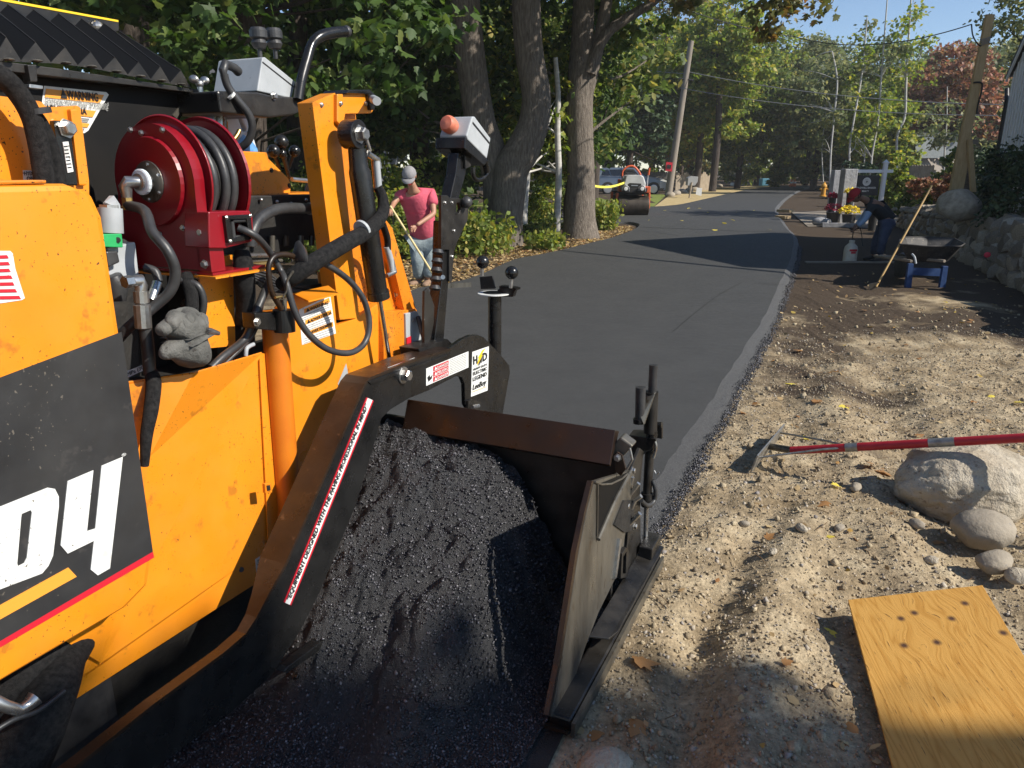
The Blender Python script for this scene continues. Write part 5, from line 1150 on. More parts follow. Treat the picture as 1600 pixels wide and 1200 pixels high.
# ================================================================ things lying on the paver
GLV = {}
GW = -1.50
def gpt(x, y, w=0.0): return W(x, y, GW + w)
JG = {'p': (gpt(296, 536), (.056, .040)), 'c': (gpt(312, 572, -.01), (.056, .034)), 'k': (gpt(290, 516), (.056, .036)),
      'f1': (gpt(262, 508, .012), .020), 'f1b': (gpt(250, 520, .028), .017), 'f2': (gpt(272, 496, .01), .021), 'f2b': (gpt(266, 512, .034), .018),
      'f3': (gpt(297, 490, 0), .021), 'f3b': (gpt(292, 504, .036), .018), 'f4': (gpt(318, 496, -.01), .020), 'f4b': (gpt(316, 512, .024), .017),
      't': (gpt(268, 545, .01), .022), 'tb': (gpt(250, 556, .012), .018)}
keysG = list(JG); meg = bpy.data.meshes.new('work_glove')
EG = [('p', 'c'), ('p', 'k'), ('k', 'f1'), ('f1', 'f1b'), ('k', 'f2'), ('f2', 'f2b'), ('k', 'f3'), ('f3', 'f3b'), ('k', 'f4'), ('f4', 'f4b'), ('p', 't'), ('t', 'tb')]
meg.from_pydata([tuple(JG[k][0]) for k in keysG], [(keysG.index(a), keysG.index(b)) for a, b in EG], [])
og = bpy.data.objects.new('g', meg); col.objects.link(og); sg_ = og.modifiers.new('s', 'SKIN')
for i_, k in enumerate(keysG):
    r_ = JG[k][1]; meg.skin_vertices[0].data[i_].radius = (r_, r_) if not isinstance(r_, tuple) else r_
meg.skin_vertices[0].data[0].use_root = True
q_ = og.modifiers.new('q', 'SUBSURF'); q_.levels = 3; q_.render_levels = 3
tx = bpy.data.textures.new('crease', 'CLOUDS'); tx.noise_scale = .022; dp = og.modifiers.new('crease', 'DISPLACE'); dp.texture = tx; dp.strength = .006; dp.texture_coords = 'GLOBAL'
dgg = bpy.context.evaluated_depsgraph_get(); dgg.update(); gme = bpy.data.meshes.new_from_object(og.evaluated_get(dgg)); bpy.data.objects.remove(og); gme.name = 'work_glove'; gme.materials.clear()
glo = link('work_glove', gme, M['glove'], None, smooth=True)
tag(glo, 'crumpled grey leather work glove lying on the orange side bin of the paver', 'glove')
jw = -2.15
jb = MB(); jb.slab(wpoly([(352, 178), (364, 177), (385, 182), (392, 200), (404, 238), (352, 236)], jw), LV * -.12, [wpoly([(373, 186), (377, 184), (385, 200), (384, 206), (380, 205)], jw)])
jbo = jb.build('water_jug', M['jug'], None, bev=.012); tag(jbo, 'white plastic jug with blue label standing behind the red hose reel', 'jug')
MB().slab(wpoly([(372, 222), (380, 210), (392, 218), (402, 232), (403, 237), (370, 236)], jw + .002), LV * -.002).build('jug_label', M['blue'], jbo)
# ================================================================ plywood
m = bpy.data.materials.new('plywood_face'); m.use_nodes = True; nt = m.node_tree; L_ = nt.links; bs = nt.nodes['Principled BSDF']
tc = nd(nt, 'ShaderNodeTexCoord')
pA, pB, pC = G(1325, 937, .065), G(1535, 914, .16), G(1397, 1200, .05)
gx = (pB - pA).normalized(); gy = (pC - pA); 
knots = [(.335, .31), (.43, .235), (.60, .355), (.24, .60), (.44, .61)]
# plywood built in its own frame: x across (0..wd), y along towards the camera
wd = (pB - pA).length; ln = 1.22
sep = nd(nt, 'ShaderNodeSeparateXYZ'); L_.new(tc.outputs['Object'], sep.inputs[0])
acc = None
kxy = [(wd * .285, .15), (wd * .40, .125), (wd * .615, .18), (wd * .19, .30), (wd * .41, .30), (wd * .86, .285), (wd * .78, .10)]
kmask = None
for i, (kx, ky) in enumerate(kxy):
    vm = nd(nt, 'ShaderNodeVectorMath', operation='DISTANCE'); vm.inputs[1].default_value = (kx, ky, 0); 
    mpp = nd(nt, 'ShaderNodeMapping'); mpp.inputs['Scale'].default_value = (1, .8, 0); vm.inputs[1].default_value = (kx, ky * .8, 0)
    L_.new(tc.outputs['Object'], mpp.inputs[0]); L_.new(mpp.outputs[0], vm.inputs[0])
    mr = nd(nt, 'ShaderNodeMapRange', interpolation_type='SMOOTHERSTEP'); mr.inputs[1].default_value = 0; mr.inputs[2].default_value = .09; mr.inputs[3].default_value = .022 if i % 2 else -.022; mr.inputs[4].default_value = 0
    L_.new(vm.outputs['Value'], mr.inputs[0])
    k2 = nd(nt, 'ShaderNodeMapRange'); k2.inputs[1].default_value = .005; k2.inputs[2].default_value = .017; k2.inputs[3].default_value = 1; k2.inputs[4].default_value = 0; L_.new(vm.outputs['Value'], k2.inputs[0])
    if acc is None: acc = mr.outputs[0]; kmask = k2.outputs[0]
    else:
        a_ = nd(nt, 'ShaderNodeMath', operation='ADD'); L_.new(acc, a_.inputs[0]); L_.new(mr.outputs[0], a_.inputs[1]); acc = a_.outputs[0]
        a2 = nd(nt, 'ShaderNodeMath', operation='MAXIMUM'); L_.new(kmask, a2.inputs[0]); L_.new(k2.outputs[0], a2.inputs[1]); kmask = a2.outputs[0]
ax_ = nd(nt, 'ShaderNodeMath', operation='ADD'); L_.new(sep.outputs[0], ax_.inputs[0]); L_.new(acc, ax_.inputs[1])
cb_ = nd(nt, 'ShaderNodeCombineXYZ'); L_.new(ax_.outputs[0], cb_.inputs[0]); 
my = nd(nt, 'ShaderNodeMath', operation='MULTIPLY'); my.inputs[1].default_value = .075; L_.new(sep.outputs[1], my.inputs[0]); L_.new(my.outputs[0], cb_.inputs[1])
n1 = nd(nt, 'ShaderNodeTexNoise'); setin(n1, Scale=11.0, Detail=2.0, Roughness=.5); L_.new(cb_.outputs[0], n1.inputs['Vector'])
wv = nd(nt, 'ShaderNodeMath', operation='MULTIPLY'); wv.inputs[1].default_value = 30; L_.new(n1.outputs[0], wv.inputs[0]); fr = nd(nt, 'ShaderNodeMath', operation='PINGPONG'); fr.inputs[1].default_value = 1; L_.new(wv.outputs[0], fr.inputs[0])
n2 = nd(nt, 'ShaderNodeTexNoise'); setin(n2, Scale=150.0, Detail=5.0, Roughness=.7); L_.new(cb_.outputs[0], n2.inputs['Vector'])
rr = nd(nt, 'ShaderNodeValToRGB'); e = rr.color_ramp.elements; e[0].color = (.68, .37, .09, 1); e[0].position = .0; e[1].color = (.54, .265, .05, 1); e[1].position = 1; q_ = e.new(.6); q_.color = (.64, .34, .078, 1); L_.new(fr.outputs[0], rr.inputs[0])
r2 = nd(nt, 'ShaderNodeValToRGB'); r2.color_ramp.elements[0].position = .60; r2.color_ramp.elements[1].position = .68; L_.new(n2.outputs[0], r2.inputs[0])
mx = nd(nt, 'ShaderNodeMix', data_type='RGBA'); L_.new(r2.outputs[0], mx.inputs[0]); L_.new(rr.outputs[0], mx.inputs[6]); mx.inputs[7].default_value = (.15, .06, .015, 1)
mx2 = nd(nt, 'ShaderNodeMix', data_type='RGBA'); L_.new(kmask, mx2.inputs[0]); L_.new(mx.outputs[2], mx2.inputs[6]); mx2.inputs[7].default_value = (.10, .05, .03, 1)
L_.new(mx2.outputs[2], bs.inputs['Base Color']); bs.inputs['Roughness'].default_value = .62; bs.inputs['Specular IOR Level'].default_value = .3
bp = nd(nt, 'ShaderNodeBump'); bp.inputs['Strength'].default_value = .5; bp.inputs['Distance'].default_value = .003; L_.new(n2.outputs[0], bp.inputs['Height']); L_.new(bp.outputs[0], bs.inputs['Normal'])
ply = MB().aabb(0, wd, 0, ln, -.018, 0).build('plywood_sheet', m, None, bev=.0015)
zc = gx.cross(Vector((0, 0, -1))); zdir = Vector((0, 0, 1)); ydir = Vector((gx.y, -gx.x, 0)).normalized()
yy = (pC - pA); yy = (yy - gx * yy.dot(gx) * 1.0); ydir = (pC - pA).normalized()
xdir = gx; nrm = ydir.cross(xdir); nrm = -nrm if nrm.z < 0 else nrm
ydir = nrm.cross(xdir) * (1 if nrm.cross(xdir).dot(ydir) > 0 else -1)
cxl = (pC - pA).dot(xdir) / (pC - pA).dot(ydir)
for v_ in ply.data.vertices: v_.co.x += cxl * v_.co.y
mw = Matrix(((xdir.x, ydir.x, nrm.x, pA.x), (xdir.y, ydir.y, nrm.y, pA.y), (xdir.z, ydir.z, nrm.z, pA.z), (0, 0, 0, 1)))
if mw.determinant() < 0: 
    ply.data.flip_normals(); ply.data.transform(Matrix.Diagonal((1, 1, -1, 1)))
    mw = Matrix(((xdir.x, ydir.x, -nrm.x, pA.x), (xdir.y, ydir.y, -nrm.y, pA.y), (xdir.z, ydir.z, -nrm.z, pA.z), (0, 0, 0, 1)))
    ply.data.transform(Matrix.Diagonal((1, 1, 1, 1)))
    ply.data.transform(Matrix.Translation((0, 0, 0)))
ply.matrix_world = mw
tag(ply, 'weathered orange plywood sheet with dark knots lying on the dirt', 'plywood')
cst = G(1590, 1108, .07); o = leaves('fallen_leaf', [(0, 0, 0)], [.10], M['leaf_brown'], None, 'maple', up=1, rng=np.random.default_rng(77)); o.location = cst
tag(o, 'large curled brown leaf resting on the plywood sheet', 'leaf')

# ================================================================ lute rake
M['alu'] = mat('dull_aluminium', (.40, .39, .36), .42, metal=.7, c2=(.22, .21, .19), nscale=30, rvar=.1, bump=.1)
M['red_glass'] = mat('red_fibreglass', (.36, .012, .018), .42, c2=(.45, .02, .03), nscale=12, c3=(.2, .05, .04), c3scale=60, c3thr=.68)
h0 = G(1172, 742); h1 = G(1215, 690)
rakeo = thing('lute_rake', (h0 + h1) / 2, 'asphalt lute rake with long red handle and flat metal head, propped over the big boulder', 'rake')
hd_ = (h1 - h0).normalized(); tilt = Vector((.25, -.1, 1)).normalized()
mb = MB(); base0 = h0 + UP * .012; base1 = h1 + UP * .012
mb.box((base0 + base1) / 2 + tilt * .055, (base1 - base0) / 2, hd_.cross(tilt).normalized() * .004, tilt * .055); mb.build('rake_head', M['alu'], rakeo, bev=.001)
hc_ = (base0 + base1) / 2 + tilt * .06
hA = D(1236, 704, 3.78); hB = D(1605, 684, 3.16); hE = hA + (hB - hA) * 1.9
MB().tube([hA, hE], .022, 16).build('handle', M['red_glass'], rakeo, smooth=True)
MB().tube([hc_, hA + (hE - hA) * .005], .020, 12).build('socket', M['worn_steel'], rakeo, smooth=True)
hj = hA.lerp(hE, .155)
for p, off in ((base0.lerp(base1, .12) + tilt * .07, .016), (base0.lerp(base1, .9) + tilt * .07, .016)):
    MB().tube([p, p.lerp(hj, .7) + UP * .006, hj], .0065, 8).build('brace', M['alu'], rakeo, smooth=True)
MB().tube([hj - (hE - hA).normalized() * .03, hj + (hE - hA).normalized() * .03], .0235, 12).build('clamp', M['alu'], rakeo, smooth=True)
q0 = hA.lerp(hE, .33); q1 = hA.lerp(hE, .385); MB().tube([q0, q1], .0226, 16).build('handle_label', M['alu'], rakeo, smooth=True)
for t in (.1, .35, .6, .88): bolt(base0.lerp(base1, t) + tilt * .075 - hd_.cross(tilt) * .004, hd_.cross(tilt), .006, .006, M['zinc'], rakeo)

# ================================================================ people
def skin(name, J, E, m, parent=None, sub=2):
    """J: {key: (pos, radius)}; E: list of key pairs; first key is the root"""
    keys = list(J); me = bpy.data.meshes.new(name)
    me.from_pydata([tuple(J[k][0]) for k in keys], [(keys.index(a), keys.index(b)) for a, b in E], [])
    o = bpy.data.objects.new(name, me); col.objects.link(o)
    s = o.modifiers.new('s', 'SKIN'); s.use_smooth_shade = True
    for i, k in enumerate(keys):
        r = J[k][1]; r = (r, r) if not isinstance(r, tuple) else r
        me.skin_vertices[0].data[i].radius = r
    me.skin_vertices[0].data[0].use_root = True
    q = o.modifiers.new('q', 'SUBSURF'); q.levels = sub; q.render_levels = sub
    dg = bpy.context.evaluated_depsgraph_get(); dg.update()
    nm = bpy.data.meshes.new_from_object(o.evaluated_get(dg)); bpy.data.objects.remove(o); nm.name = name; nm.materials.clear()
    return link(name, nm, m, parent, smooth=True)
M['skin'] = mat('skin', (.42, .22, .14), .55, c2=(.36, .18, .11), nscale=20)
M['skin_dark'] = mat('skin_tan', (.20, .10, .06), .55)
M['pink'] = mat('pink_tshirt', (.62, .10, .15), .85, c2=(.52, .08, .12), nscale=8, bump=.5, bscale=12, bdist=.03)
M['faded_print'] = mat('faded_print', (.62, .32, .32), .85)
M['jeans'] = mat('washed_jeans', (.13, .17, .19), .9, c2=(.30, .35, .35), nscale=7, bump=.6, bscale=14, bdist=.03)
M['jeans_dark'] = mat('dark_jeans', (.02, .03, .06), .9, c2=(.05, .07, .12), nscale=7, bump=.5, bscale=14, bdist=.02)
M['boot'] = mat('tan_boot', (.22, .13, .08), .8, c2=(.3, .2, .13), nscale=15)
M['boot_dark'] = mat('dark_boot', (.02, .018, .016), .7)
M['cap_grey'] = mat('grey_cap', (.22, .215, .22), .85, c2=(.28, .27, .27), nscale=20)
M['cap_red'] = mat('red_cap', (.30, .012, .018), .85)
M['tee_dark'] = mat('dark_tshirt', (.012, .016, .020), .9, bump=.4, bscale=14, bdist=.02)
M['sleeve_blue'] = mat('blue_sleeve', (.22, .30, .42), .9, bump=.4, bscale=14, bdist=.02)
M['hair'] = mat('dark_hair', (.02, .014, .01), .8)
def hand(c, d, side, m, parent, s=1.0):
    d = Vector(d).normalized(); side = Vector(side).normalized(); up_ = d.cross(side).normalized()
    J = {'w': (c - d * .03 * s, .026 * s), 'p': (c + d * .03 * s, (.040 * s, .018 * s))}; E = [('w', 'p')]
    for i, (o_, l) in enumerate(((-.030, .060), (-.010, .072), (.010, .068), (.030, .052))):
        k = c + d * .062 * s + side * o_ * s; t = k + d * l * .5 * s - up_ * .015 * s; t2 = k + d * l * .45 * s - up_ * .045 * s
        J['a%d' % i] = (k, .010 * s); J['b%d' % i] = (t, .009 * s); J['c%d' % i] = (t2, .008 * s); E += [('p', 'a%d' % i), ('a%d' % i, 'b%d' % i), ('b%d' % i, 'c%d' % i)]
    J['t1'] = (c + side * -.045 * s + d * .02 * s - up_ * .01 * s, .012 * s); J['t2'] = (c + side * -.05 * s + d * .05 * s - up_ * .035 * s, .010 * s); E += [('w', 't1'), ('t1', 't2')]
    return skin('hand', J, E, m, parent, 1)
def boot(c, toe, m, parent):
    toe = Vector(toe).normalized(); J = {'h': (c - toe * .06 + UP * .05, .05), 'm': (c + toe * .06 + UP * .045, (.05, .045)), 't': (c + toe * .19 + UP * .035, (.048, .035)), 'a': (c - toe * .05 + UP * .14, .052)}
    return skin('boot', J, [('h', 'm'), ('m', 't'), ('h', 'a')], m, parent, 2)
def person(root_px, label, P, mats, face, capdir, sleeves=True, longsl=False, thick=1.0):
    base = G(*root_px); base.z = .0
    o = thing('person', base, label, 'person')
    t = thick
    body = dict(pel=(P['pel'], (.13 * t, .10 * t)), ab=(P['ab'], (.135 * t, .10 * t)), ch=(P['ch'], (.16 * t, .11 * t)), nk=(P['nk'], .055), hd0=(P['nk'].lerp(P['hd'], .55), .062))
    E = [('pel', 'ab'), ('ab', 'ch'), ('ch', 'nk'), ('nk', 'hd0')]
    for s in 'LR':
        body['sh' + s] = (P['sh' + s], .052); body['el' + s] = (P['el' + s], .040); body['wr' + s] = (P['wr' + s], .027)
        body['hp' + s] = (P['hp' + s], .085); body['kn' + s] = (P['kn' + s], .058); body['an' + s] = (P['an' + s], .040)
        E += [('ch', 'sh' + s), ('sh' + s, 'el' + s), ('el' + s, 'wr' + s), ('pel', 'hp' + s), ('hp' + s, 'kn' + s), ('kn' + s, 'an' + s)]
    skin('body', body, E, mats['skin'], o)
    f = Vector(face).normalized(); hd = P['hd']; u = (hd - P['nk']).normalized(); u = (u - f * u.dot(f)).normalized(); r = f.cross(u)
    hm = MB(); hm.ball((0, 0, 0), 1, 20)
    V = []
    for v in hm.v:
        x, y, z = v; jaw = 1 - .22 * max(0, -z); V.append(hd + r * (x * .078 * jaw) + f * (y * .098 * (1 - .12 * max(0, -z)) ) + u * (z * .122))
    hm.v = V; ho = hm.build('head', mats['skin'], o, smooth=True)
    nb = MB(); nb.add([hd + f * .095 + u * .03, hd + f * .092 + r * .018 - u * .025, hd + f * .092 - r * .018 - u * .025, hd + f * .122 - u * .018], [(0, 3, 1), (0, 2, 3), (1, 3, 2)]); nb.build('nose', mats['skin'], ho)
    for s in (-1, 1):
        MB().ball(hd + f * .088 + r * .032 * s + u * .022, .011, 8).build('eye', M['white'], ho, smooth=True)
        MB().ball(hd + f * .097 + r * .032 * s + u * .022, .005, 6).build('pupil', M['hair'], ho) if False else None
        MB().ball(hd + r * .08 * s - f * .01, .028, 8, (.35, .7, 1)).build('ear', mats['skin'], ho, smooth=True)
        MB().tube([hd + f * .094 + r * .05 * s + u * .042, hd + f * .102 + r * .018 * s + u * .046], .005, 6).build('eyebrow', M['hair'], ho)
    MB().tube([hd + f * .090 - r * .024 - u * .052, hd + f * .097 - u * .050, hd + f * .090 + r * .024 - u * .052], .0045, 6).build('mouth', M['decal_red'], ho, smooth=True)
    hr = MB(); hr.ball((0, 0, 0), 1, 16); hr.v = [hd + r * (x * .083) + f * (y * .098 - .012) + u * (z * .115 + .01) if (z > -.5 and y < .45) or z > .55 else hd + (r * x + f * y + u * z) * .05 for x, y, z in hr.v]
    hr.build('hair', M['hair'], ho, smooth=True)
    # cap
    cu = (u + f * .18).normalized(); cf = f
    cp = MB(); cp.ball((0, 0, 0), 1, 18); V = []
    for x, y, z in cp.v:
        z2 = max(z, .0); V.append(hd + u * .035 + r * (x * .096) + f * (y * .112 - .006) + u * (z2 * .105))
    cp.v = V; co = cp.build('cap', mats['cap'], o, smooth=True)
    bv = []; nb_ = 12
    for i in range(nb_ + 1):
        a = pi * (i / nb_ - .5) * .95; bv.append(hd + u * .042 + r * sin(a) * .088 + f * (.075 + cos(a) * .02)); 
    for i in range(nb_ + 1):
        a = pi * (i / nb_ - .5) * .95; bv.append(hd + u * (.030 - .012 * cos(a)) + r * sin(a) * .088 + f * (.075 + cos(a) * .105))
    MB().add(bv, [(i, i + 1, i + nb_ + 2, i + nb_ + 1) for i in range(nb_)]).build('cap_peak', mats['cap'], co, smooth=True, solid=.004)
    # clothes
    cl = dict(ab=(P['ab'], (.165 * t, .14 * t)), pel=(P['pel'].lerp(P['ab'], .02), (.150 * t, .130 * t)), ch=(P['ch'], (.192 * t, .158 * t)), nk=(P['ch'].lerp(P['nk'], .62), .092))
    E = [('ab', 'pel'), ('ab', 'ch'), ('ch', 'nk')]
    for s in 'LR':
        k = .62 if not longsl else .98
        cl['s' + s] = (P['sh' + s], .080 * t); cl['e' + s] = (P['sh' + s].lerp(P['el' + s], k), .066 * t); E += [('ch', 's' + s), ('s' + s, 'e' + s)]
    skin('shirt', cl, E, mats['shirt'], o)
    if 'sleeve' in mats:
        for s in 'LR': skin('sleeve', {'a': (P['sh' + s].lerp(P['el' + s], .25), .068), 'b': (P['el' + s], .058), 'c': (P['wr' + s], .040)}, [('a', 'b'), ('b', 'c')], mats['sleeve'], o)
    pt = dict(pel=(P['pel'], (.165 * t, .15 * t))); E = []
    for s in 'LR':
        pt['h' + s] = (P['hp' + s], .122 * t); pt['k' + s] = (P['kn' + s], .082 * t); pt['c' + s] = (P['kn' + s].lerp(P['an' + s], .5), .074 * t); pt['a' + s] = (P['an' + s] + UP * .02, .066 * t)
        E += [('pel', 'h' + s), ('h' + s, 'k' + s), ('k' + s, 'c' + s), ('c' + s, 'a' + s)]
    skin('trousers', pt, E, mats['pants'], o)
    for s in 'LR':
        boot(Vector((P['an' + s].x, P['an' + s].y, base.z)), P['toe' + s], mats['boot'], o)
        hand(P['wr' + s] + (P['wr' + s] - P['el' + s]).normalized() * .035, (P['wr' + s] - P['el' + s]), P['hs' + s], mats['skin'], o)
    return o
Yp = 10.5
P = dict(pel=D(662, 371, 10.62), ab=D(657, 345, 10.5), ch=D(650, 316, 10.38), nk=D(644, 291, 10.25), hd=D(640, 276, 10.12),
         shL=D(674, 303, 10.42), elL=D(678, 334, 10.25), wrL=D(651, 352, 10.02), shR=D(626, 302, 10.34), elR=D(615, 318, 10.2), wrR=D(611, 327, 10.02),
         hpL=D(672, 378, 10.62), hpR=D(652, 378, 10.62), knL=D(671, 408, 10.5), knR=D(653, 408, 10.45), anL=D(668, 437, 10.5), anR=D(654, 438, 10.55),
         toeL=(-.15, -1, 0), toeR=(-.7, -.8, 0), hsL=(0, 0, 1), hsR=(1, 0, 0))
man = person((658, 445), 'man in pink t-shirt, grey cap and jeans at the left edge of the asphalt', P, dict(skin=M['skin'], shirt=M['pink'], pants=M['jeans'], boot=M['boot'], cap=M['cap_grey']), (-.05, -1, -.75), None, thick=1.22)
# faded print lines on the shirt front
for k in range(5):
    a = D(632 + k * 1.2, 306 + k * 7, 10.185); b = D(652 + k * .5, 308 + k * 7.4, 10.16)
pole0 = D(611, 324, 10.02); pole1 = D(672, 421, 9.93); dirp = (pole1 - pole0).normalized()
rk = thing('long_handled_rake', pole1, 'pale wooden rake handle held by the man in the pink shirt', 'rake')
MB().tube([pole0 - dirp * .02, pole0 + dirp * 1.52], .015, 10).build('handle', mat('pale_wood', (.62, .48, .20), .6, c2=(.7, .56, .28), nscale=20), rk, smooth=True)
e_ = pole0 + dirp * 1.52; e_.z = max(e_.z, .05)
MB().box(Vector((e_.x, e_.y, .1)), (.25, .1, 0), (0, .006, .0), (0, 0, .03)).build('rake_head', M['worn_steel'], rk)

Yr = 13.3
P = dict(pel=D(1388, 342, 13.3), ab=D(1383, 330, 13.3), ch=D(1366, 319, 13.28), nk=D(1350, 311, 13.25), hd=D(1337, 306, 13.2),
         shL=D(1362, 322, 13.1), elL=D(1352, 342, 13.05), wrL=D(1340, 354, 13.05), shR=D(1362, 320, 13.5), elR=D(1350, 338, 13.5), wrR=D(1338, 352, 13.35),
         hpL=D(1386, 352, 13.15), hpR=D(1382, 352, 13.5), knL=D(1379, 376, 13.15), knR=D(1368, 378, 13.5), anL=D(1374, 401, 13.2), anR=D(1364, 400, 13.55),
         toeL=(-1, -.3, 0), toeR=(-1, -.2, 0), hsL=(0, 1, 0), hsR=(0, 1, 0))
man2 = person((1372, 407), 'man in red cap and dark t-shirt bending over beside the wheelbarrow', P, dict(skin=M['skin_dark'], shirt=M['tee_dark'], sleeve=M['sleeve_blue'], pants=M['jeans_dark'], boot=M['boot_dark'], cap=M['cap_red']), (-.75, -.15, -.75), None)

# sprayer
sx = G(1327, 410); spr = thing('pump_sprayer', sx, 'translucent plastic pump sprayer with red print standing on the dirt before the red-capped man', 'sprayer')
M['cloudy'] = mat('cloudy_plastic', (.52, .44, .33), .5, c2=(.62, .56, .46), nscale=10)
MB().lathe(sx, UP, [(.10, 0), (.118, .02), (.118, .22), (.105, .28), (.06, .33), (.045, .34), (.05, .37), (.05, .39), (.02, .395)], 24).build('tank', M['cloudy'], spr, smooth=False)
for k, (w_, z_) in enumerate(((.075, .225), (.045, .185))):
    vs_ = []; 
    for a in range(9):
        t = -pi / 2 + (a / 8 - .5) * w_ * 16; vs_ += [sx + Vector((cos(t) * .1195, sin(t) * .1195, z_ - .018)), sx + Vector((cos(t) * .1195, sin(t) * .1195, z_ + .018))]
    MB().add(vs_, [(2 * i, 2 * i + 2, 2 * i + 3, 2 * i + 1) for i in range(8)]).build('red_print', M['decal_red'], spr)
MB().tube([sx + UP * .39, sx + UP * .58], .010, 8).build('pump_rod', M['black_paint'], spr)
MB().tube([sx + Vector((-.08, 0, .60)), sx + Vector((0, 0, .57)), sx + Vector((.08, 0, .60))], .013, 8).build('pump_handle', M['black_paint'], spr)
hose('spray_hose', [sx + Vector((.04, 0, .37)), sx + Vector((.14, -.02, .42)), sx + Vector((.2, 0, .3)), sx + Vector((.16, .05, .55)), P['wrL']], .007, M['rubber'], spr)
# boards on the ground
M['wood_grey'] = mat('weathered_board', (.20, .16, .12), .85, c2=(.32, .27, .21), nscale=8, stretch=(1, 8, 8), bump=.4, bscale=40)
M['wood_tan'] = mat('lumber', (.42, .29, .14), .7, c2=(.54, .40, .22), nscale=5, stretch=(6, 6, 1), bump=.3, bscale=40)
def board(px0, px1, wd_, th, m, label, name='board', z=.02, zz=None):
    a = G(*px0); b = G(*px1); d = b - a; d.z = 0; nn = Vector((d.y, -d.x, 0)).normalized()
    zz0 = gz(a.x, a.y) + z
    o = MB().box((a + b) / 2 + UP * (zz0 + th / 2), d / 2, nn * wd_ / 2, UP * th / 2).build(name, m, None, bev=.003); tag(o, label, 'board'); return o
board((1258, 412), (1412, 412), .09, .03, M['wood_grey'], 'long weathered board on the dirt in front of the sprayer')
board((1372, 405), (1420, 406), .14, .04, M['wood_grey'], 'short board behind the wheelbarrow leg')
board((1216, 337), (1236, 338), .30, .09, M['wood_tan'], 'upper of two short lumber offcuts at the asphalt edge', z=.14)
board((1215, 342), (1231, 343), .32, .10, M['wood_tan'], 'lower of two short lumber offcuts at the asphalt edge', z=.02)

# wheelbarrow (seen from behind the tray)
wbb = G(1445, 448); Yw = wbb.y
wbo = thing('wheelbarrow', (wbb.x, Yw, 0), 'black steel wheelbarrow with blue legs standing on the dark soil', 'wheelbarrow')
M['tray'] = mat('wheelbarrow_tray', (.018, .017, .016), .65, c2=(.07, .065, .06), nscale=8, metal=.2, c3=(.2, .17, .12), c3scale=25, c3thr=.62)
M['blue_steel'] = mat('blue_steel', (.012, .04, .13), .5, c2=(.03, .07, .18), nscale=12)
ring0 = [(1409, 383), (1420, 370), (1490, 371), (1504, 377), (1508, 390), (1490, 392)]
def tr(x, y, Yo): return D(x, y, Yw + Yo)
topr = [tr(1406, 383, -.15), tr(1450, 390, -.28), tr(1500, 391, -.25), tr(1507, 384, .0), tr(1492, 371, .55), tr(1450, 368, .7), tr(1415, 367, .65), tr(1406, 374, .3)]
zt = [p.z for p in topr]; cxy = sum(topr, Vector()) / 8
for p in topr: p.z = .62 + (p.z - .62) * .35
botr = [Vector((cxy.x + (p.x - cxy.x) * .62, cxy.y + (p.y - cxy.y) * .6, .36)) for p in topr]
v = topr + botr; f = [(i, (i + 1) % 8, (i + 1) % 8 + 8, i + 8) for i in range(8)] + [tuple(range(8, 16))]
MB().add(v, f).build('tray', M['tray'], wbo, solid=.006)
MB().tube(topr + [topr[0]], .010, 8).build('tray_rim', M['tray'], wbo, smooth=True)
def lg(px0, px1, Yo, r=.02):
    a = D(*px0, Yw + Yo); b = D(*px1, Yw + Yo); return a, b
MB().slab([tr(1424, 418, -.2), tr(1478, 420, -.2), tr(1477, 432, -.2), tr(1426, 430, -.2)], (0, .01, 0)).build('cross_brace', M['blue_steel'], wbo, bev=.003)
for (a, b) in (((1424, 412), (1419, 451)), ((1478, 416), (1472, 452))):
    MB().slab([tr(a[0] - 4, a[1], -.21), tr(a[0] + 4, a[1], -.21), tr(b[0] + 5, b[1], -.21), tr(b[0] - 4, b[1], -.21)], (0, .05, 0)).build('leg', M['blue_steel'], wbo, bev=.004)
for x in (1424, 1476):
    a = tr(x, 408, -.45); b = Vector((a.x + (.18 if x < 1450 else -.18), Yw + .95, .33)); MB().tube([a, b], .021, 8).build('handle', M['wood_grey'], wbo, smooth=True)
MB().lathe(Vector((cxy.x + .0, Yw + .85, .19)) - Vector((.04, 0, 0)), (1, 0, 0), [(.08, 0), (.19, .01), (.2, .04), (.19, .07), (.08, .08)], 24).build('wheel', M['rubber'], wbo, smooth=True)
hose('handle_grip', [tr(1425, 397, -.3), tr(1429, 402, -.35), tr(1431, 412, -.38)], .014, M['grey_box'], wbo)
# shovel leaning on the barrow
s0 = D(1456, 290, Yw + .2); s1 = D(1369, 448, Yw - .35)
sv = thing('landscape_rake', s1, 'wooden handled rake leaning across the front of the wheelbarrow', 'rake')
MB().tube([s1, s0], .014, 10).build('handle', mat('oiled_handle', (.40, .24, .08), .45, c2=(.5, .33, .13), nscale=10), sv, smooth=True)
mb = MB(); dd_ = (s1 - s0).normalized(); mb.slab([s1 + Vector((-.10, 0, .04)), s1 + Vector((.04, 0, .07)), s1 + Vector((.02, .02, -.02)), s1 + Vector((-.08, .02, -.05))], (0, .006, 0)); mb.build('blade', M['worn_steel'], sv)

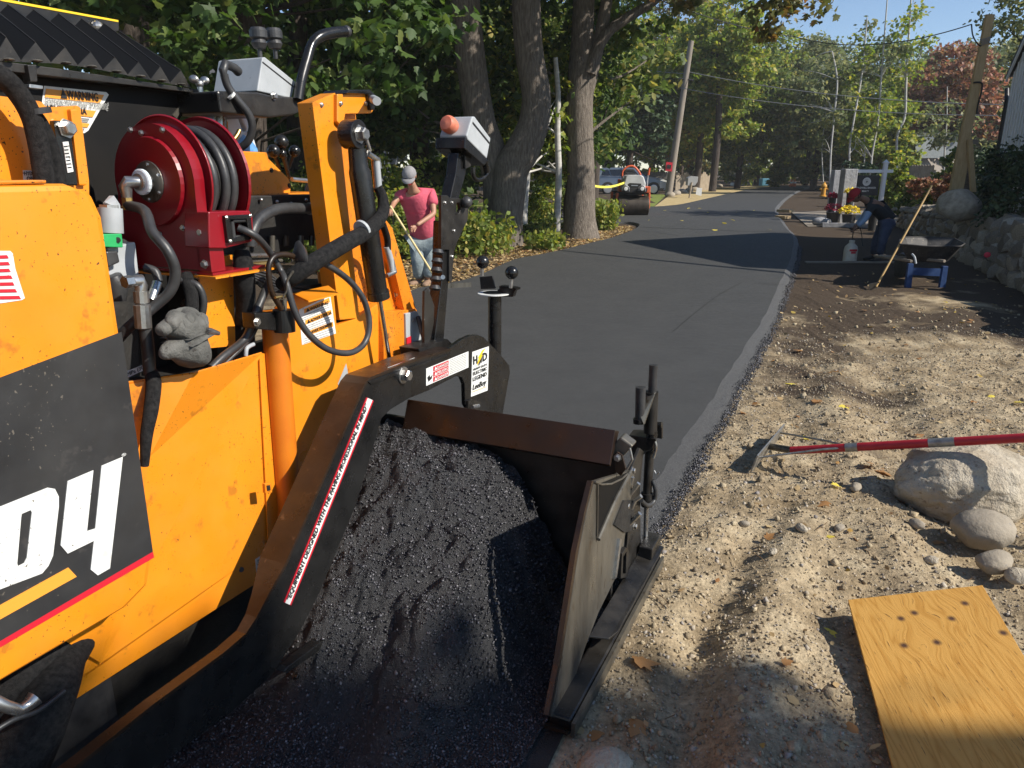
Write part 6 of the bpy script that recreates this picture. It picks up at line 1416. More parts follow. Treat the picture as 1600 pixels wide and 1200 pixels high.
# ================================================================ dry stone wall
M['fieldstone'] = islandmat('fieldstone', [(0, (.17, .145, .115)), (.3, (.28, .235, .18)), (.6, (.36, .31, .24)), (.85, (.44, .38, .30)), (1, (.26, .25, .24))], rough=.9, bump=.6, bscale=30, nscale=9)
w0 = G(1405, 354); w1 = G(1600, 456); wl_ = thing('stone_wall', (w0 + w1) / 2, 'long dry stacked fieldstone wall along the right side of the dirt', 'wall')
variants = []
for k in range(10):
    bm = bmesh.new(); bmesh.ops.create_icosphere(bm, subdivisions=2, radius=1); co = np.array([v.co[:] for v in bm.verts]); F = np.array([[v.index for v in f.verts] for f in bm.faces]); bm.free()
    d_ = 1 + .45 * fbm(co[:, 0] * 1.6 + k * 9, co[:, 1] * 1.6 + co[:, 2] * 1.3 + k * 5, 3, k); co = co * d_[:, None]; co = np.clip(co @ rotmats(1, np.random.default_rng(k))[0], -.74, .74) * 1.06
    me = bpy.data.meshes.new('stone'); me.from_pydata([tuple(c) for c in co], [], [tuple(int(q) for q in f) for f in F]); me.materials.append(M['fieldstone']); me.shade_smooth(); me.set_sharp_from_angle(angle=radians(28)); variants.append(me)
wdv = (w1 - w0); LW = wdv.length; wdv.normalize(); wn2 = Vector((-wdv.y, wdv.x, 0)); wn2 = -wn2 if wn2.x < 0 else wn2
def wallh(t): return .52 + .36 * min(1, t / LW)
cnt = 0
def stone_at(p, rx, ry, rz, rot):
    o = bpy.data.objects.new('stone', rnd.choice(variants)); col.objects.link(o); o.parent = wl_; o.matrix_parent_inverse = Matrix.Translation(-wl_.location)
    o.location = p; o.scale = (rx, ry, rz); o.rotation_euler = (rnd.uniform(-.4, .4), rnd.uniform(-.5, .5), rot + rnd.uniform(-.5, .5))
ang = math.atan2(wdv.y, wdv.x)
t = -.2
rows = 4
for rrow in range(rows):
    t = -.2 + rnd.random() * .2
    while t < LW + 3.2:
        sz_ = rnd.uniform(.15, .27); hh_ = wallh(t); z_ = hh_ * (rrow + .5) / rows
        p = w0 + wdv * (t + sz_) + wn2 * (.05 + rrow * .035 + rnd.uniform(-.03, .05)); stone_at(Vector((p.x, p.y, z_)), sz_ * 1.12, .22, hh_ / rows * .72 * rnd.uniform(.85, 1.25), ang); t += sz_ * 1.72
t = 0
while t < LW + 3:
    sz_ = rnd.uniform(.14, .26); p = w0 + wdv * t + wn2 * rnd.uniform(.25, .55); stone_at(Vector((p.x, p.y, wallh(t) - .02)), sz_ * 1.2, sz_, .11, ang); t += sz_ * 1.2
core = MB(); a = w0 + wn2 * .22; b = w0 + wdv * (LW + 3.2) + wn2 * .22
core.add([Vector((a.x, a.y, 0)), Vector((b.x, b.y, 0)), Vector((b.x, b.y, .78)), Vector((a.x, a.y, .44))] + [q + wn2 * .5 for q in [Vector((a.x, a.y, 0)), Vector((b.x, b.y, 0)), Vector((b.x, b.y, .78)), Vector((a.x, a.y, .44))]], [(0, 1, 2, 3), (4, 7, 6, 5), (3, 2, 6, 7), (0, 3, 7, 4), (1, 5, 6, 2), (0, 4, 5, 1)])
core.build('wall_core', M['dark'], wl_)
bb = D(1497, 325, 13.6); rock('boulder', Vector((bb.x, bb.y, .98)), (.42, .36, .30), 33, M['fieldstone'], 4, .08, .3, label='rounded grey boulder sitting on top of the stone wall', cat='boulder')
for k in range(9):
    p = D(1412 + k * 9 + (k % 3) * 3, 326 + (k * 5 % 4), 17 - k * .35); rock('stone', Vector((p.x, p.y + .4, .72)), (.07 + .03 * (k % 3), .07, .05), 50 + k, M['granite_grey'], 2, .1, k, label='pale rubble stone on the soil behind the wall top', cat='stone', group='rubble stones behind the wall')
mk_ = D(1549, 397, 10.6); MB().ball(Vector((mk_.x - .12, mk_.y - .1, mk_.z)), .05, 8, (1, .2, .8)).build('paint_mark', mat('marking_pink', (.75, .05, .08), .6), wl_)
# ================================================================ background buildings and street things
def fence(name, p0, p1, h, m, label, wd_=.14, gap=.012, th=.025, capf=None, rail=True, zb=0.0):
    p0 = Vector(p0); p1 = Vector(p1); d = (p1 - p0); Ln = d.length; d.normalize(); nn = Vector((-d.y, d.x, 0))
    o = thing(name, (p0 + p1) / 2, label, 'fence'); n = int(Ln / (wd_ + gap)); 
    me = None
    for i in range(n):
        hh = h if capf is None else capf(i / n) * h
        c = p0 + d * ((i + .5) * (wd_ + gap)); mbx = MB().slab([c - d * wd_ / 2, c + d * wd_ / 2, c + d * wd_ / 2 + UP * (hh - .05), c + UP * hh, c - d * wd_ / 2 + UP * (hh - .05)], nn * th)
        mbx.build('slat', m, o)
    for z_ in (h * .2, h * .8): MB().box((p0 + p1) / 2 + UP * z_ + nn * (th + .03), d * Ln / 2, nn * .025, UP * .05).build('rail', m, o)
    return o
M['fence_wood'] = mat('weathered_fence', (.30, .24, .17), .85, c2=(.42, .35, .26), nscale=3, bump=.2)
M['fence_dark'] = mat('grey_fence', (.09, .085, .075), .9, c2=(.14, .13, .11), nscale=3)
a = D(1052, 292, 57); b = D(1070, 292, 57); c = D(1118, 290, 60)
fence('picket_fence', (a.x - 9, 60, 0), (a.x + .6, 60, 0), 1.45, M['fence_dark'], 'dark grey board fence behind the parked car')
fence('picket_fence', (a.x + .7, 59.5, 0), (c.x, 61, 0), 1.3, M['fence_wood'], 'sunlit tan picket fence beyond the mailbox', capf=lambda t: 1 + .12 * cos(t * 25))
p = D(1418, 290, 42); q = D(1458, 290, 40); fence('board_fence', (p.x, 42, .3), (q.x, 40, .3), 1.55, M['fence_wood'], 'pale wooden board fence between the green shrubs on the right', wd_=.2)
# SUV
M['car'] = mat('silver_blue_paint', (.16, .19, .23), .28, metal=.5, coat=.6)
M['glass'] = mat('dark_glass', (.006, .008, .010), .05, spec=.8)
M['tyre'] = mat('tyre', (.015, .015, .015), .85)
M['alloy'] = mat('alloy_wheel', (.6, .6, .62), .3, metal=.8)
Yc = 50.5; cx0 = D(926, 300, Yc).x; cl_ = 5.0
car = thing('parked_car', (cx0 + cl_ / 2, Yc + .9, 0), 'silver blue suv parked on the lawn behind the roller', 'car')
def cp(u, z, y=0): return Vector((cx0 + u * cl_, Yc + y, z))
prof = [(0.0, .45), (0.0, .85), (.02, 1.05), (.045, 1.25), (.10, 1.66), (.16, 1.72), (.40, 1.74), (.55, 1.70), (.70, 1.18), (.80, 1.12), (.93, 1.00), (.985, .85), (1.0, .60), (.995, .35), (.93, .26), (.06, .26)]
mb = MB()
lay = [(.10, .05), (.0, 0), (.0, 0), (.10, .05)]
def tumb(z): return 0 if z < 1.05 else (z - 1.05) * .30
v = []; ysl = (0, .12, 1.68, 1.8)
for yi, yv in enumerate(ysl):
    for u, z in prof:
        s_ = 1 if yi < 2 else -1; yy = yv + s_ * tumb(z) + (0 if yi in (1, 2) else 0)
        uu = .5 + (u - .5) * (.985 if yi in (0, 3) else 1); v.append(cp(uu, z, yy))
n = len(prof); f = []
for k in range(3):
    for i in range(n): j = (i + 1) % n; f.append((k * n + i, k * n + j, (k + 1) * n + j, (k + 1) * n + i))
f.append(tuple(reversed(range(n)))); f.append(tuple(3 * n + i for i in range(n)))
body = mb.add(v, f).build('body', M['car'], car, bev=.03)
fixup(body)
def sidepoly(name, pts, m, y=-.012, th=.01, par=body): 
    return MB().slab([cp(u, z, y + tumb(z)) for u, z in pts], (0, th, 0)).build(name, m, par)
sidepoly('side_window', [(.12, 1.22), (.13, 1.55), (.20, 1.60), (.235, 1.22)], M['glass'])
sidepoly('side_window', [(.25, 1.21), (.215, 1.60), (.38, 1.62), (.385, 1.19)], M['glass'])
sidepoly('side_window', [(.40, 1.19), (.395, 1.62), (.54, 1.60), (.62, 1.17)], M['glass'])
sidepoly('lower_trim', [(.06, .28), (.06, .45), (.95, .42), (.93, .28)], M['tyre'], y=-.006)
sidepoly('tail_light', [(.005, .95), (.02, 1.15), (.07, 1.12), (.07, 1.0)], M['decal_red'])
sidepoly('headlight', [(.88, .92), (.97, .80), (.985, .88), (.93, .98)], M['white'])
sidepoly('window_trim', [(.11, 1.19), (.64, 1.15), (.64, 1.165), (.11, 1.205)], M['alloy'], y=-.018)
for u in (.33, .50): sidepoly('door_handle', [(u, 1.02), (u + .03, 1.02), (u + .03, 1.05), (u, 1.05)], M['alloy'], y=-.02)
for u in (.195, .805):
    wc = cp(u, .37, -.02); w_ = MB().lathe(wc, (0, 1, 0), [(.22, 0), (.36, .01), (.37, .03), (.37, .22), (.1, .22)], 28).build('wheel', M['tyre'], car)
    MB().lathe(wc + Vector((0, -.012, 0)), (0, -1, 0), [(.25, 0), (.26, .004), (.24, .01)], 24).build('rim', M['tyre'], w_)
    for k in range(9):
        t_ = k * 2 * pi / 9; dv = Vector((cos(t_), 0, sin(t_))); MB().box(wc + dv * .14 + Vector((0, -.03, 0)), dv * .11, Vector((-dv.z, 0, dv.x)) * .018, (0, .008, 0)).build('spoke', M['alloy'], w_)
    MB().lathe(wc + Vector((0, -.01, 0)), (0, -1, 0), [(.25, 0), (.27, .02), (.245, .03)], 28).build('rim_lip', M['alloy'], w_)
    sidepoly('wheel_arch', [(u + .088 * cos(t_ * pi / 10), .37 + .45 * sin(t_ * pi / 10)) for t_ in range(11)], M['dark'], y=-.008)
# roller
M['rolo'] = mat('roller_orange_red', (.62, .10, .03), .45, c2=(.7, .14, .05), nscale=5)
M['rolw'] = mat('roller_white', (.60, .60, .58), .5, c2=(.5, .5, .48), nscale=4)
M['drum'] = mat('drum_steel', (.035, .028, .022), .5, metal=.4, c2=(.08, .065, .05), nscale=5, stretch=(1, 1, 1), bump=.1)
Yd = 26.2; rc = D(990, 340, Yd); zg = .04
rl = thing('tandem_roller', (rc.x, Yd + .8, 0), 'small white and orange ride-on road roller parked on the side drive', 'roller')
def rp_(x, z, y=0): return Vector((rc.x + x, Yd + y, z + zg))
for yo in (0.35, 1.75):
    MB().lathe(rp_(-.53, .34, yo), (1, 0, 0), [(.30, 0), (.34, .0), (.345, .02), (.345, 1.04), (.34, 1.06), (.30, 1.06)], 48).build('drum', M['drum'], rl)
    for s in (-.56, .55):
        MB().pboxx if False else None
        MB().aabb(rc.x + s - .03, rc.x + s + .04, Yd + yo - .12, Yd + yo + .12, .25 + zg, .78 + zg).build('drum_yoke', M['rolo'], rl, bev=.015)
    MB().aabb(rc.x - .56, rc.x + .58, Yd + yo - .10, Yd + yo + .12, .72 + zg, .82 + zg).build('drum_frame', M['dark'], rl, bev=.01)
hoodp = [(-.36, .84), (.36, .84), (.38, 1.10), (.30, 1.32), (.22, 1.38), (-.24, 1.38), (-.32, 1.32), (-.38, 1.10)]
MB().slab([rp_(x, z, .05) for x, z in hoodp], (0, .85, 0)).build('hood', M['rolw'], rl, bev=.04)
MB().slab([rp_(x, z, .035) for x, z in [(-.27, .92), (.22, .92), (.22, 1.10), (-.18, 1.12), (-.24, 1.08)]], (0, .02, 0)).build('grille', M['dark'], rl, bev=.01)
MB().slab([rp_(x, z, .025) for x, z in [(-.12, 1.02), (.10, 1.02), (.10, 1.05), (-.12, 1.05)]], (0, .01, 0)).build('badge', M['alloy'], rl)
MB().slab([rp_(x, z, .0) for x, z in [(-.42, .80), (.42, .80), (.44, .95), (.26, .93), (-.26, .93), (-.44, .95)]], (0, .1, 0)).build('bumper', M['dark'], rl, bev=.01)
for s in (-.32, .24):
    hl = MB().lathe(rp_(s, .93, -.02), (0, -1, 0), [(.085, 0), (.09, .03), (.075, .05), (.02, .05)], 20).build('headlight', M['dark'], rl); MB().lathe(rp_(s, .93, -.071), (0, -1, 0), [(.068, 0), (.06, .008), (1e-5, .012)], 20).build('lens', M['white'], hl)
    MB().tube([rp_(s - .1, .86, -.05), rp_(s - .11, .98, -.06), rp_(s, 1.05, -.06), rp_(s + .1, .98, -.06), rp_(s + .12, .84, -.05)], .012, 6).build('lamp_guard', M['alloy'], hl, smooth=True)
MB().aabb(rc.x + .36, rc.x + .56, Yd + .1, Yd + 1.6, .78 + zg, 1.0 + zg).build('side_frame', M['rolo'], rl, bev=.02)
MB().aabb(rc.x - .40, rc.x + .40, Yd + .95, Yd + 1.5, .8 + zg, 1.22 + zg).build('operator_deck', M['rolo'], rl, bev=.03)
MB().tube(smoothpts([rp_(-.30, 1.25, 1.0), rp_(-.30, 1.5, 1.0), rp_(-.12, 1.66, 1.0), rp_(.10, 1.66, 1.0), rp_(.32, 1.42, 1.0), rp_(.34, 1.2, 1.0)], 4), .035, 10).build('guard_hoop', M['rolo'], rl, smooth=True)
MB().aabb(rc.x - .18, rc.x + .2, Yd + 1.2, Yd + 1.6, 1.22 + zg, 1.34 + zg).build('seat', M['dark'], rl, bev=.03)
MB().aabb(rc.x - .18, rc.x + .2, Yd + 1.52, Yd + 1.62, 1.3 + zg, 1.58 + zg).build('seat_back', M['dark'], rl, bev=.03)
MB().lathe(rp_(0, 1.42, .98), (0, -.5, 1), [(.17, 0), (.185, .01), (.17, .02)], 20).build('steering_wheel', M['dark'], rl)
for s in (-.40, .47): MB().tube([rp_(s, 1.0, .3), rp_(s + .02, 1.35, .3), rp_(s + .03, 1.58 if s > 0 else 1.3, .3)], .022, 8).build('grab_post', M['alloy'], rl)
MB().tube([rp_(.50, 1.38, .3), rp_(.52, 1.62, .3)], .035, 10).build('lift_eye_post', M['rolo'], rl)
for k in range(2): MB().slab([rp_(.385 + .0, 1.0 + k * .08, .2), rp_(.385, 1.0 + k * .08, .6), rp_(.375, 1.05 + k * .08, .6), rp_(.375, 1.05 + k * .08, .2)], (.006, 0, 0)).build('side_decal', M['print_black'], rl)
# caution tape
M['tape'] = mat('yellow_tape', (.80, .70, .10), .5)
ta = D(922, 291, 24); tb = D(976, 287, 26.3); tape = MB(); pts = [ta.lerp(tb, t) - UP * .10 * sin(pi * t) for t in [i / 10 for i in range(11)]]
tape.add(pts + [p + UP * .07 for p in pts], [(i, i + 1, i + 12, i + 11) for i in range(10)]); o = tape.build('caution_tape', M['tape'], None, solid=.002); tag(o, 'yellow caution tape strung from the big tree to the roller', 'tape')
# utility pole
Yu = 50.0
up0 = D(1045, 292, Yu); up0.z = 0; up1 = D(1080, 64, Yu)
M['pole'] = mat('pole_wood', (.20, .165, .13), .9, c2=(.30, .26, .21), nscale=3, stretch=(5, 5, .4), bump=.4, bscale=10)
ut = thing('utility_pole', up0, 'leaning weathered wooden utility pole behind the parked car', 'utility pole')
MB().tube([up0, up1], [.24, .17], 14).build('pole', M['pole'], ut, smooth=True)
c_ = up0.lerp(up1, .155); 
sg_ = MB().slab([D(1041, 253, Yu - .3), D(1051, 254, Yu - .3), D(1050, 268, Yu - .3), D(1040, 267, Yu - .3)], (0, .03, 0)).build('red_sign', M['decal_red'], ut)
MB().slab([D(1043, 257, Yu - .33), D(1049, 258, Yu - .33), D(1048, 264, Yu - .33), D(1042, 263, Yu - .33)], (0, .02, 0)).build('sign_print', M['print_black'], sg_)
MB().tube([up0.lerp(up1, .76) + Vector((-.5, -.1, .05)), up0.lerp(up1, .76) + Vector((.5, -.1, -.05))], .05, 6).build('bracket', M['dark'], ut)
M['wire'] = mat('wire', (.25, .25, .25), .6); M['wire_dark'] = mat('dark_wire', (.02, .02, .02), .6)
def wire(a, b, sag, r, m, label):
    pts = [a.lerp(b, t) - UP * sag * 4 * t * (1 - t) for t in [i / 24 for i in range(25)]]
    o = MB().tube(pts, r, 5).build('overhead_wire', m, None, smooth=True); tag(o, label, 'wire'); return o
wire(D(1075, 112, Yu), D(1640, 164, 38), .5, .022, M['wire'], 'pale overhead wire from the utility pole bracket to the right, upper one')
wire(D(1062, 137, Yu), D(1640, 180, 38), .5, .022, M['wire'], 'pale overhead wire running right from the utility pole, lower one')
wire(D(1070, 115, Yu), D(880, 70, 60), .4, .02, M['wire'], 'short overhead wire running left from the utility pole into the trees')
wire(D(1000, -12, 14), D(1240, 57, 20), .1, .010, M['wire_dark'], 'dark cable crossing the treetops from the top edge')
wire(D(1240, 57, 20), D(1518, 38, 16), .28, .011, M['wire_dark'], 'dark cable drooping toward the tall timber post')
# mailbox, signs, hoop, hydrant, cones
mbp = D(1086, 292, 44); mbo = thing('mailbox', (mbp.x, 44, 0), 'white mailbox on a leaning post beside the road', 'mailbox')
MB().tube([Vector((mbp.x - .3, 44, 0)), Vector((mbp.x - .2, 44, .9))], .05, 6).build('post', M['fence_wood'], mbo)
MB().slab([D(1075, 278, 44), D(1080, 275, 44), D(1091, 276, 44), D(1090, 284, 44), D(1086, 290, 44), D(1074, 290, 44)], (0, .5, 0)).build('box', mat('mailbox_grey', (.38, .38, .37), .5), mbo, bev=.02)
sp_ = D(1092, 305, 44); sm = MB().slab([D(1089, 293, 43), D(1097, 294, 43), D(1096, 306, 43), D(1087, 304, 43)], (0, .03, 0)).build('yard_sign', M['white']); tag(sm, 'small white yard sign leaning by the verge', 'sign')
bh = D(1160, 286, 78); hoop = thing('basketball_hoop', (bh.x, 78, 0), 'basketball hoop on a slanted pole far down the road', 'basketball hoop')
MB().tube([Vector((bh.x, 78, 0)), D(1172, 255, 78)], .09, 8).build('pole', M['alloy'], hoop)
q_ = [D(1164, 240, 77.5), D(1176, 242, 77.5), D(1175, 252, 77.5), D(1164, 250, 77.5)]
for i in range(4): MB().tube([q_[i], q_[(i + 1) % 4]], .05, 6).build('backboard_frame', M['alloy'], hoop)
MB().slab(q_, (0, .03, 0)).build('backboard', mat('acrylic', (.2, .25, .25), .3), hoop)
MB().lathe(D(1172, 252, 77), UP, [(.23, 0), (.25, .03), (.22, .03)], 16).build('rim', M['rolo'], hoop)
MB().aabb(bh.x - 1.0, bh.x + 1.0, 77.6, 78.8, 0, .3).build('base', M['rolw'], hoop, bev=.05)
hy = D(1286, 304, 47); hyo = thing('fire_hydrant', (hy.x, 47, 0), 'yellow orange fire hydrant at the right road edge', 'hydrant')
M['hyd'] = mat('hydrant_yellow', (.62, .30, .03), .5)
MB().lathe((hy.x, 47, 0), UP, [(.2, 0), (.2, .06), (.14, .08), (.14, .55), (.18, .57), (.18, .62), (.14, .72), (.06, .8), (.05, .86), (1e-4, .87)], 18).build('barrel', M['hyd'], hyo)
for s in (-1, 1): MB().lathe((hy.x, 47, .45), (s, -.2, 0), [(.08, .1), (.08, .24), (.05, .26)], 12).build('outlet_cap', M['hyd'], hyo)
M['cone'] = mat('cone_orange', (.70, .16, .04), .5)
for k, x in enumerate((1236, 1241)):
    c = D(x, 292, 72); co = thing('traffic_cone', (c.x, 72, 0), 'tiny orange traffic cone far down the road, the %s of two' % ('left' if k == 0 else 'right'), 'traffic cone')
    MB().lathe((c.x, 72, 0), UP, [(.3, 0), (.3, .04), (.18, .05), (.05, .75), (1e-4, .76)], 14).build('cone_body', M['cone'], co); MB().lathe((c.x, 72, .35), UP, [(.135, 0), (.10, .16)], 14).build('white_band', M['white'], co)
bn = D(1197, 286, 76); o = MB().aabb(bn.x - .55, bn.x + .55, 75.6, 76.6, .05, .75).build('recycling_bin', mat('bin_blue', (.10, .30, .42), .5), None, bev=.06); tag(o, 'pale blue bin under the far trees by the road end', 'bin')
for k in range(9):
    p = D(1048 + k * 9.5, 298 - k * 1.2, 46 + k * 3.2); rock('stone', Vector((p.x, p.y, .12)), (.35 + .1 * (k % 3), .3, .22), 70 + k, M['granite_grey'], 2, .1, k, label='whitish edging stone along the left verge of the far road', cat='stone', group='edging stones along the left verge')
# granite posts, sign, flowers, kerb
M['gran_post'] = mat('granite_post', (.26, .26, .27), .8, c2=(.42, .42, .42), nscale=6, bump=.6, bscale=12, bdist=.03)
def post(px, Y, w_, h_, label, dep=.35):
    c = D(px, 300, Y); o = MB().aabb(c.x - w_ / 2, c.x + w_ / 2, Y - dep / 2, Y + dep / 2, 0, h_).build('granite_post', M['gran_post'], None, bev=.02); tag(o, label, 'post'); return o
post(1323, 23.5, .40, 1.62, 'front rough granite gate post with a plain edge'); post(1306, 29, .42, 1.58, 'rear pale granite gate post left of the front one')
post(1392, 27, .30, .85, 'short granite marker behind the sign') if False else None
Ys = 25.0; sx_ = D(1378, 300, Ys).x; sn = thing('estate_sign', (sx_, Ys, 0), 'white realtor post with a hanging black sign panel reading coldwell banker', 'sign')
sn['label'] = 'white wooden yard sign post with hanging black panel and round white emblem'
M['white_post'] = mat('white_post', (.75, .76, .78), .5)
MB().aabb(sx_ - .06, sx_ + .06, Ys - .06, Ys + .06, 0, 1.80).build('post', M['white_post'], sn, bev=.005)
MB().slab([Vector((sx_ - .085, Ys - .085, 1.8)), Vector((sx_ + .085, Ys - .085, 1.8)), Vector((sx_ + .085, Ys + .085, 1.8)), Vector((sx_ - .085, Ys + .085, 1.8))], UP * .03).build('post_cap', M['white_post'], sn)
MB().add([Vector((sx_ - .07, Ys - .07, 1.83)), Vector((sx_ + .07, Ys - .07, 1.83)), Vector((sx_ + .07, Ys + .07, 1.83)), Vector((sx_ - .07, Ys + .07, 1.83)), Vector((sx_, Ys, 1.92))], [(0, 1, 4), (1, 2, 4), (2, 3, 4), (3, 0, 4)]).build('finial', M['white_post'], sn)
MB().aabb(sx_ - 1.08, sx_ + .26, Ys - .045, Ys + .045, 1.50, 1.60).build('arm', M['white_post'], sn, bev=.005)
pn = MB().aabb(sx_ - 1.0, sx_ - .14, Ys - .012, Ys + .012, .78, 1.42).build('panel', M['decal_black'], sn)
for xx in (-.9, -.24): MB().tube([Vector((sx_ + xx, Ys, 1.42)), Vector((sx_ + xx, Ys, 1.51))], .006, 6).build('chain', M['zinc'], sn)
pc_ = Vector((sx_ - .55, Ys - .014, 1.22)); MB().lathe(pc_, (0, -1, 0), [(.085, 0), (.135, 0), (.135, .003), (.085, .003), (.085, 0)], 26).build('emblem_ring', M['white'], pn)
MB().lathe(pc_, (0, -1, 0), [(.060, .0), (.060, .003), (1e-5, .003)], 20).build('emblem_disc', M['white'], pn)
MB().slab([pc_ + Vector((a_, -.005, b_)) for a_, b_ in [(-.03, -.02), (.0, .035), (.035, .01), (.01, -.005), (.02, -.03)]], (0, -.002, 0)).build('emblem_mark', M['print_black'], pn)
text('sign_word', 'COLDWELL BANKER', M['white'], Vector((sx_ - .90, Ys - .013, 1.00)), (1, 0, 0), UP, .055, pn, width=.68, bold=.02)
text('sign_word', 'REALTY', M['white'], Vector((sx_ - .66, Ys - .013, .90)), (1, 0, 0), UP, .045, pn, width=.22, bold=.02)
kb = [board((1284, 355), (1362, 356), .18, .12, M['gran_post'], 'granite kerb length laid before the flower pots', name='kerb_stone', z=.0)]
kb[0]['category'] = 'kerb'
o = rock('block', Vector((G(1283, 353).x, G(1283, 353).y, .12)), (.3, .2, .14), 91, M['gran_post'], 2, .1, 0, label='broken grey block at the left end of the kerb length', cat='block')
def mum(px, Y, r, zc, m, label, potc=(.03, .03, .03)):
    c = D(px, 320, Y); o = thing('potted_flowers', (c.x, Y, 0), label, 'flower pot')
    MB().lathe((c.x, Y, 0), UP, [(r * .5, 0), (r * .7, zc - r * .3), (r * .72, zc - r * .3 + .02)], 16).build('pot', mat('pot', potc, .6), o)
    n = 260; P_ = nr.normal(size=(n, 3)); P_ /= np.linalg.norm(P_, axis=1)[:, None]; P_[:, 2] = np.abs(P_[:, 2]) * .7; P_ = P_ * r * nr.uniform(.8, 1.05, (n, 1)) + np.array([c.x, Y, zc])
    b_ = leaves('blossoms', P_, nr.uniform(.05, .09, n), m, o, 'oval', up=1); return o
M['fl_yellow'] = leafmat('yellow_petals', [(0, (.85, .62, .02)), (1, (.90, .75, .06))], trans=.1); M['fl_red'] = leafmat('red_petals', [(0, (.28, .01, .04)), (1, (.45, .03, .08))], trans=.1); M['fl_green'] = leafmat('pot_leaves', [(0, (.05, .09, .03)), (1, (.1, .15, .05))])
mum(1329, 21.8, .28, .42, M['fl_yellow'], 'big pot of yellow flowers by the red-capped man')
mum(1327, 23.0, .16, .95, M['fl_yellow'], 'smaller yellow blooms just above the larger yellow pot')
mum(1304, 23.3, .30, .40, M['fl_red'], 'pot of dark red mums at the foot of the granite post')
mum(1300, 25, .16, .75, M['fl_red'], 'small red flowers against the pale rear granite post')
mum(1367, 20.5, .18, .50, M['fl_yellow'], 'yellow blooms seen behind the red-capped man')
# timber post and leaning boards
Yt = 14.0
tp_ = thing('timber_post', D(1500, 300, Yt), 'tall leaning squared timber post with wire tied near its top', 'post')
def prism(pts, dep): return MB().slab([D(x, y, Yt) for x, y in pts], (0, .07, 0))
prism([(1543, 22), (1555, 22), (1516, 222), (1500, 222)], .14).build('timber', M['wood_tan'], tp_, bev=.006)
prism([(1500, 222), (1520, 222), (1504, 305), (1484, 305)], .14).build('timber', M['wood_tan'], tp_, bev=.006)
MB().slab([D(x, y, Yt + .16) for x, y in [(1543, 24), (1546, 22), (1506, 222), (1498, 222)]], (0, .05, 0)).build('side_board', M['wood_grey'], tp_)
for k in range(5): hose('binding_wire', [D(1531 + k * .6, 62 + k * 2.4, Yt - .02), D(1540, 60 + k * 2, Yt - .03), D(1549 - k * .3, 57 + k * 2.4, Yt - .02)], .006, M['wire'], tp_, 5, 3)
hose('service_cable', [D(1518, 38, Yt), D(1520, 55, Yt - .05), D(1527, 68, Yt - .05), D(1533, 72, Yt - .05)], .012, M['wire_dark'], tp_, 6)
hose('service_cable', [D(1521, 129, Yt - .03), D(1534, 130, Yt - .04), D(1533, 145, Yt - .04), D(1528, 165, Yt - .03), D(1526, 178, Yt - .03)], .015, M['wire_dark'], tp_, 6)
for k, (pts, yo) in enumerate((([(1513, 218), (1520, 218), (1526, 300), (1518, 300)], .0), ([(1519, 217), (1529, 218), (1528, 225), (1520, 225)], .2), ([(1506, 228), (1514, 222), (1520, 302), (1500, 302)], .3))):
    o = MB().slab([D(x, y, Yt - .1 + yo) for x, y in pts], (0, .06, 0)).build('leaning_board', M['wood_grey' if k else 'wood_tan'], None, bev=.004)
    tag(o, ('pale narrow board propped right of the timber post', 'short grey block wedged at the timber post joint', 'wide dark board standing behind the timber post')[k], 'board')

# house with vertical siding on the right, gable facing the road
M['siding'] = mat('white_siding', (.82, .84, .88), .6, c2=(.76, .78, .82), nscale=2); M['roofing'] = mat('roof_shingle', (.06, .06, .065), .9, c2=(.10, .10, .10), nscale=20); M['trim_dark'] = mat('black_gutter', (.015, .015, .018), .4)
gv = Vector((.37, .93, 0)).normalized(); hv = Vector((gv.y, -gv.x, 0))   # along the gable wall, and away from the road
HW = 3.6; eave = 3.55; pitch = .62; fc = Vector((10.8, 17.1, 0)); gc = fc - gv * HW; ridge = eave + pitch * HW
hs = thing('white_house', gc + hv * 5, 'white house with vertical siding and black gutter at the right edge', 'house')
dep = 11
gab = [gc - gv * HW, gc + gv * HW, gc + gv * HW + UP * eave, gc + UP * ridge, gc - gv * HW + UP * eave]
MB().slab(gab, hv * dep).build('wall', M['siding'], hs)
nb_ = int(2 * HW / .25)
for i in range(nb_ + 1):
    t = -HW + i * .25 + .02
    if t > HW - .03: break
    hh = eave + pitch * (HW - abs(t)) - .05; MB().box(gc + gv * t + UP * hh / 2 - hv * .012, gv * .02, hv * .011, UP * hh / 2).build('batten', M['siding'], hs)
ov = .10
for s in (-1, 1):
    e0 = gc - hv * ov + UP * (ridge + .04); e1 = gc - hv * ov + gv * s * (HW + ov) + UP * (eave - pitch * ov + .04)
    MB().slab([e0, e1, e1 + hv * (dep + 2 * ov), e0 + hv * (dep + 2 * ov)], UP * .10).build('roof_slope', M['roofing'], hs)
    MB().slab([e0 - UP * .0, e1 - UP * .0, e1 - UP * .10, e0 - UP * .10], hv * .03).build('rake_board', M['siding'], hs)
ds = gc + gv * (HW + .06) - hv * .02; MB().tube([ds + UP * (eave - .25) + gv * .2, ds + UP * (eave - .5), ds], .045, 10).build('downspout', M['trim_dark'], hs)
MB().slab([gc + gv * -.9 + UP * 1.1 - hv * .02, gc + gv * .1 + UP * 1.1 - hv * .02, gc + gv * .1 + UP * 2.4 - hv * .02, gc + gv * -.9 + UP * 2.4 - hv * .02], hv * .03).build('window', M['glass'], hs)
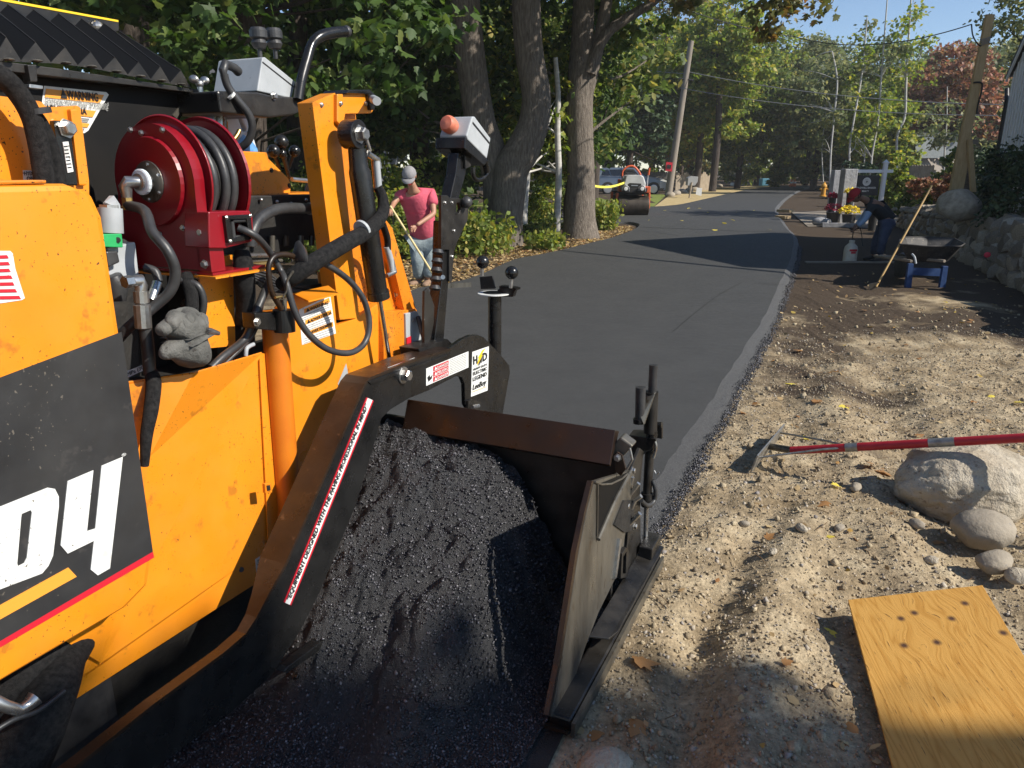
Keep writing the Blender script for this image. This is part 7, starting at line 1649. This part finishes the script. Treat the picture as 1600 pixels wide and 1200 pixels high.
# grey cottage far right
Yh = 58; c0 = D(1412, 262, Yh); 
ch_ = thing('grey_cottage', (c0.x + 2.5, Yh + 2, 0), 'small grey roofed cottage showing between the saplings on the right', 'house')
gl_, gr_, gp_ = D(1410, 245, Yh), D(1431, 244, Yh), D(1423, 212, Yh)
M['cott'] = mat('cottage_wall', (.22, .19, .16), .8); M['slate'] = mat('grey_shingles', (.26, .28, .28), .85, c2=(.20, .22, .22), nscale=6)
MB().slab([Vector((gl_.x, Yh, 0)), Vector((gr_.x, Yh - 1.2, 0)), gr_, Vector((gp_.x, Yh - .6, gp_.z)), gl_], (5, 3.5, 0)).build('wall', M['cott'], ch_)
rr_ = Vector((gp_.x, Yh - .6, gp_.z)); MB().slab([rr_ + UP * .08 + Vector((-.3, -.2, 0)), rr_ + UP * .08 + Vector((4.0, .6, 0)), gr_ + Vector((4.1, .5, -.1)), gr_ + Vector((-.1, -.5, -.15))], UP * .1).build('roof_slope', M['slate'], ch_)
MB().slab([rr_ + UP * .08 + Vector((-.3, -.2, 0)), gl_ + Vector((-.3, -.2, -.2)), gl_ + Vector((4, 3, -.2)), rr_ + UP * .08 + Vector((4.0, .6, 0))], UP * .1).build('roof_slope', M['slate'], ch_)
# grey house seen through the left woods
lh = thing('grey_house', (-14, 46, 0), 'grey sided house glimpsed through the woods behind the paver levers', 'house')
M['ghs'] = mat('grey_siding', (.14, .15, .17), .7)
MB().aabb(-24, -8, 46, 54, 0, 5).build('wall', M['ghs'], lh)
for k in range(14): MB().aabb(-24, -8, 45.97, 46.0, .3 + k * .34, .32 + k * .34).build('siding_board', mat('ghs2', (.09, .095, .11), .7) if k == 0 else bpy.data.materials['ghs2'], lh)
wa = D(535, 230, 46); win = MB().aabb(wa.x - .8, wa.x + .8, 45.9, 45.97, 2.0, 3.9).build('window', M['glass'], lh)
for (a_, b_, c2_, d2_) in ((-.9, -.78, 1.9, 4.0), (.78, .9, 1.9, 4.0)): MB().aabb(wa.x + a_, wa.x + b_, 45.86, 45.95, c2_, d2_).build('frame', M['white'], win)
MB().add([Vector((-25, 45.5, 5)), Vector((-7, 45.5, 5)), Vector((-7, 50, 8)), Vector((-25, 50, 8)), Vector((-25, 54.5, 5)), Vector((-7, 54.5, 5))], [(0, 1, 2, 3), (3, 2, 5, 4)]).build('roof', M['roofing'], lh, solid=.15)
# ================================================================ trees
M['bark'] = mat('maple_bark', (.12, .10, .082), .95, c2=(.28, .24, .20), nscale=6, stretch=(5, 5, .8), bump=1.0, bscale=9, bdist=.05, c3=(.30, .27, .23), c3scale=9, c3thr=.60, spec=.1)
M['bark_dark'] = mat('dark_bark', (.05, .04, .033), .95, c2=(.11, .09, .075), nscale=5, stretch=(5, 5, .7), bump=.8, bscale=8, bdist=.04, spec=.1)
M['birch'] = mat('pale_bark', (.38, .36, .32), .85, c2=(.56, .54, .50), nscale=4, stretch=(1, 1, 3), spec=.2)
LM = {}
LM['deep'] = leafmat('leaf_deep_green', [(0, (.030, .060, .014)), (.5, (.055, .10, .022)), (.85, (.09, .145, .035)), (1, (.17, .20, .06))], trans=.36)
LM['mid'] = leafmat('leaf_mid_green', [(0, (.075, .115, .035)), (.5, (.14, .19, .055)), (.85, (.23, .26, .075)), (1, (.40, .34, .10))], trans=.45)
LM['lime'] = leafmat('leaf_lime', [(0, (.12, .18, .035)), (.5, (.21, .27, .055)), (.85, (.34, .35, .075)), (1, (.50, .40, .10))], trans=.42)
LM['turn'] = leafmat('leaf_turning', [(0, (.07, .09, .03)), (.45, (.15, .16, .05)), (.75, (.24, .20, .07)), (.93, (.28, .18, .06)), (1, (.30, .13, .05))], trans=.35)
LM['red'] = leafmat('leaf_red', [(0, (.14, .13, .06)), (.4, (.30, .15, .10)), (.75, (.42, .19, .13)), (1, (.40, .30, .12))], trans=.3)
LM['conif'] = leafmat('needle_green', [(0, (.020, .045, .018)), (.6, (.04, .075, .028)), (1, (.09, .12, .045))], trans=.1)
LM['grey'] = leafmat('leaf_greyish', [(0, (.10, .13, .065)), (.5, (.17, .20, .09)), (1, (.32, .30, .13))], trans=.45)
def crownpts(spec, n, rng, clump=.16, hollow=.45):
    tot = sum(r[0] * r[1] * r[2] for c, r in spec); out = []; cents = []
    for c, r in spec:
        k = int(n * r[0] * r[1] * r[2] / tot); nc = max(8, int(k / 55)); R = np.array(r, float)
        d = rng.normal(size=(nc, 3)); d /= np.linalg.norm(d, axis=1)[:, None]; rad = (hollow ** 3 + (1 - hollow ** 3) * rng.random(nc)) ** (1 / 3)
        cc = np.array(c) + d * rad[:, None] * R; cents.append(cc)
        idx = rng.integers(0, nc, k); cs = clump * (R.prod() ** (1 / 3)) * rng.uniform(.6, 1.4, nc)
        off = rng.normal(size=(k, 3)) * np.array([1, 1, .55]); out.append(cc[idx] + off * cs[idx][:, None] * .62)
    return np.concatenate(out), np.concatenate(cents)
ti = [0]
def tree(name, label, trunks, spec, n, size, lm, bark, shape='quad', clump=.16, group=None, branches=14, cat='tree', zmin=.05, brr=.05, seg=12, hollow=.45):
    ti[0] += 1; rng = np.random.default_rng(100 + ti[0])
    base = Vector(trunks[0][0][0]); base.z = 0
    o = thing(name, base, label, cat, group)
    mb = MB()
    for pts, rs in trunks:
        mb.tube(smoothpts(pts, 5), smoothr(rs, 5), seg)
    P, cents = crownpts(spec, n, rng, clump, hollow)
    if branches:
        top = Vector(trunks[-1][0][-1]); tpts = [Vector(q) for t in trunks for q in t[0][1:]]
        for k in range(branches):
            c = Vector(cents[rng.integers(0, len(cents))]); a = min(tpts, key=lambda q: (q - c).length + abs(q.z - c.z + 1) * .5)
            mid = a.lerp(c, .5) + Vector(tuple(rng.normal(size=3) * .08 * (c - a).length)); mb.tube(smoothpts([a, mid, c], 4), smoothr([brr, brr * .6, brr * .2], 4), 6)
    mb.build('trunk', bark, o, smooth=True)
    P = P[P[:, 2] > zmin]
    leaves('crown', P, rng.uniform(.7, 1.3, len(P)) * size, lm, o, shape, up=.55, rng=rng)
    return o
def rsp(px_list, Y): return [D(x, y, Y) for x, y in px_list]
# big trunk in the middle, forked
Ya = 16.2; fa = rsp([(786, 392), (790, 340), (796, 290), (800, 262), (818, 232), (833, 195), (838, 150), (828, 90), (823, 30), (822, -60)], Ya); fa[0].z = -.05
fb = rsp([(779, 392), (776, 330), (775, 280), (768, 240), (752, 195), (742, 140), (732, 60), (722, -60)], Ya + .25); fb[0].z = -.05
t1 = tree('maple_tree', 'largest maple, its thick grooved trunk bending right behind the control box', [(fa, [.46, .37, .36, .37, .36, .32, .30, .29, .29, .28]), (fb, [.32, .29, .29, .32, .32, .31, .30, .30])],
     [((-.5, 19.5, 4.2), (3.4, 2.6, 3.0)), ((0, 18.0, 9.5), (4.5, 4.5, 3.2))], 20000, .20, LM['deep'], M['bark'], 'oval', branches=26, seg=18)
# flutes at the base of the trunk
Yb = 18.2; ga = rsp([(907, 378), (906, 340), (908, 280), (906, 220), (905, 160), (908, 110), (910, 60), (912, 0), (913, -60)], Yb); ga[0].z = -.05
gb_ = rsp([(912, 150), (922, 120), (932, 80), (940, 45), (948, 0), (952, -50)], Yb - .05); gc_ = rsp([(921, 115), (930, 85), (950, 50), (980, 28), (1022, 2), (1060, -30)], Yb - .2)
gd_ = rsp([(918, 165), (925, 125), (930, 100), (942, 60), (955, -20)], Yb + .3)
t2 = tree('maple_tree', 'straight trunked maple at the asphalt edge left of the roller, forked above', [(ga, [.50, .38, .33, .32, .32, .30, .26, .24, .22]), (gb_, [.22, .17, .15, .14, .13, .12]), (gc_, [.16, .13, .12, .11, .09, .07]), (gd_, [.12, .1, .09, .08, .07])],
     [((2.6, 19.8, 4.3), (2.0, 1.6, 1.5)), ((3.0, 18, 7.5), (3.4, 3, 2.2)), ((.3, 20, 3.8), (1.8, 1.4, 1.6))], 12000, .19, LM['mid'], M['bark'], 'oval', branches=22, seg=18)
sp1 = rsp([(869, 378), (871, 330), (873, 270), (871, 210), (872, 150), (868, 90)], 17.6); sp1[0].z = 0
tree('sapling', 'thin pale sapling between the two big maple trunks', [(sp1, [.095, .08, .075, .07, .06, .05])], [((.4, 18.6, 3.0), (1.3, 1.0, 1.6)), ((1.6, 19, 2.6), (.6, .5, .6))], 3600, .17, LM['lime'], M['birch'], 'oval', branches=8, brr=.03)
stp = rsp([(816, 380), (817, 330), (822, 270)], 17.0); stp[0].z = 0
tree('young_tree', 'short pale trunk just right of the thick grooved maple', [(stp, [.13, .11, .10])], [((.7, 18.5, 2.9), (1.3, .9, 1.5))], 3000, .16, LM['lime'], M['birch'], 'oval', branches=6, brr=.03)
sq = rsp([(893, 370), (890, 320), (900, 250)], 20.5); sq[0].z = 0
tree('young_tree', 'dark leaning trunk close behind the straight maple', [(sq, [.2, .17, .14])], [((1.0, 22.5, 3.6), (2.4, 1.6, 2.4))], 4500, .18, LM['mid'], M['bark_dark'], 'oval', branches=8, brr=.04)
# nearer maple whose big leaves hang over the paver
tn = [Vector((-4.6, 13.4, 0)), Vector((-4.5, 13.3, 2)), Vector((-4.3, 13.2, 4)), Vector((-4.0, 13, 7))]
tree('maple_tree', 'near maple with large pointed leaves hanging above the orange lift mast', [(tn, [.32, .28, .26, .2])],
     [((-2.6, 10.4, 3.6), (1.9, 1.3, 1.5)), ((-5.0, 10.8, 4.0), (1.9, 1.5, 1.7)), ((-.9, 11.2, 4.6), (1.6, 1.2, .9)), ((-3.6, 11, 6.6), (3.4, 2.5, 1.6))], 11000, .16, LM['deep'], M['bark_dark'], 'maple', branches=40, brr=.025, clump=.17, hollow=.2)
dk = [(-7.5, 15.5, .34), (-10.5, 18, .3), (-5.6, 20, .3), (-2.8, 22.5, .32), (-13, 15, .3), (-9, 25, .3), (-.5, 27, .26), (-16, 22, .3), (2.2, 30, .25), (-5.5, 30, .3)]
words = ['tree with dark trunk behind the left lever group', 'tree deep in the shade above the hose reel', 'tree in the shade between mast and control box', 'tree directly behind the grooved maple', 'leftmost woodland tree above the louvred cover', 'tree far back in the left woods', 'slim woodland tree between the two maple trunks', 'far left woodland tree behind the first row', 'woodland tree right behind the straight maple', 'back row woodland tree beyond the grey cap man']
for k, (x, y, r) in enumerate(dk):
    b = Vector((x, y, 0)); tr_ = [b, b + Vector((.1, 0, 3)), b + Vector((.3 * (-1) ** k, .2, 6)), b + Vector((.2, .1, 10))]
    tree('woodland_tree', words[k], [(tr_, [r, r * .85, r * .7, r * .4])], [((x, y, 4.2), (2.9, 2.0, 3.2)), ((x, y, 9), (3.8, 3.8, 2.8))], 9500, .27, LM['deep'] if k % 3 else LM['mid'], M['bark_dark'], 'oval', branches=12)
# sunlit understorey on the left bank
ub = [(-5.2, 12.3, 1.1, 1.3), (-3.9, 13.2, .9, 1.2), (-2.9, 11.9, .7, .95), (-2.1, 13.3, .9, 1.2), (-1.15, 14.2, .8, .8), (-.55, 15.4, .6, .55), (-7.0, 12.5, 1.3, 1.4), (.55, 16.9, .45, .45), (-1.9, 15.4, 1.0, 1.6), (.3, 19.5, .9, 1.2), (1.2, 21, 1.0, 1.0), (-3.3, 16, 1.3, 1.8), (-6, 15.5, 1.4, 2.0)]
ul = ['bright shrub seen under the return hose', 'leafy shrub behind the hydraulic cylinder', 'shrub touching the left side of the man in pink', 'shrub behind the shoulder of the man in pink', 'low shrub between the man and the grooved maple', 'weeds at the foot of the grooved maple', 'shrub glimpsed behind the red hose reel', 'weeds at the foot of the thin sapling', 'tall shrub just left of the grooved maple', 'shrub between the two maples', 'low shrub behind the straight maple', 'taller shrub deep behind the man in pink', 'dense shrub beyond the mast foot']
for k, (x, y, rx, h) in enumerate(ub):
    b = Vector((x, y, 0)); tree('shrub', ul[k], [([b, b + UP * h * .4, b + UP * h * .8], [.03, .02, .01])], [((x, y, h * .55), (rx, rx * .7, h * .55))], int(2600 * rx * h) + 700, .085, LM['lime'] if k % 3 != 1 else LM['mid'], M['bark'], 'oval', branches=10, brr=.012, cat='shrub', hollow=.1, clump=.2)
# tall weeds by the roller
def weeds(px, py, label, n=90, h=.7, r=.3, m=None):
    c = G(px, py); o = thing('weed_clump', (c.x, c.y, 0), label, 'plant'); mb = MB(); P_ = []
    for _ in range(n):
        a = rnd.uniform(0, 2 * pi); q = rnd.random() ** .6 * r; p0 = Vector((c.x + cos(a) * q, c.y + sin(a) * q, 0)); hh = h * rnd.uniform(.5, 1); p1 = p0 + Vector((cos(a) * hh * .35 * rnd.random(), sin(a) * hh * .35 * rnd.random(), hh))
        mb.tube([p0, p0.lerp(p1, .5) + UP * hh * .06, p1], .004, 3)
        for t in np.linspace(.25, 1, 7): P_.append(tuple(p0.lerp(p1, t)))
    mb.build('stems', LM['lime'], o); leaves('foliage', P_, nr.uniform(.07, .15, len(P_)), m or LM['lime'], o, 'oval', up=.4); return o
weeds(938, 360, 'tall bright weeds right of the straight maple trunk', 150, .85, .42)
weeds(850, 390, 'grassy tuft between the maples at the bank edge', 60, .4, .4)
weeds(830, 375, 'low weeds behind the grooved maple', 90, .7, .6)
weeds(742, 400, 'weeds beside the black control mast', 110, .9, .7)
weeds(700, 395, 'weeds behind the black control mast', 110, 1.0, .7)
# conifer boughs and trees beyond the car
bgT = [(8.5, 56, 3.6, 5.6, 'conif', 'dark hemlock boughs above the parked car'), (14.5, 60, 5.0, 8, 'lime', 'yellow green maple right of the utility pole'), (12, 66, 6.5, 9, 'lime', 'tall green tree behind the utility pole'), (19.5, 66, 5, 7.5, 'mid', 'tree over the tan picket fence'),
       (25, 78, 6.5, 10, 'lime', 'broad tree behind the basketball hoop'), (21, 90, 7, 12, 'grey', 'tall greyish tree in the middle distance'), (31, 88, 6, 9, 'lime', 'dark tree over the road end on the left side'), (38, 100, 8, 11, 'grey', 'pale tree closing the road end'), (4, 62, 6, 9, 'mid', 'tree directly behind the straight maple'),
       (-3, 55, 6, 9, 'deep', 'distant tree left of the straight maple'), (4.4, 41, 2.3, 6.4, 'lime', 'bright maple above the parked car'), (15.0, 57, 4.0, 10.5, 'lime', 'bright maple beside the utility pole top'), (16.5, 75, 6, 13, 'turn', 'tree turning orange high above the utility pole'), (44, 92, 8, 10, 'mid', 'tree right of the road end'),
       (33, 66, 5, 6, 'lime', 'lime tree behind the white saplings'), (39, 68, 6, 7.5, 'grey', 'greyish tree right of the white saplings'), (33.8, 60, 4.2, 7.6, 'red', 'red orange maple against the sky at the right'), (46, 70, 7, 8, 'grey', 'blue green tree behind the timber post'), (30, 78, 6, 9.5, 'grey', 'hazy tree behind the leftmost white sapling'),
       (27.5, 58, 3.4, 4.6, 'lime', 'small lime tree at the foot of the saplings'), (24.5, 62, 4, 7, 'grey', 'tree left of the white saplings')]
for k, (x, y, r, zc, lm, lab) in enumerate(bgT):
    b = Vector((x, y, 0)); h = zc + r * .5; tr_ = [b, b + Vector((.1, 0, h * .4)), b + Vector((.3 * (-1) ** k, 0, h * .8))]
    sp_l = [((x, y, zc), (r * .8, r * .7, r * .75)), ((x + r * .35, y - r * .2, zc - r * .55), (r * .55, r * .5, r * .45)), ((x - r * .4, y, zc - r * .5), (r * .5, r * .5, r * .5))]
    if zc - r > 1.5 and y > 61: sp_l.append(((x, y, zc * .35), (r * .6, r * .5, zc * .28)))
    tree('maple_tree' if lm != 'conif' else 'hemlock_tree', lab, [(tr_, [.28, .24, .14])], sp_l, int(5600 + 300 * r * r), (.26 if y > 50 else .21) + .0012 * y, LM[lm], M['bark_dark'], 'quad', branches=16, clump=.15, brr=.07)
# bright saplings with pale stems
sap = [([(1297, 300), (1298, 240), (1304, 175), (1308, 125), (1300, 80)], 'leftmost pale sapling right of the road end', .10), ([(1331, 300), (1327, 240), (1334, 187), (1347, 112), (1355, 27)], 'second pale sapling, curving behind the granite posts', .11), ([(1360, 300), (1362, 247), (1372, 187), (1377, 120), (1387, -10)], 'third pale sapling above the yard sign', .11),
       ([(1402, 300), (1401, 225), (1404, 205), (1414, 180), (1416, 120), (1424, -10)], 'tallest and whitest sapling with a kink above the cottage roof', .14), ([(1475, 300), (1476, 230), (1479, 190), (1480, 135)], 'right hand pale sapling before the cottage', .09), ([(1345, 300), (1351, 245), (1350, 190), (1352, 150)], 'slender pale sapling between second and third', .06), ([(1288, 300), (1284, 230), (1290, 180), (1284, 120)], 'thin sapling leaning at the hydrant', .06)]
for k, (px, lab, r) in enumerate(sap):
    pts = rsp(px, 49 + k * .4); pts[0].z = 0; tp = pts[-1]
    tree('sapling', lab, [(pts, [r * .7] + [r * .55] * (len(pts) - 2) + [r * .3])], [((tp.x, 50, tp.z * .75), (1.6, 1.3, 2.3)), ((tp.x - .3, 50, tp.z * (.4 if k < 3 else .6)), (1.2, 1, 1.4))][:2 if k < 3 else 1], 900, .26, LM['lime' if k % 2 else 'grey'], M['birch'], 'quad', branches=12, brr=.03, clump=.25, hollow=.1)
# shrubs on the right
cyp = [(1401, 290, 33, .85, 2.3, 'lime', 'bright golden green cypress right of the yard sign'), (1474, 300, 24, .55, 2.3, 'mid', 'narrow green cypress left of the timber post'), (1340, 300, 44, 1.6, 2.2, 'conif', 'dark spreading conifer behind the yard sign'), (1215, 280, 70, .9, 3.2, 'mid', 'narrow bright cypress at the road end'), (1427, 310, 26, .5, 1.1, 'mid', 'low green shrub at the end of the stone wall')]
for px, py, Y, r, h, lm, lab in cyp:
    c = D(px, py, Y); b = Vector((c.x, Y, 0)); tree('cypress', lab, [([b, b + UP * h * .5, b + UP * h * .9], [.06, .04, .02])], [((c.x, Y, h * .32), (r, r, h * .34)), ((c.x, Y, h * .7), (r * .6, r * .6, h * .32))], 5200, .10 + Y * .0018, LM[lm], M['bark_dark'], 'quad', branches=4, cat='shrub', brr=.02, hollow=.5)
c = D(1462, 300, 21); b = Vector((c.x, 21, 0)); tree('japanese_maple', 'low reddish japanese maple behind the stone wall', [([b, b + UP * .5, b + UP * 1.0], [.05, .04, .02])], [((c.x, 21, 1.15), (.75, .6, .38)), ((c.x + .4, 21, .9), (.5, .5, .35))], 4200, .09, LM['red'], M['bark_dark'], 'quad', branches=10, cat='shrub', brr=.02)
for k, (x, y, r, h) in enumerate([(9.6, 14.1, .9, 2.25), (10.6, 15.6, .9, 2.3), (8.9, 12.6, .9, 2.1), (11.9, 18.6, .9, 2.2), (12.9, 20.6, 1.0, 2.1)]):
    b = Vector((x, y, 0)); tree('hedge_bush', ['dark hedge bush third from the near end', 'dark hedge bush below the downspout', 'dark hedge bush nearest the camera at the right edge', 'dark hedge bush left of the white house corner', 'dark hedge bush behind the wall boulder'][k], [([b, b + UP * h * .8], [.06, .03])], [((x, y, h * .5), (r, r * .9, h * .52))], 6500, .085, LM['conif'], M['bark_dark'], 'quad', branches=4, cat='hedge', brr=.02, hollow=.6)
# roadside maple overhead on the right, out of frame trunk; its limb tips show at the top edge
b = Vector((13.2, 6.6, 0)); tree('roadside_maple', 'turning maple whose yellow brown leaves hang in at the top right', [([b, b + Vector((-.1, .2, 3)), b + Vector((-.6, .8, 6)), Vector((7.4, 12.4, 6.0)), Vector((4.6, 14.4, 4.9))], [.3, .24, .08, .035, .02])],
     [((4.6, 14.4, 4.75), (2.3, 1.1, .85)), ((6.6, 15.5, 5.3), (1.3, 1.0, .6)), ((3.2, 13.5, 7.0), (3.2, 2.4, 1.2)), ((-.4, 12.0, 8.2), (2.8, 3.0, 1.2))], 19000, .125, LM['turn'], M['bark_dark'], 'maple', branches=30, brr=.03, clump=.2, hollow=.1)
b = Vector((12, 22, 0)); tree('maple_tree', 'tall thin leaved tree at the upper right corner', [([b + Vector((5, 3, 0)), b + Vector((5, 3, 4)), b + Vector((4.5, 2.5, 8))], [.25, .2, .12])], [((16.6, 24.0, 6.2), (2.3, 2.2, 2.2)), ((16.9, 24, 3.6), (1.5, 2, 1.6))], 9500, .15, LM['grey'], M['bark_dark'], 'oval', branches=40, brr=.03, clump=.14, hollow=.1)
# tree behind the camera on the right that shades the foreground
b = Vector((12, -6, 0)); tree('shade_tree', 'maple standing behind the camera that dapples the foreground', [([b, b + UP * 4, b + UP * 8], [.35, .3, .2])], [((9.7, -4.3, 8), (1.9, 2.3, 1.3))], 10000, .27, LM['mid'], M['bark_dark'], 'oval', branches=16)
# far wood closing the view
rng = np.random.default_rng(5); P_ = []
for k in range(46):
    x = -70 + k * 4.4 + rng.normal() * 1.5; y = 118 + rng.normal() * 6 + abs(x - 40) * .12; h = rng.uniform(11, 20) * (.55 if 42 < x < 75 else 1); rr_ = rng.uniform(3.5, 6)
    for zc in (h * .8, h * .5, h * .22): P_.append(crownpts([((x, y, zc), (rr_, rr_ * .8, h * .3))], 900, rng, .16, .3)[0])
P_ = np.concatenate(P_); P_ = P_[P_[:, 2] > 0]
o = leaves('far_woods', P_, rng.uniform(.6, 1.2, len(P_)), LM['grey'], None, 'quad', up=.4, rng=rng); tag(o, kind='stuff')
P_ = []
for k in range(26):
    x = -46 + k * 2.9; y = 36 + rng.normal() * 3 + (6 if x > -2 else 0)
    if x > 3: continue
    for zc in (10, 6, 2.5): P_.append(crownpts([((x, y, zc), (3.2, 2.5, 3))], 1100, rng, .16, .2)[0])
P_ = np.concatenate(P_); P_ = P_[P_[:, 2] > 0]
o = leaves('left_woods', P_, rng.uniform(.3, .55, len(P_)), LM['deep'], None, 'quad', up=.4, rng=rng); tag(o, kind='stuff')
# thin autumn air that pales the distance
hz = bpy.data.materials.new('haze_air'); hz.use_nodes = True; hn = hz.node_tree; hn.nodes.clear()
pv_ = hn.nodes.new('ShaderNodeVolumePrincipled'); pv_.inputs['Color'].default_value = (.96, .97, 1, 1); pv_.inputs['Density'].default_value = .0006
ho_ = hn.nodes.new('ShaderNodeOutputMaterial'); hn.links.new(pv_.outputs[0], ho_.inputs['Volume'])
o = MB().aabb(-270, 270, -50, 430, -1.2, 30).build('haze', hz, None); tag(o, kind='stuff')
